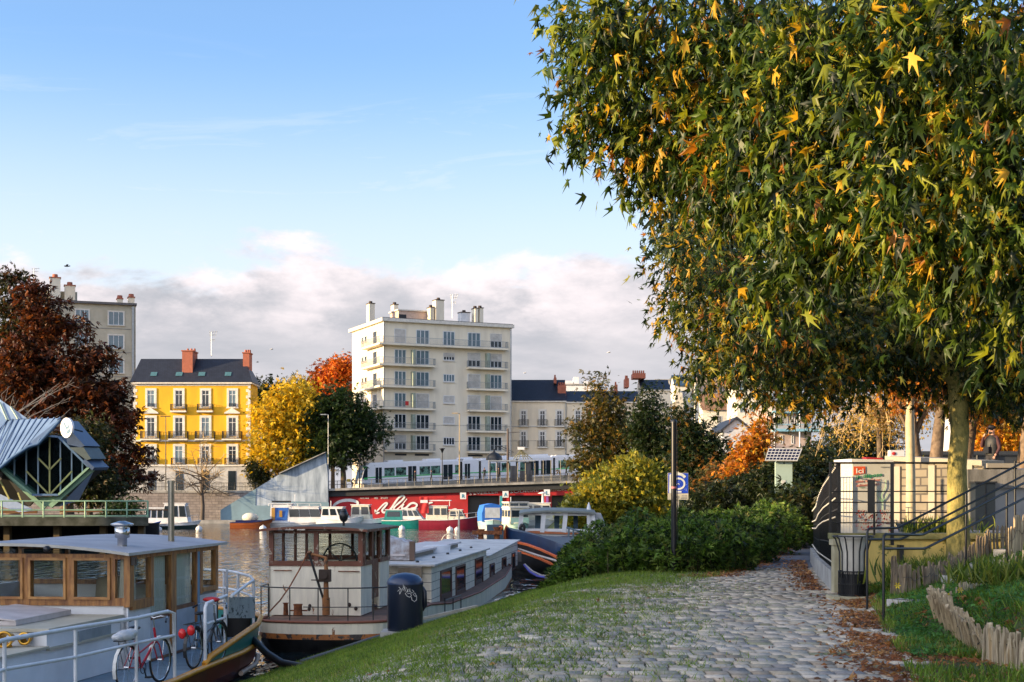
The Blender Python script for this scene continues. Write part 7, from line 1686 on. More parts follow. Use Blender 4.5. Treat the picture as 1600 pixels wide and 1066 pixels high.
for pts in ([(275, 430), (310, 390), (300, 460)], [(290, 375), (330, 415), (300, 465)], [(345, 335), (350, 380), (330, 400), (350, 415), (365, 375)], [(365, 360), (370, 430), (385, 380), (400, 420), (385, 445)], [(410, 400), (400, 440), (425, 430), (430, 395)], [(370, 450), (395, 490), (430, 505), (450, 480), (430, 455), (400, 460)], [(430, 420), (450, 455), (480, 435), (455, 410)], [(450, 500), (455, 540), (485, 562), (512, 540), (512, 500), (490, 450), (470, 470), (490, 495), (510, 490)]):
    mb_.tube([SG(*p) for p in pts], .006, 4)
mb_.build('scribble', mat('white_marker', (.7, .7, .68), .6), t)
# black lamp post with red sticker
Yp = 31.0
t = thing('black_lamp_post', 'black square post with a small pink sticker standing in the green shrubs', 'post', (PX(1053, Yp), Yp, 1.7))
MB().tube([(0, 0, -.1), (0, 0, PZ(661, Yp)-1.7)], .062, 12).build('pole', BLACKP, t)
MB().lathe((0, 0, PZ(661, Yp)-1.7), [(.07, 0), (.07, .05), (.02, .08)], 12).tube([(.075, -.02, .8), (.075, -.02, PZ(664, Yp)-1.75)], .008, 5).build('cap', DARK, t)
MB().tube([(0, 0, PZ(763.5, Yp)-1.7), (0, 0, PZ(760.5, Yp)-1.7)], .065, 12).build('sticker', mat('pink_sticker', (.6, .2, .2), .5), t)
# blue information sign
Ys = 42.0
t = thing('information_sign', 'blue and cream information sign with a white ring emblem on a pale post', 'sign', (PX(1060, Ys), Ys, 1.7))
x0, x1 = PX(1043.5, Ys), PX(1075.5, Ys)
MB().bx(x0, x1, Ys, Ys+.03, PZ(781, Ys), PZ(739, Ys)).build('board', mat('sign_cream', (.6, .55, .4), .5), t, world=True)
MB().bx(x0+.01, x1-.01, Ys-.006, Ys-.001, PZ(771, Ys), PZ(739.5, Ys)).build('blue_panel', mat('sign_blue', (.01, .06, .5), .4), t, world=True)
mb_ = MB()
def SI(x, y): return P(1030+x/13.33, 720+y/13.33, Ys-.014)
def arc(cx, cy, rx, ry, a0, a1, w_, n=20):
    L1 = [SI(cx+(rx+w_/2)*math.cos(R(lerp(a0, a1, k/n))), cy-(ry+w_/2)*math.sin(R(lerp(a0, a1, k/n)))) for k in range(n+1)]
    L2 = [SI(cx+(rx-w_/2)*math.cos(R(lerp(a0, a1, k/n))), cy-(ry-w_/2)*math.sin(R(lerp(a0, a1, k/n)))) for k in range(n+1)]
    for k in range(n): mb_.add([L1[k], L1[k+1], L2[k+1], L2[k]], [(0, 1, 2, 3)])
arc(400, 480, 125, 110, -100, 130, 38); arc(400, 490, 180, 215, 40, 105, 55, 10); mb_.prism([SI(350, 665), SI(465, 665), SI(465, 630), SI(350, 630)], (0, .004, 0)); mb_.prism([SI(205, 680), SI(262, 680), SI(262, 270), SI(215, 290)], (0, .004, 0)); arc(395, 500, 22, 22, 0, 190, 16, 8)
rg = random.Random(4)
for k in range(22):
    x, y = rg.uniform(190, 600), rg.uniform(275, 670); mb_.prism([SI(x-4, y+4), SI(x+4, y+4), SI(x+4, y-4), SI(x-4, y-4)], (0, .003, 0))
mb_.build('emblem', mat('sign_white', (.7, .72, .66), .5), t, world=True)
wtext('O', 1056.5, 779, 4.6, 4.2, Ys-.006, GY3, parent=t)
for k in range(3): MB().bx(PX(1063.5+k*.8, Ys), PX(1073, Ys), Ys-.006, Ys-.002, PZ(779.5-k*2.2, Ys), PZ(778.6-k*2.2, Ys)).build('small_print', GY3, t, world=True)
MB().bx(PX(1057.8, Ys), PX(1061, Ys), Ys+.032, Ys+.09, 1.6, PZ(737, Ys)).build('pole', mat('pale_pole', (.55, .5, .38), .6), t, world=True)
# solar pillar
Yq = 53.0; zq = 1.7
t = thing('solar_panel_pillar', 'pale green metal pillar topped with a tilted solar panel', 'pillar', (PX(1224, Yq), Yq, zq))
x0, x1 = PX(1212, Yq), PX(1238, Yq)
MB().prism([(x0, Yq, zq), (x1, Yq, zq), (x1, Yq, PZ(722.5, Yq)), (x1-.05, Yq, PZ(720.5, Yq)), (x0+.05, Yq, PZ(720.5, Yq)), (x0, Yq, PZ(722.5, Yq))], (0, .2, 0)).build('pillar_body', mat('verdigris_pillar', (.36, .47, .4), .45, col2=(.3, .4, .34), scale=.8), t, world=True)
MB().bx(PX(1221, Yq), PX(1227.5, Yq), Yq-.012, Yq-.002, PZ(757.5, Yq), PZ(750.5, Yq)).build('label_plate', mat('plate_pale', (.6, .6, .55), .5), t, world=True)
MB().ell((PX(1225, Yq), Yq-.01, PZ(724, Yq)), (.03, .015, .03), 8, 6).build('bolt', DARK, t, world=True)
a, b, c, d = P(1195, 719.5, Yq-.2), P(1246, 720, Yq-.2), P(1253.5, 701, Yq+.42), P(1201, 700.5, Yq+.42)
nn = (b-a).cross(d-a).normalized()*.035
MB().prism([a, b, c, d], -nn).build('panel_frame', mat('panel_frame_pale', (.6, .58, .5), .4), t, world=True)
mb_ = MB()
for i in range(9):
    for j in range(4):
        u0, u1, v0, v1 = (i+.22)/9.3, (i+.98)/9.3, (j+.25)/4.3, (j+.98)/4.3
        q = [a.lerp(b, u).lerp(d.lerp(c, u), v)+nn*.12 for u, v in ((u0, v0), (u1, v0), (u1, v1), (u0, v1))]; mb_.add(q, [(0, 1, 2, 3)])
mb_.build('solar_cells', mat('solar_cell', (.012, .015, .045), .15), t, world=True)
# tall lamp in the garden behind the railings
# gulls
def gull(px, py, Y, s, label, dark=False):
    c = P(px, py, Y); g = thing('gull', label, 'bird', c, R(20), 'gulls in the sky'); m_ = mat('gull_dark', (.05, .05, .05), .8) if dark else mat('gull_white', (.6, .6, .6), .8)
    MB().ell((0, 0, 0), (s*.3, s*.08, s*.08), 8, 6).ell((s*.3, 0, s*.03), (s*.09, s*.06, s*.06), 8, 6).build('body', m_, g)
    for sg in (-1, 1): MB().prism([(s*.1, 0, 0), (s*.18, sg*s*.35, s*.14), (-.05*s, sg*s*.8, s*.02), (-.05*s, sg*s*.4, s*.1), (-s*.08, 0, 0)], (0, 0, .02)).build('wing', m_, g)
gull(104, 416, 120, .8, 'dark gull above the rust-brown tree', True); gull(424, 546, 150, .6, 'small pale gull above the yellow trees'); gull(402, 566, 160, .5, 'faint gull low above the yellow trees', True); gull(951, 551, 150, .6, 'small pale gull right of the apartment block'); gull(820, 583, 170, .55, 'tiny pale gull above the slate roof')
# ================================================================== pavilion with blue metal roof on the left, deck with green railing
YL = 95.0
def G(x, y, Y=YL): return P(x/4.442, 600+y/4.442, Y)
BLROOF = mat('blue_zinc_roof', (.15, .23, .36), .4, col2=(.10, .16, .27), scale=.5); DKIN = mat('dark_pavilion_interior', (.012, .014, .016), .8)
GRF = mat('pale_green_steel', (.22, .38, .25), .5); YEF = mat('olive_yellow_steel', (.42, .4, .14), .5)
t = thing('pavilion', 'angular pavilion with blue zinc roof and hexagonal glazed front', 'pavilion', P(72, 808, YL))
def rib(a, b, par, m=None, w_=.07): MB().obox(a, b, w_, .09).build('roof_seam', m or BLROOF, par, world=True)
A0, A1, A2_, A3_, A4_ = G(50, 250, 100), G(420, 238, 94), G(-60, 640, 93), G(200, 430, 93.2), G(0, 580, 93)
rA = MB().prism([G(50, 250, 100), G(420, 238, 94), G(262, 412, 93.4), G(195, 430, 93.3), G(75, 510, 93), G(0, 575, 92.8), G(-160, 700, 92.5), G(-160, 520, 97)], V((0, .15, -.12))).build('roof_plane', BLROOF, t, world=True)
for k in range(10):
    f = k/9; a = G(lerp(50, 420, f), lerp(250, 238, f), lerp(100, 94, f))+V((0, -.06, .05)); L_ = [(-150, 640), (-100, 610), (-50, 590), (0, 572), (50, 530), (100, 500), (150, 460), (195, 430), (262, 412), (400, 255)]
    x, y = L_[k]; rib(a, G(x, y, lerp(92.6, 93.5, f))+V((0, -.06, .05)), rA)
MB().prism([G(-200, -60, 104), G(0, 108, 101), G(190, 240, 99), G(50, 250, 99.6), G(-10, 320, 99), G(-200, 420, 99)], V((0, .2, -.1))).build('roof_plane', BLROOF, t, world=True)
rib(G(0, 130, 100.6), G(50, 248, 99.4), rA, mat('pale_seam', (.4, .5, .4), .5), .12); rib(G(75, 160, 100), G(125, 244, 99), rA, mat('pale_seam', (.4, .5, .4)), .1)
MB().tube([G(0, 583, 92.7), G(75, 518, 92.9), G(195, 438, 93.2), G(262, 420, 93.3), G(425, 245, 93.9)], .12, 6).build('gutter', mat('blue_gutter', (.08, .16, .28), .45), t, world=True)
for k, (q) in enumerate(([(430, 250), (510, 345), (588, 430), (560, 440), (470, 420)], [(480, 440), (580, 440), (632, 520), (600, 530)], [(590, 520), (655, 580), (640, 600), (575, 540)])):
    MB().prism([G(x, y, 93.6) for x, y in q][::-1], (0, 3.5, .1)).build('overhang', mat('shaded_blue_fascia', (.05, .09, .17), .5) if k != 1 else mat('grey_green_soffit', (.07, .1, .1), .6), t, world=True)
hexo = [(20, 580), (100, 510), (340, 362), (430, 370), (640, 580), (430, 770), (250, 770)]
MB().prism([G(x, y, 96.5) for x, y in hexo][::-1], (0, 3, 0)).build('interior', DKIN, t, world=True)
MB().prism([G(x, y, 94.6) for x, y in hexo][::-1], (0, .03, 0)).build('glazing', glassmat('pavilion_glass', (.6, .7, .72), .3), t, world=True)
for k, (a, b) in enumerate(zip(hexo, hexo[1:]+hexo[:1])):
    pa_, pb_ = G(*a, 94.5), G(*b, 94.5); w_ = (pb_-pa_); MB().obox(pa_, pb_, 1.6, .14).build('rim_frame', GRF if k in (4, 6) else mat('blue_gutter', (.08, .16, .28)), t, world=True)
for i, (x, y0, y1) in enumerate(((100, 515, 640), (183, 460, 700), (265, 410, 768), (345, 365, 768), (420, 372, 768), (498, 440, 700), (572, 515, 635))):
    MB().obox(G(x, y0, 94.4), G(x, y1, 94.4), .1 if i == 3 else .08, .1, up=V((0, 1, 0))).build('mullion', YEF if i == 3 else mat('pale_blue_steel', (.3, .4, .48), .5), t, world=True)
for a, b in (((265, 515), (345, 595)), ((425, 515), (345, 595)), ((183, 605), (335, 762)), ((500, 605), (352, 762))): MB().obox(G(*a, 94.3), G(*b, 94.3), .1, .1).build('brace', YEF, t, world=True)
for a, b in (((20, 590), (310, 865)), ((645, 590), (350, 850))): MB().obox(G(*a, 94.2), G(*b, 94.2), .25, .3).build('leg_beam', GRF, t, world=True)
MB().prism([G(250, 780, 94.4), G(430, 780, 94.4), G(370, 850, 94.4), G(300, 850, 94.4)][::-1], (0, 1.5, 0)).build('base', GRF, t, world=True)
MB().prism([G(655, 585, 94.3), G(640, 610, 94.3), G(410, 850, 94.3), G(540, 812, 96.8)], (0, .2, 0)).build('lower_cladding', mat('pale_blue_cladding', (.33, .42, .6), .45, col2=(.26, .35, .52)), t, world=True)
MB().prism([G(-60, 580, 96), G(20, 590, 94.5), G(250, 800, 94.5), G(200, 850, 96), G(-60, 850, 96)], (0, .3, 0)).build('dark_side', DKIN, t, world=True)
for a, b in (((0, 670), (65, 800)), ((125, 755), (150, 820))): MB().obox(G(*a, 94), G(*b, 94), .1, .1).build('brace', YEF, t, world=True)
MB().prism([G(-20, 770, 94), G(0, 765, 94), G(250, 880, 94), G(130, 890, 94), G(-20, 840, 94)], (0, .1, 0)).build('lower_cladding', mat('pale_blue_cladding', (.33, .42, .6)), t, world=True)
# round sign
sc = G(465, 305, 92.6)
t = thing('round_sign', 'round white sign with a dark blue emblem above the pavilion front', 'sign', sc, R(-38))
MB().tube([(0, -.06, 0), (0, .1, 0)], .66, 36).build('disc', mat('sign_disc', (.75, .76, .8), .4), t)
em = MB(); TL2 = mat('emblem_teal', (.02, .13, .25), .5)
for pts in ([(-.3, .3), (-.16, .36), (-.06, .2), (.04, .06), (.2, .1), (.3, .28), (.36, .2), (.3, .0), (.16, -.06), (.12, -.16), (.02, -.12), (-.1, .06), (-.2, .16)], [(.1, -.2), (.3, -.1), (.42, -.05), (.46, -.25), (.3, -.38), (.1, -.4), (-.14, -.38), (.08, -.3)]): em.prism([(x, -.075, y) for x, y in pts], (0, .012, 0))
em.build('emblem', TL2, t)
for k in range(3): MB().bx(-.42, -.14+.06*k, -.072, -.062, -.05-.12*k, -.01-.12*k).build('small_lettering', mat('emblem_grey', (.2, .22, .26), .5), t)
MB().tube([(0, .1, 0), (.0, 1.2, -.2)], .05, 6).build('bracket', DARK, t)
# deck
dz = PZ(808, YL)
t = thing('pontoon_deck', 'dark concrete deck on piles with mossy edge under the pavilion', 'deck', (-32, YL, 0))
MB().prism([(-60, 93, dz-.55), (PX(232, 93), 93, dz-.55), (PX(228, 112), 112, dz-.55), (-60, 112, dz-.55)], (0, 0, .55)).build('deck_slab', mat('dark_mossy_concrete', (.07, .075, .06), .95, col2=(.02, .025, .015), scale=1.5, bump=.5), t, world=True)
for px in (10, 88, 160, 220): MB().bx(PX(px, 94)-.2, PX(px, 94)+.2, 94, 94.5, -1.5, dz-.55).build('pile', mat('brown_pile', (.1, .07, .03), .9), t, world=True)
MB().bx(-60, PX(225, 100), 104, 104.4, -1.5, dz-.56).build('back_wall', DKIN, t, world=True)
t = railing('deck_railing', 'pale green steel railing along the deck of the pavilion', (-42, 93.1, 0), (PX(231, 93.1), 93.1, 0), dz, dz, 1.08, 13, GRF, 0, .05, .06, mids=(.45, .08))
for k in range(4): MB().bx(-41+k*4.6, -38+k*4.6, 99, 99.1, dz+.1+.1*k, dz+.5).build('bench_slats', mat('brown_bench', (.15, .07, .03), .8), bpy.data.objects['pontoon_deck'], world=True)
# ================================================================== riverside buildings outside the frame on the left: they keep the low sun off the quay
for k, (y0, y1, x0, h, lab, mm_) in enumerate(((-48, -12, -56, 16.2, 'cream riverside terrace nearest the camera on the left bank', CREAMWALL), (-11.5, 22, -57, 16.5, 'grey riverside terrace second on the left bank', GREYWALL), (22.5, 52, -55.5, 16.2, 'cream riverside terrace third on the left bank', CREAMWALL), (52.5, 80, -57, 16.6, 'grey riverside terrace farthest on the left bank', GREYWALL))):
    b_ = thing('riverside_house', lab, 'house', (x0, (y0+y1)/2, 2.1), R(90), 'terraces on the left bank'); L_ = y1-y0
    MB().bx(-L_/2, L_/2, 0, 12, 0, h-4.6).build('wall', mm_, b_)
    MB().add([(-L_/2-.2, -.4, h-4.6), (L_/2+.2, -.4, h-4.6), (L_/2+.2, 6, h-2.1), (-L_/2-.2, 6, h-2.1), (-L_/2-.2, 12.4, h-4.6), (L_/2+.2, 12.4, h-4.6)], [(0, 1, 2, 3), (3, 2, 5, 4), (0, 3, 4), (1, 5, 2)]).build('roof', SLATE, b_)
    for i in range(int(L_/3.4)):
        for j in range(4): win(b_, -L_/2+1+i*3.4, -L_/2+2.1+i*3.4, .8+j*2.7, 2.4+j*2.7, n=2)
# ================================================================== vegetation
def B(px, py, Y, rx, rz, ry=None):
    s_ = Y/F; return (tuple(P(px, py, Y)), (rx*s_, ry if ry else rx*s_*.9, rz*s_))
def tree(name, label, px, base_z, Y, blobs, nclump, per, spread, size, palette, tmpl, trunk_r, seed, group=None, droop=.3, nl=18, cat='tree', top=None, shell=.4, bark=None, flat=.7, trunk_top=None, tpts=None):
    b = V((PX(px, Y), Y, base_z)); t_ = thing(name, label, cat, b, 0, group)
    o_, cc = crown('crown', [((c[0]-b.x, c[1]-b.y, c[2]-b.z), r_) for c, r_ in blobs], nclump, per, spread, size, palette, tmpl, t_, (0, 0, 0), seed, droop, shell=shell, flat=flat)
    ctr = cc.mean(axis=0); zt_ = trunk_top if trunk_top is not None else max(.5, cc[:, 2].min()*.6+ctr[2]*.4)
    m_ = MB(); rg = random.Random(seed)
    tp = tpts or [(0, 0, -.3), (ctr[0]*.1+rg.uniform(-.1, .1), ctr[1]*.1, zt_*.35), (ctr[0]*.3, ctr[1]*.3, zt_*.7), (ctr[0]*.6, ctr[1]*.6, zt_)]
    m_.tube(tp, [trunk_r*1.25, trunk_r, trunk_r*.85, trunk_r*.6], 10)
    idx = np.random.default_rng(seed).choice(len(cc), min(nl, len(cc)), replace=False)
    limbs(m_, V(tp[-1])-V((0, 0, zt_*.1)), [cc[i] for i in idx], trunk_r*.45, seed, rmin=.012)
    m_.build('trunk', bark or BARK, t_)
    return t_, cc
g1, g2 = (.028, .045, .012), (.05, .075, .018)
# rust-brown cypress and dark conifer on the left
BRN = [((.10, .028, .012), 4), ((.06, .018, .009), 3), ((.15, .048, .016), 2), ((.035, .018, .008), 3)]
tree('cypress_tree', 'tall rust-brown cypress between the pavilion and the yellow house', 105, 2.2, 120, [B(48, 470, 120, 22, 32), B(75, 495, 120, 28, 32), B(112, 520, 120, 34, 24), B(150, 560, 120, 30, 22), B(100, 570, 120, 50, 34), B(172, 610, 120, 26, 20), B(130, 620, 120, 60, 34), B(190, 655, 120, 24, 22), B(150, 675, 120, 56, 30), B(205, 712, 120, 22, 18), B(178, 735, 120, 40, 26), B(214, 752, 120, 20, 14), B(120, 745, 120, 70, 30), B(40, 590, 120, 50, 50), B(50, 540, 120, 40, 40), B(70, 650, 120, 60, 40)], 1050, 16, .5, .55, BRN, T_tuft(), .5, 21, droop=.2, flat=.35)
tree('conifer_tree', 'dark olive-green conifer at the far left above the blue roof', 20, 2.2, 126, [B(18, 452, 126, 24, 36), B(30, 500, 126, 38, 40), B(70, 505, 126, 32, 26), B(5, 560, 126, 60, 50), B(10, 640, 126, 55, 60)], 420, 17, .6, .6, [((.03, .034, .012), 4), ((.05, .045, .016), 3), ((.08, .032, .014), 3)], T_tuft(), .5, 22, droop=.15, flat=.4)
tree('broadleaf_shrub', 'dark green bush in front of the rust-brown cypress', 140, 2.2, 108, [B(135, 700, 108, 38, 50), B(150, 760, 108, 45, 30), B(105, 720, 108, 25, 40)], 300, 16, .5, .4, [((.02, .03, .01), 4), ((.04, .05, .015), 2), ((.07, .05, .02), 1)], T_tuft(), .2, 23)
tree('low_shrub', 'low dark shrub behind the end of the green railing', 205, 2.2, 104, [B(205, 792, 104, 20, 14), B(180, 795, 104, 18, 12)], 60, 12, .3, .3, [((.02, .045, .012), 3)], T_tuft(), .06, 24, cat='shrub')
# trees between yellow house and apartment block
YEL = [((.7, .47, .02), 4), ((.58, .44, .03), 3), ((.42, .32, .03), 2), ((.2, .19, .03), 1.5)]
tree('yellow_tree', 'bright yellow autumn tree right of the yellow house', 437, 4.6, 205, [B(425, 660, 205, 28, 50, 2.6), B(452, 640, 205, 32, 42, 2.8), B(416, 715, 205, 22, 35, 2.4), B(448, 700, 205, 36, 40, 2.8), B(475, 640, 205, 18, 36, 2.4)], 430, 18, .9, .7, YEL, T_tuft(), .35, 31)
tree('yellow_tree', 'yellow-olive tree behind the dark green oak', 480, 4.6, 222, [B(470, 625, 222, 26, 28), B(490, 700, 222, 28, 45), B(460, 600, 222, 12, 12)], 170, 16, .8, .7, [((.3, .24, .03), 3), ((.55, .38, .03), 2), ((.12, .12, .03), 2)], T_tuft(), .3, 32)
tree('evergreen_tree', 'dark evergreen with a pointed top just right of the yellow house roof', 412, 4.6, 232, [B(407, 622, 232, 14, 30), B(430, 608, 232, 12, 18), B(396, 640, 232, 10, 40)], 120, 14, .7, .7, [((.02, .035, .012), 3), ((.05, .06, .015), 1)], T_tuft(), .3, 33)
tree('orange_tree', 'flaming orange tree beside the left side of the apartment block', 520, 4.6, 236, [B(515, 596, 236, 25, 30), B(535, 580, 236, 22, 24), B(530, 620, 236, 28, 28), B(500, 615, 236, 14, 22)], 330, 17, .8, .7, [((.62, .16, .02), 4), ((.45, .08, .015), 2), ((.7, .26, .03), 2)], T_tuft(), .3, 34)
tree('dark_oak', 'dark green round-headed tree left of the tram', 537, 4.7, 205, [B(535, 650, 205, 45, 42), B(505, 665, 205, 38, 42), B(568, 675, 205, 34, 34), B(530, 700, 205, 50, 26), B(488, 700, 205, 16, 26)], 480, 18, .85, .7, [((.016, .035, .012), 4), ((.03, .06, .018), 3), ((.045, .075, .02), 1)], T_tuft(), .4, 35, nl=25)
for px, Y_, py, rx, rz, lb in ((412, 203, 752, 16, 14, 'low dark bush beside the base of the yellow house'), (450, 208, 755, 24, 12, 'low dark bush behind the sloping wedge wall'), (398, 202.5, 735, 8, 14, 'ivy-dark bush at the corner of the yellow house')):
    tree('low_shrub', lb, px, 4.6, Y_, [B(px, py, Y_, rx, rz)], 60, 12, .5, .5, [((.02, .03, .012), 3), ((.06, .06, .02), 1)], T_tuft(), .08, 36+px, cat='shrub', nl=4)
# bare tree on the towpath
Yt = 198; b = V((PX(316, Yt), Yt, .45)); t = thing('bare_tree', 'leafless tree with fine twigs in front of the yellow house', 'tree', b)
m_ = MB(); m2 = MB(); rg = random.Random(9); s_ = Yt/F
m_.tube([(0, 0, -.2), (.1, 0, 2), (-.1, 0, 4.5), (.1, 0, 7)], [.32, .26, .22, .16], 8)
for k in range(26):
    a = rg.uniform(-1, 1); st = V((0, 0, rg.uniform(3.2, 6.8))); e = V((a*58*s_*rg.uniform(.5, 1), rg.uniform(-3, 3), rg.uniform(5.0, 12.2)-abs(a)*3.2)); mid = st.lerp(e, .5)+V((0, 0, rg.uniform(-.3, .8)))
    m_.tube([st, mid, e], [.11, .06, .02], 5, caps=False)
    for j in range(11):
        f = rg.uniform(.35, 1); p0 = st.lerp(mid, f*2) if f < .5 else mid.lerp(e, f*2-1); d = V((rg.uniform(-1, 1)+a*.8, rg.uniform(-1, 1), rg.uniform(-.3, 1.2))).normalized()*rg.uniform(.8, 2.2)
        (m2 if p0.z > 6 else m_).tube([p0, p0+d*.5+V((0, 0, .1)), p0+d], [.03, .022, .012], 3, caps=False)
m_.build('trunk', mat('dark_bark', (.09, .07, .055), .9), t); m2.build('twigs', mat('twigs_sunlit_tint', (.5, .33, .13), .8), t)  # golden colour on the upper twigs paints them as sunlit
# bare branches hanging over the pavilion
t = thing('bare_shrub', 'grey leafless shrub branches in front of the conifer above the blue roof', 'shrub', P(-10, 780, 112)); m_ = MB()
for k in range(34):
    a = V((0, 0, rg.uniform(2, 6))); e = V((rg.uniform(.5, 6.5), rg.uniform(-1, 1), rg.uniform(4.5, 9.5))); m_.tube([a, a.lerp(e, .5)+V((0, 0, rg.uniform(-.2, .7))), e], [.05, .03, .015], 4, caps=False)
    for j in range(4):
        p0 = a.lerp(e, rg.uniform(.5, 1)); m_.tube([p0, p0+V((rg.uniform(-.6, 1), 0, rg.uniform(-.5, .8)))], [.018, .01], 3, caps=False)
m_.build('branches', mat('pale_grey_bark', (.2, .19, .18), .8), t)
# middle trees
OLV = [((.10, .085, .02), 4), ((.05, .055, .015), 3), ((.2, .12, .02), 1.5), ((.03, .045, .012), 2)]; DGR = [((.016, .032, .01), 4), ((.03, .05, .014), 2), ((.055, .065, .02), 1)]
tree('olive_tree', 'olive and brown leaved tree in front of the row houses', 950, 2.2, 98, [B(945, 640, 98, 34, 26), B(915, 672, 98, 24, 18), B(968, 685, 98, 42, 34), B(932, 602, 98, 13, 20), B(925, 720, 98, 36, 22), B(955, 745, 98, 50, 28)], 430, 16, .42, .36, OLV, T_tuft(), .18, 41, shell=.3)
tree('dark_tree', 'tall slim dark green tree behind the yellow bush', 1020, 2.2, 95, [B(1015, 625, 95, 13, 26), B(1012, 665, 95, 26, 30), B(1030, 705, 95, 34, 32), B(1010, 745, 95, 36, 30)], 420, 16, .4, .34, DGR, T_tuft(), .16, 42, shell=.3)
tree('dark_tree', 'dark green tree just right of the black lamp post', 1100, 2.0, 84, [B(1064, 655, 84, 15, 26), B(1085, 685, 84, 28, 28), B(1115, 715, 84, 26, 32), B(1075, 735, 84, 30, 38), B(1110, 765, 84, 36, 28)], 430, 16, .38, .32, DGR+[((.2, .11, .02), .8)], T_tuft(), .16, 43, shell=.3)
YB = [((.34, .3, .03), 4), ((.24, .25, .035), 3.5), ((.46, .34, .03), 1.6), ((.12, .15, .03), 3)]
tree('yellow_bush', 'large yellow-leaved bush beside the white cabin cruiser', 960, 1.2, 78, [B(950, 778, 78, 55, 40), B(1005, 765, 78, 40, 46), B(915, 800, 78, 36, 26), B(985, 738, 78, 34, 24), B(930, 815, 78, 40, 22), B(1030, 800, 78, 20, 30)], 620, 16, .34, .3, YB, T_tuft(), .1, 44, cat='bush', droop=-.9, shell=.3)
ORL = [((.55, .2, .02), 4), ((.6, .32, .03), 3), ((.3, .11, .02), 2), ((.12, .1, .02), 1)]
tree('orange_shrub', 'bright orange and yellow shrub left of the solar panel', 1175, 1.8, 62, [B(1172, 705, 62, 22, 30), B(1192, 690, 62, 14, 26), B(1150, 740, 62, 22, 18), B(1180, 740, 62, 24, 22), B(1186, 662, 62, 9, 14)], 260, 14, .24, .24, ORL, T_tuft(), .08, 45, cat='shrub', shell=.2)
tree('orange_shrub', 'brownish orange shrub between the dark tree and the orange shrub', 1130, 1.8, 66, [B(1122, 745, 66, 22, 22), B(1140, 765, 66, 22, 16), B(1100, 762, 66, 18, 16)], 120, 12, .26, .24, [((.3, .13, .03), 3), ((.1, .08, .02), 3), ((.04, .05, .015), 2)], T_tuft(), .07, 46, cat='shrub')
for i, (px, py, Y_, rx, rz) in enumerate(((1165, 770, 60, 40, 22), (1215, 760, 56, 40, 36), (1275, 745, 58, 34, 48), (1310, 760, 62, 36, 40), (1245, 790, 52, 28, 20), (1180, 745, 72, 60, 38), (1120, 785, 58, 40, 20), (1340, 700, 70, 60, 40))):
    tree('dark_undergrowth_bush', ['dark bush left of the solar pillar foot', 'dark bush right behind the solar pillar', 'tall dark bush between the solar pillar and the black fence', 'dark bush behind the white compost bin', 'low dark bush at the end of the path', 'broad dark bush far behind the orange shrub', 'low dark bush behind the green shrubs', 'dark bush under the bare golden twigs'][i], px, 1.8, Y_, [B(px, py, Y_, rx, rz, 2.0)], 230, 14, .3, .26, [((.016, .026, .009), 4), ((.03, .045, .012), 3), ((.07, .06, .02), .7)], T_tuft(), .06, 50+i, 'dark bushes behind the path', cat='bush', nl=5)
# golden twiggy tree behind the terrace
Yt = 47; b = V((PX(1376, Yt), Yt, 2.2)); t = thing('golden_twig_tree', 'nearly bare tree with curling golden twigs behind the compost bin', 'tree', b); s_ = Yt/F; m_ = MB(); m2 = MB(); rg = random.Random(12)
zt = PZ(668, Yt)-2.2; m_.tube([(0, 0, 0), (0, 0, zt*.6), (-.05, 0, zt)], [.13, .11, .1], 8); tips = []
for k in range(46):
    a = rg.uniform(-1, 1); ex = a*135*s_*rg.uniform(.45, 1)-.5; top_ = PZ(rg.uniform(612, 650), Yt)-2.2; e = V((ex, rg.uniform(-2, 2), PZ(rg.uniform(640, 715), Yt)-2.2)); md = V((ex*.55, e.y*.5, top_))
    pts = [V((0, 0, zt-.1)), V((ex*.25, e.y*.2, lerp(zt, top_, .7))), md, V((ex*.85, e.y*.8, lerp(top_, e.z, .4))), e]
    m2.tube(pts, [.05, .035, .026, .017, .009], 5, caps=False)
    for j in range(11):
        i = rg.randrange(1, 4); p0 = pts[i].lerp(pts[i+1], rg.random()); q = p0; w_ = [p0]; d = V((rg.uniform(-1, 1), rg.uniform(-1, 1), rg.uniform(-.4, .8))).normalized()
        for u in range(4): d = (d+V((rg.uniform(-.6, .6), rg.uniform(-.6, .6), rg.uniform(-.7, .4)))).normalized(); q = q+d*rg.uniform(.1, .22); w_.append(q)
        m2.tube(w_, [.014, .011, .009, .007, .005], 3, caps=False); tips.append(tuple(q))
m_.build('trunk', BARK, t); m2.build('twigs', mat('golden_bark', (.5, .36, .17), .8), t)
rgn = np.random.default_rng(4); tp = np.array(tips); tp = tp[rgn.choice(len(tp), 3000)]+rgn.normal(0, .18, (3000, 3))
leafmesh('leaves', tp, rgn.normal(size=(3000, 3))-np.array([0, 0, .5]), rgn.normal(size=(3000, 3)), .07+.06*rgn.random(3000), pick(rgn, 3000, [((.5, .3, .04), 3), ((.3, .2, .04), 3), ((.2, .18, .04), 2)]), T_diamond(), LEAF, t)
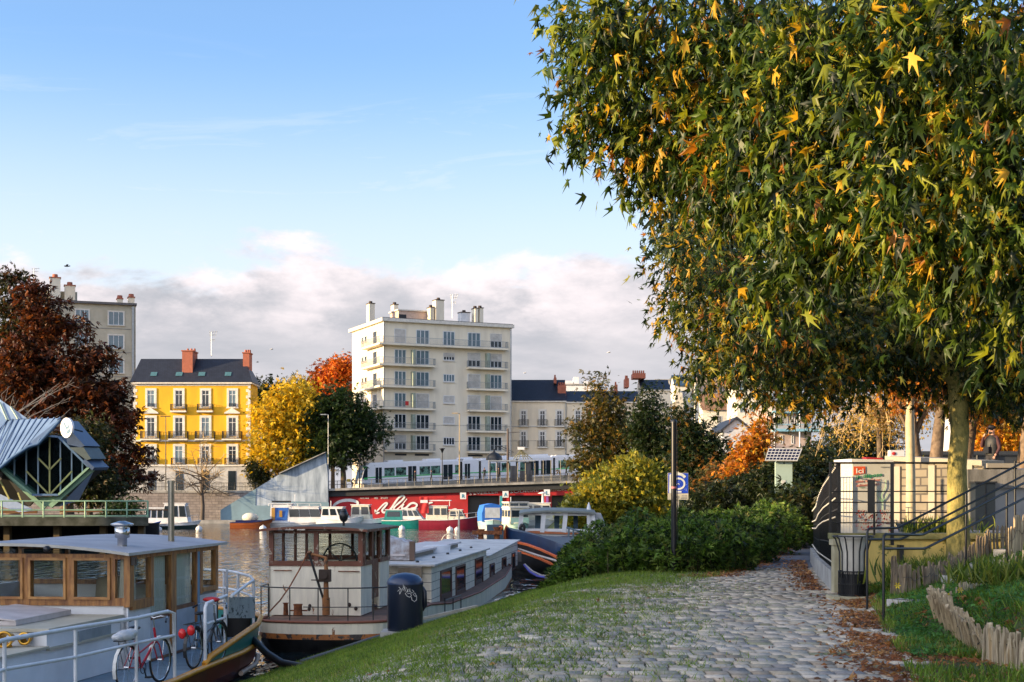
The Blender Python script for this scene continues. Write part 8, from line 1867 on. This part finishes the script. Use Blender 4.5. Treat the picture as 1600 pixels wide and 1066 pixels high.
# trunks behind the terrace wall, carrying the autumn canopy
TB = mat('brown_grey_bark', (.2, .14, .09), .9, col2=(.08, .055, .035), scale=5, bump=.7, bscale=14)
for i, (px, Y_, r_, tt, lab, bl, pal) in enumerate(((1436, 44, .2, 560, 'dark brown trunked tree behind the golden twigs', [B(1440, 600, 44, 70, 40), B(1400, 570, 44, 60, 40)], ORL), (1463, 41, .19, 560, 'grey-brown trunked tree right of the dark trunk', [B(1480, 600, 41, 60, 36), B(1470, 560, 41, 70, 40)], OLV), (1512, 46, .2, 560, 'slim brown tree just behind the mossy plane trunk', [B(1540, 620, 46, 60, 36), B(1520, 580, 46, 60, 50), B(1560, 650, 46, 50, 22)], ORL), (1602, 40, .2, 560, 'tree trunk at the right edge behind the parapet', [B(1600, 590, 40, 60, 60), B(1650, 640, 40, 50, 50)], OLV))):
    tree('park_tree', lab, px, UZ-.1 if px != 1436 else 2.6, Y_, bl, 150, 14, .32, .22, pal, T_tuft(), r_, 70+i, 'park trees behind the terrace', trunk_top=PZ(615, Y_)-UZ, bark=TB, nl=14, shell=.2)
tree('yellow_shrub', 'glowing orange-yellow shrub behind the man', 1560, UZ, 66, [B(1545, 690, 66, 26, 22), B(1575, 680, 66, 22, 26), B(1520, 705, 66, 18, 14), B(1560, 662, 66, 16, 14), B(1595, 700, 66, 20, 14)], 300, 14, .26, .26, [((.7, .32, .02), 4), ((.6, .4, .03), 3), ((.5, .18, .02), 2)], T_tuft(), .08, 81, cat='shrub', shell=.2)
tree('olive_tree', 'dull green tree behind the orange-yellow shrub at the right edge', 1590, UZ, 78, [B(1590, 660, 78, 36, 24), B(1550, 640, 78, 30, 18), B(1620, 690, 78, 30, 30)], 160, 14, .36, .3, OLV, T_tuft(), .1, 82, shell=.3)
# pale slender trunk in front of the stone wall
t = thing('pale_sapling', 'slender pale-barked trunk lit by the sun in front of the stone wall', 'tree', (PX(1423, 31), 31, TZ)); s_ = 31/F
MB().tube([(0, 0, 0), (0, 0, 1.2), (-.02, 0, PZ(660, 31)-TZ), (.0, 0, PZ(610, 31)-TZ)], [.11, .1, .095, .07], 10).build('trunk', mat('pale_bark', (.55, .47, .3), .8, col2=(.4, .33, .2), scale=4), t)
o_, cc = crown('crown', [((0, 0, PZ(585, 31)-TZ), (.9, .9, .5))], 40, 12, .2, .2, ORL, T_tuft(), t, (0, 0, 0), 91)
# ---------------- plane tree with the mossy trunk
PLT = [((.022, .042, .008), 5), ((.06, .09, .012), 3.5), ((.19, .18, .015), 2.4), ((.48, .28, .02), 1.6), ((.3, .12, .015), .6), ((.012, .022, .006), 4)]
Yt = 24; b = V((PX(1498, Yt), Yt, 2.35)); t = thing('plane_tree', 'plane tree with a mossy yellow-green trunk rising behind the handrails', 'tree', b)
bl = [B(1100, 475, 23, 75, 70, 2.2), B(1072, 410, 22, 55, 45, 1.6), B(1075, 345, 24, 40, 30, 1.4), B(1180, 520, 23, 95, 75, 2.4), B(1140, 575, 22, 60, 42, 1.4), B(1270, 560, 24, 110, 75, 2.6), B(1350, 500, 25, 130, 100, 3), B(1480, 520, 25, 120, 90, 3), B(1590, 540, 24, 90, 95, 3), B(1200, 400, 26, 140, 80, 2.5), B(1430, 400, 27, 190, 90, 3), B(1100, 350, 25, 80, 40, 2), B(1250, 620, 22.5, 60, 26, 1.3), B(1560, 600, 24, 60, 36, 2)]
bl = [((c[0]-b.x, c[1]-b.y, c[2]-b.z), r_) for c, r_ in bl]
o_, cc = crown('crown', bl, 2300, 17, .19, .165, PLT, T_plane(), t, (0, 0, 0), 101, droop=1.0, shell=.4, flat=1.1)
m_ = MB(); rg = random.Random(6)
zt = PZ(585, Yt)-b.z
tk = [(0, 0, -.2), (0, 0, .1), (-.02, 0, .8), (-.03, 0, 1.6), (0.02, 0, 2.2), (-.02, .05, zt), (-.1, .1, zt+1.0)]
m_.tube(tk, [.3, .21, .175, .16, .155, .16, .13], 16)
m_.tube([(0, 0, zt-.3), (.5, -.1, zt+.5), (1.4, -.2, zt+1.2)], [.15, .12, .08], 10); m_.tube([(-.05, 0, zt-.1), (-.9, -.3, zt+.6), (-2.4, -.6, zt+1.0), (-4.2, -.8, zt+1.4)], [.14, .11, .07, .03], 10)
ids = np.random.default_rng(3).choice(len(cc), 70, replace=False); limbs(m_, V((-.1, .1, zt+.8)), [cc[i] for i in ids[:45]], .07, 5, rmin=.01, sag=.05); limbs(m_, V((-2.0, -.5, zt+.95)), [cc[i] for i in ids if cc[i][0] < -2][:22], .035, 6, rmin=.008, sag=.05)
m, nt_, bs = newmat('mossy_plane_bark')
c_ = ramp(nt_, noise(nt_, 2.2, 8, .75, sc=(1.6, 1.6, .8)), [(.30, (.04, .04, .018)), (.42, (.12, .115, .035)), (.55, (.30, .25, .075)), (.7, (.42, .34, .12))]); nt_.links.new(c_, bs.inputs['Base Color']); bs.inputs['Roughness'].default_value = .9; addbump(nt_, bs, noise(nt_, 16, 8, sc=(1.5, 1.5, .6)), .9, .04)
m_.build('trunk', m, t)
# ---------------- nearer plane tree: its trunk stands outside the frame on the right, branches hang into it
Yt = 9.5; b = V((7.6, 10.5, 2.6)); t = thing('plane_tree', 'nearer plane tree whose large-leaved branches hang in from the top right', 'tree', b)
bl = [B(885, 42, 11.5, 46, 30, .5), B(920, 70, 11.5, 50, 34, .6), B(940, 105, 11.5, 62, 40, .7), B(1000, 40, 11, 80, 55, .8), B(925, 190, 12, 50, 24, .5), B(965, 175, 12, 56, 32, .6), B(985, 250, 12, 52, 34, .5), B(1055, 170, 11.5, 80, 80, .9), B(1070, 265, 12, 70, 40, .7), B(1150, 90, 11, 110, 100, 1.1), B(1180, 250, 11, 110, 90, 1.0), B(1290, 130, 10, 150, 150, 1.2), B(1310, 330, 10, 120, 80, 1.0), B(1450, 120, 9, 150, 160, 1.2), B(1450, 320, 9, 150, 100, 1.1), B(1580, 250, 8.5, 120, 200, 1.0), B(1510, 450, 9.5, 100, 45, .8), B(1590, 470, 9, 60, 60, .8), B(1240, 440, 10.5, 80, 40, .7)]
bl = [((c[0]-b.x, c[1]-b.y, c[2]-b.z), r_) for c, r_ in bl]
PLN = [((.026, .052, .008), 5), ((.075, .12, .014), 4), ((.2, .22, .018), 2.6), ((.5, .3, .02), 1.2), ((.3, .12, .015), .4), ((.014, .026, .006), 4)]
o_, cc = crown('crown', bl, 1500, 13, .12, .14, PLN, T_plane(), t, (0, 0, 0), 111, droop=1.1, shell=.3, flat=1.25)
m_ = MB(); m_.tube([(0, 0, -.4), (0, 0, 1), (-.1, .05, 2.2), (-.2, .1, 3.2)], [.3, .24, .22, .18], 14)
L0 = []
for k, (px, py, Y_) in enumerate(((1250, 240, 10), (1150, 120, 11), (1300, 60, 10), (1400, 380, 9.5))):
    e = P(px, py, Y_)-b; st = V((-.2, .1, 2.4+.15*k)); md = st.lerp(e, .5)+V((0, 0, .35)); m_.tube([st, md, e], [.09, .06, .03], 8, caps=False); L0.append((md.lerp(e, .6), e))
rgn = np.random.default_rng(5)
for (a0, e) in L0:
    d = np.linalg.norm(cc-np.array(e), axis=1); near = np.argsort(d)[:170:8]; limbs(m_, e, [cc[i] for i in near], .02, 8, rmin=.005, sag=.04)
m_.build('trunk', BARK, t)
# ---------------- green shrubs between bank and path
SH = [((0.058, 0.116, 0.017), 4), ((0.109, 0.189, 0.029), 3.5), ((0.189, 0.261, 0.051), 1.8), ((0.020, 0.041, 0.009), 3.5), ((0.189, 0.189, 0.058), .6)]
def shrub(px, Y_, top, rx, i, lab, ry=1.5):
    x = PX(px, Y_); gz = ground_z(x, Y_); h = PZ(top, Y_)-gz; b = V((x, Y_, gz)); t_ = thing('green_shrub', lab, 'shrub', b, 0, 'leafy green shrubs along the bank')
    rg_ = np.random.default_rng(200+i); n = int(3000*rx/1.5*min(1, 42/Y_)+500); ang_ = rg_.random(n)*2*math.pi; rad = np.sqrt(rg_.random(n)); pos = np.stack([rx*rad*np.cos(ang_), ry*rad*np.sin(ang_), np.zeros(n)], 1)
    hh = h*np.sqrt(np.maximum(0, 1-.7*rad**2))*(.9+.2*np.sin(pos[:, 0]*3+i)*np.cos(pos[:, 1]*2.3)); pos[:, 2] = hh*(rg_.random(n)**.45)-.1
    yv = np.stack([pos[:, 0]*.6/rx, pos[:, 1]*.6/ry-.25, np.full(n, .12)], 1)+rg_.normal(0, .55, (n, 3)); cl = (np.floor(pos[:, 0]*3)+50*np.floor(pos[:, 1]*3)+2500*np.floor(pos[:, 2]*3)).astype(int); _, cl = np.unique(cl, return_inverse=True)
    leafmesh('foliage', pos, yv, rg_.normal(size=(n, 3))*.6+np.array([0, -.3, .8]), (.11+.10*rg_.random(n)), pick(rg_, n, SH, .28, cl), T_tuft(), LEAF, t_)
    m_ = MB(); rr = random.Random(i)
    for k in range(22): a = V((rr.uniform(-.8, .8)*rx, rr.uniform(-.8, .8)*ry, -.05)); m_.tube([a, a+V((rr.uniform(-.2, .2), rr.uniform(-.2, .2), h*.5))], .009, 4)
    m_.build('stems', mat('shrub_stems', (.08, .07, .03), .9), t_)
labs = ['leafy green shrub at the water end of the bank', 'green shrub second from the water', 'green shrub left of the black lamp post', 'green shrub at the foot of the black lamp post', 'green shrub just right of the black lamp post', 'green shrub at the bend of the path', 'green shrub below the solar pillar to the left', 'green shrub at the foot of the solar pillar', 'last green shrub before the black fence', 'taller green shrub behind near the yellow bush', 'green shrub behind under the blue sign', 'green shrub behind right of the blue sign', 'green shrub far behind beside the solar pillar']
for i, (px, Y_, top, rx) in enumerate(((908, 34.6, 862, .8), (952, 34, 836, 1.0), (1002, 33, 820, 1.15), (1056, 32.3, 808, 1.2), (1112, 33, 800, 1.05), (1152, 37, 793, 1.05), (1188, 42, 786, 1.15), (1215, 47.5, 783, 1.2), (1238, 56, 780, 1.4), (955, 40, 812, 1.5), (1030, 40, 790, 1.7), (1110, 42, 782, 1.7), (1170, 49, 778, 1.7))): shrub(px, Y_, top, rx, i, labs[i])
shrub(862, 40, 905, .32, 20, 'tiny shrub standing alone at the water edge', .3); 
# ---------------- grass, ground cover, fallen leaves
def scatter(name, label, cat, n, fn, size, pal, tmpl, seed, up=None, lean=.35, flat=False, jitter=.2):
    rg_ = np.random.default_rng(seed); pts = []
    while len(pts) < n:
        p = fn(rg_)
        if p is not None: pts.append(p)
    pos = np.array(pts); m = len(pos)
    if flat: yv = rg_.normal(size=(m, 3)); yv[:, 2] *= .25; upv = rg_.normal(size=(m, 3))*.35+np.array([0, 0, 1.0])
    else: yv = rg_.normal(size=(m, 3))*lean; yv[:, 2] = 1; upv = rg_.normal(size=(m, 3))
    cl = (np.floor(pos[:, 0]*2)+300*np.floor(pos[:, 1]*2)).astype(int); _, cl = np.unique(cl, return_inverse=True)
    o_ = leafmesh(name, pos, yv, upv, size*(.55+.9*rg_.random(m)), pick(rg_, m, pal, jitter, cl), tmpl, LEAF); stuff(o_, label, cat); return o_
GRP = [((.11, .19, .018), 4), ((.16, .25, .028), 3), ((.22, .28, .04), 2), ((.06, .105, .015), 2), ((.28, .24, .08), .6)]
def gpatch(x, y): return .5+.5*math.sin(x*1.9+math.sin(y*1.3)*1.5)*math.sin(y*1.1+x*.7+2)
def bank(r_):
    y = 14+(62-14)*r_.random()**1.25; x = xw(y)-.1+r_.random()**1.5*8.0
    d = x-xw(y); z = ground_z(x, y)
    if z < -.02 or (y > 30 and x > xleft(y)): return None
    dense = 1.0 if d < 3.0 else max(0, 1-(d-3.0)/3.0)
    if 27 < y and x > xleft(y)-2.2: dense = 1.0
    if r_.random() > dense*(.35+.8*gpatch(x, y)): return None
    return (x, y, z-.01)
scatter('bank_grass', 'short green grass on the sloping bank by the barges', 'grass', 120000, bank, .075, GRP, T_grass(), 1, lean=.45)
TUFT = []
def joints(r_):
    if TUFT: return TUFT.pop()
    y = 9.5+23*r_.random(); x = xw(y)+r_.random()*9.6
    if x > xr(y) or x > .38*y: return None
    d = x-xw(y)
    if r_.random() > interp(d, [0, 6.4, 8.0, 9.0], [1, .9, .3, .03]): return None
    if gpatch(x*1.7, y*1.5) < .25 and r_.random() < .8: return None
    row = y; k = 5+int(8*r_.random()); ln = .05+.14*r_.random()
    for q in range(k): xx_, yy_ = x+r_.normal()*ln, row+r_.normal()*.022; TUFT.append((xx_, yy_, ground_z(xx_, yy_)+.012))
    return TUFT.pop()
scatter('joint_grass', 'tufts of grass growing in the joints of the setts', 'grass', 150000, joints, .07, GRP, T_grass(), 2, lean=.9)
def shrubfoot(r_):
    y = 26.5+27*r_.random()**1.3; x = xleft(y)-r_.random()*3.6; return (x, y, ground_z(x, y)-.01)
scatter('verge_grass', 'longer green grass at the foot of the leafy shrubs', 'grass', 16000, shrubfoot, .11, GRP, T_grass(), 3, lean=.5)
def garden(r_):
    y = 9.5+15.5*r_.random(); x = xr(y)+.15+r_.random()*6
    if x > .40*y or gpatch(x*1.2+3, y) < .38: return None
    return (x, y, ground_z(x, y)-.01)
scatter('garden_grass', 'green grass between the picket fences', 'grass', 26000, garden, .12, GRP, T_grass(), 4, lean=.5)
def gcover(r_):
    y = 10+14.5*r_.random(); x = xr(y)+.3+r_.random()*4.5
    if x > .40*y or gpatch(x*.9, y*.8+1) < .45: return None
    return (x, y, ground_z(x, y)+.02+.07*r_.random())
scatter('ground_cover', 'broad-leaved green ground cover beside the path', 'ground cover', 17000, gcover, .07, [((.06, .18, .03), 4), ((.09, .24, .05), 3), ((.035, .1, .02), 2)], T_plane(), 5, flat=True)
LIT = [((0.351, 0.149, 0.054), 4), ((0.230, 0.088, 0.034), 3), ((0.486, 0.257, 0.095), 2), ((0.135, 0.068, 0.034), 2)]
def litter(r_):
    y = 10.5+14*r_.random(); u = abs(r_.normal())*1.0*(1 if r_.random() < .6 else -.3)
    if gpatch(y*1.5, u*2) < .25: return None
    x = xr(y)+.1+u
    if x > .40*y or (y > 22.5 and x > 6.6): return None
    return (x, y, ground_z(x, y)+.035)
scatter('fallen_leaves', 'brown fallen leaves heaped along the right edge of the path', 'leaf litter', 6500, litter, .085, LIT, T_plane(), 6, flat=True)
def litter2(r_):
    y = 29.5+42*r_.random()**1.4; x = xleft(y)+r_.normal()*.28-.1; return (x, y, ground_z(x, y)+.035)
scatter('fallen_leaves', 'brown fallen leaves along the foot of the leafy shrubs', 'leaf litter', 4500, litter2, .09, LIT, T_plane(), 7, flat=True)
def litter3(r_):
    if r_.random() < .5: y = 25+12*r_.random(); x = fx_(y)-.25-abs(r_.normal())*.25; return (x, y, 1.79)
    x = 8.7+3.4*r_.random(); y = 32.2+(x-8.7)*.36-abs(r_.normal())*.6; return (x, y, TZ+.02)
scatter('fallen_leaves', 'fallen leaves against the kerb wall and the stone wall', 'leaf litter', 2600, litter3, .09, LIT, T_plane(), 8, flat=True)
def litter4(r_):
    y = 10+20*r_.random(); x = xr(y)-r_.random()*7; return (x, y, ground_z(x, y)+.035)
scatter('fallen_leaves', 'single fallen leaves scattered over the setts', 'leaf litter', 160, litter4, .09, LIT, T_plane(), 9, flat=True)
# tall grass clump by the trunk, yellow flowers
for i, (px, Y_, n, h, lab) in enumerate(((1450, 22.6, 900, .42, 'tall yellow-green grass clump at the foot of the mossy wall'), (1480, 23.2, 600, .36, 'grass clump beside the plane trunk'), (1590, 16.5, 900, .34, 'long grass clump inside the corner picket fence'), (1470, 27, 350, .4, 'weeds growing against the sunlit stone wall'))):
    x = PX(px, Y_); z = ground_z(x, Y_) if Y_ < 25 else TZ; rg_ = np.random.default_rng(300+i); pos = np.stack([rg_.normal(0, .35, n), rg_.normal(0, .2, n), np.zeros(n)], 1); yv = rg_.normal(0, .4, (n, 3)); yv[:, 2] = 1
    tag(leafmesh('grass_clump', pos, yv, rg_.normal(size=(n, 3)), h*(.5+.6*rg_.random(n)), pick(rg_, n, [((.1, .16, .02), 3), ((.22, .24, .04), 3), ((.05, .09, .015), 2)]), T_blade(), LEAF), lab, 'grass clump', 'tall grass clumps'); o_ = [o for o in bpy.data.objects if o.name.startswith('grass_clump')][-1]; o_.location = (x, Y_, z)
m_ = MB(); rg = random.Random(8)
for k, (px, py) in enumerate(((1462, 968), (1466, 950), (1480, 931), (1500, 922), (1436, 982), (1402, 915), (1478, 945))):
    c = P(px, py, 17.3); f_ = MB()
    for j in range(6): a = j*1.047; f_.add([c, c+V((.03*math.cos(a-.3), -.01, .03*math.sin(a-.3))), c+V((.045*math.cos(a), -.015, .045*math.sin(a))), c+V((.03*math.cos(a+.3), -.01, .03*math.sin(a+.3)))], [(0, 1, 2, 3)])
    f_.tube([c, c+V((.02, 0.02, -.35))], .003, 4, 1); tag(f_.build('yellow_flower', [mat('petal_yellow', (.8, .6, .02), .6), mat('flower_stem', (.06, .1, .02), .8)], loc=tuple(c)), 'small yellow flower among the pale leaning pickets', 'flower', 'small yellow flowers in the garden')
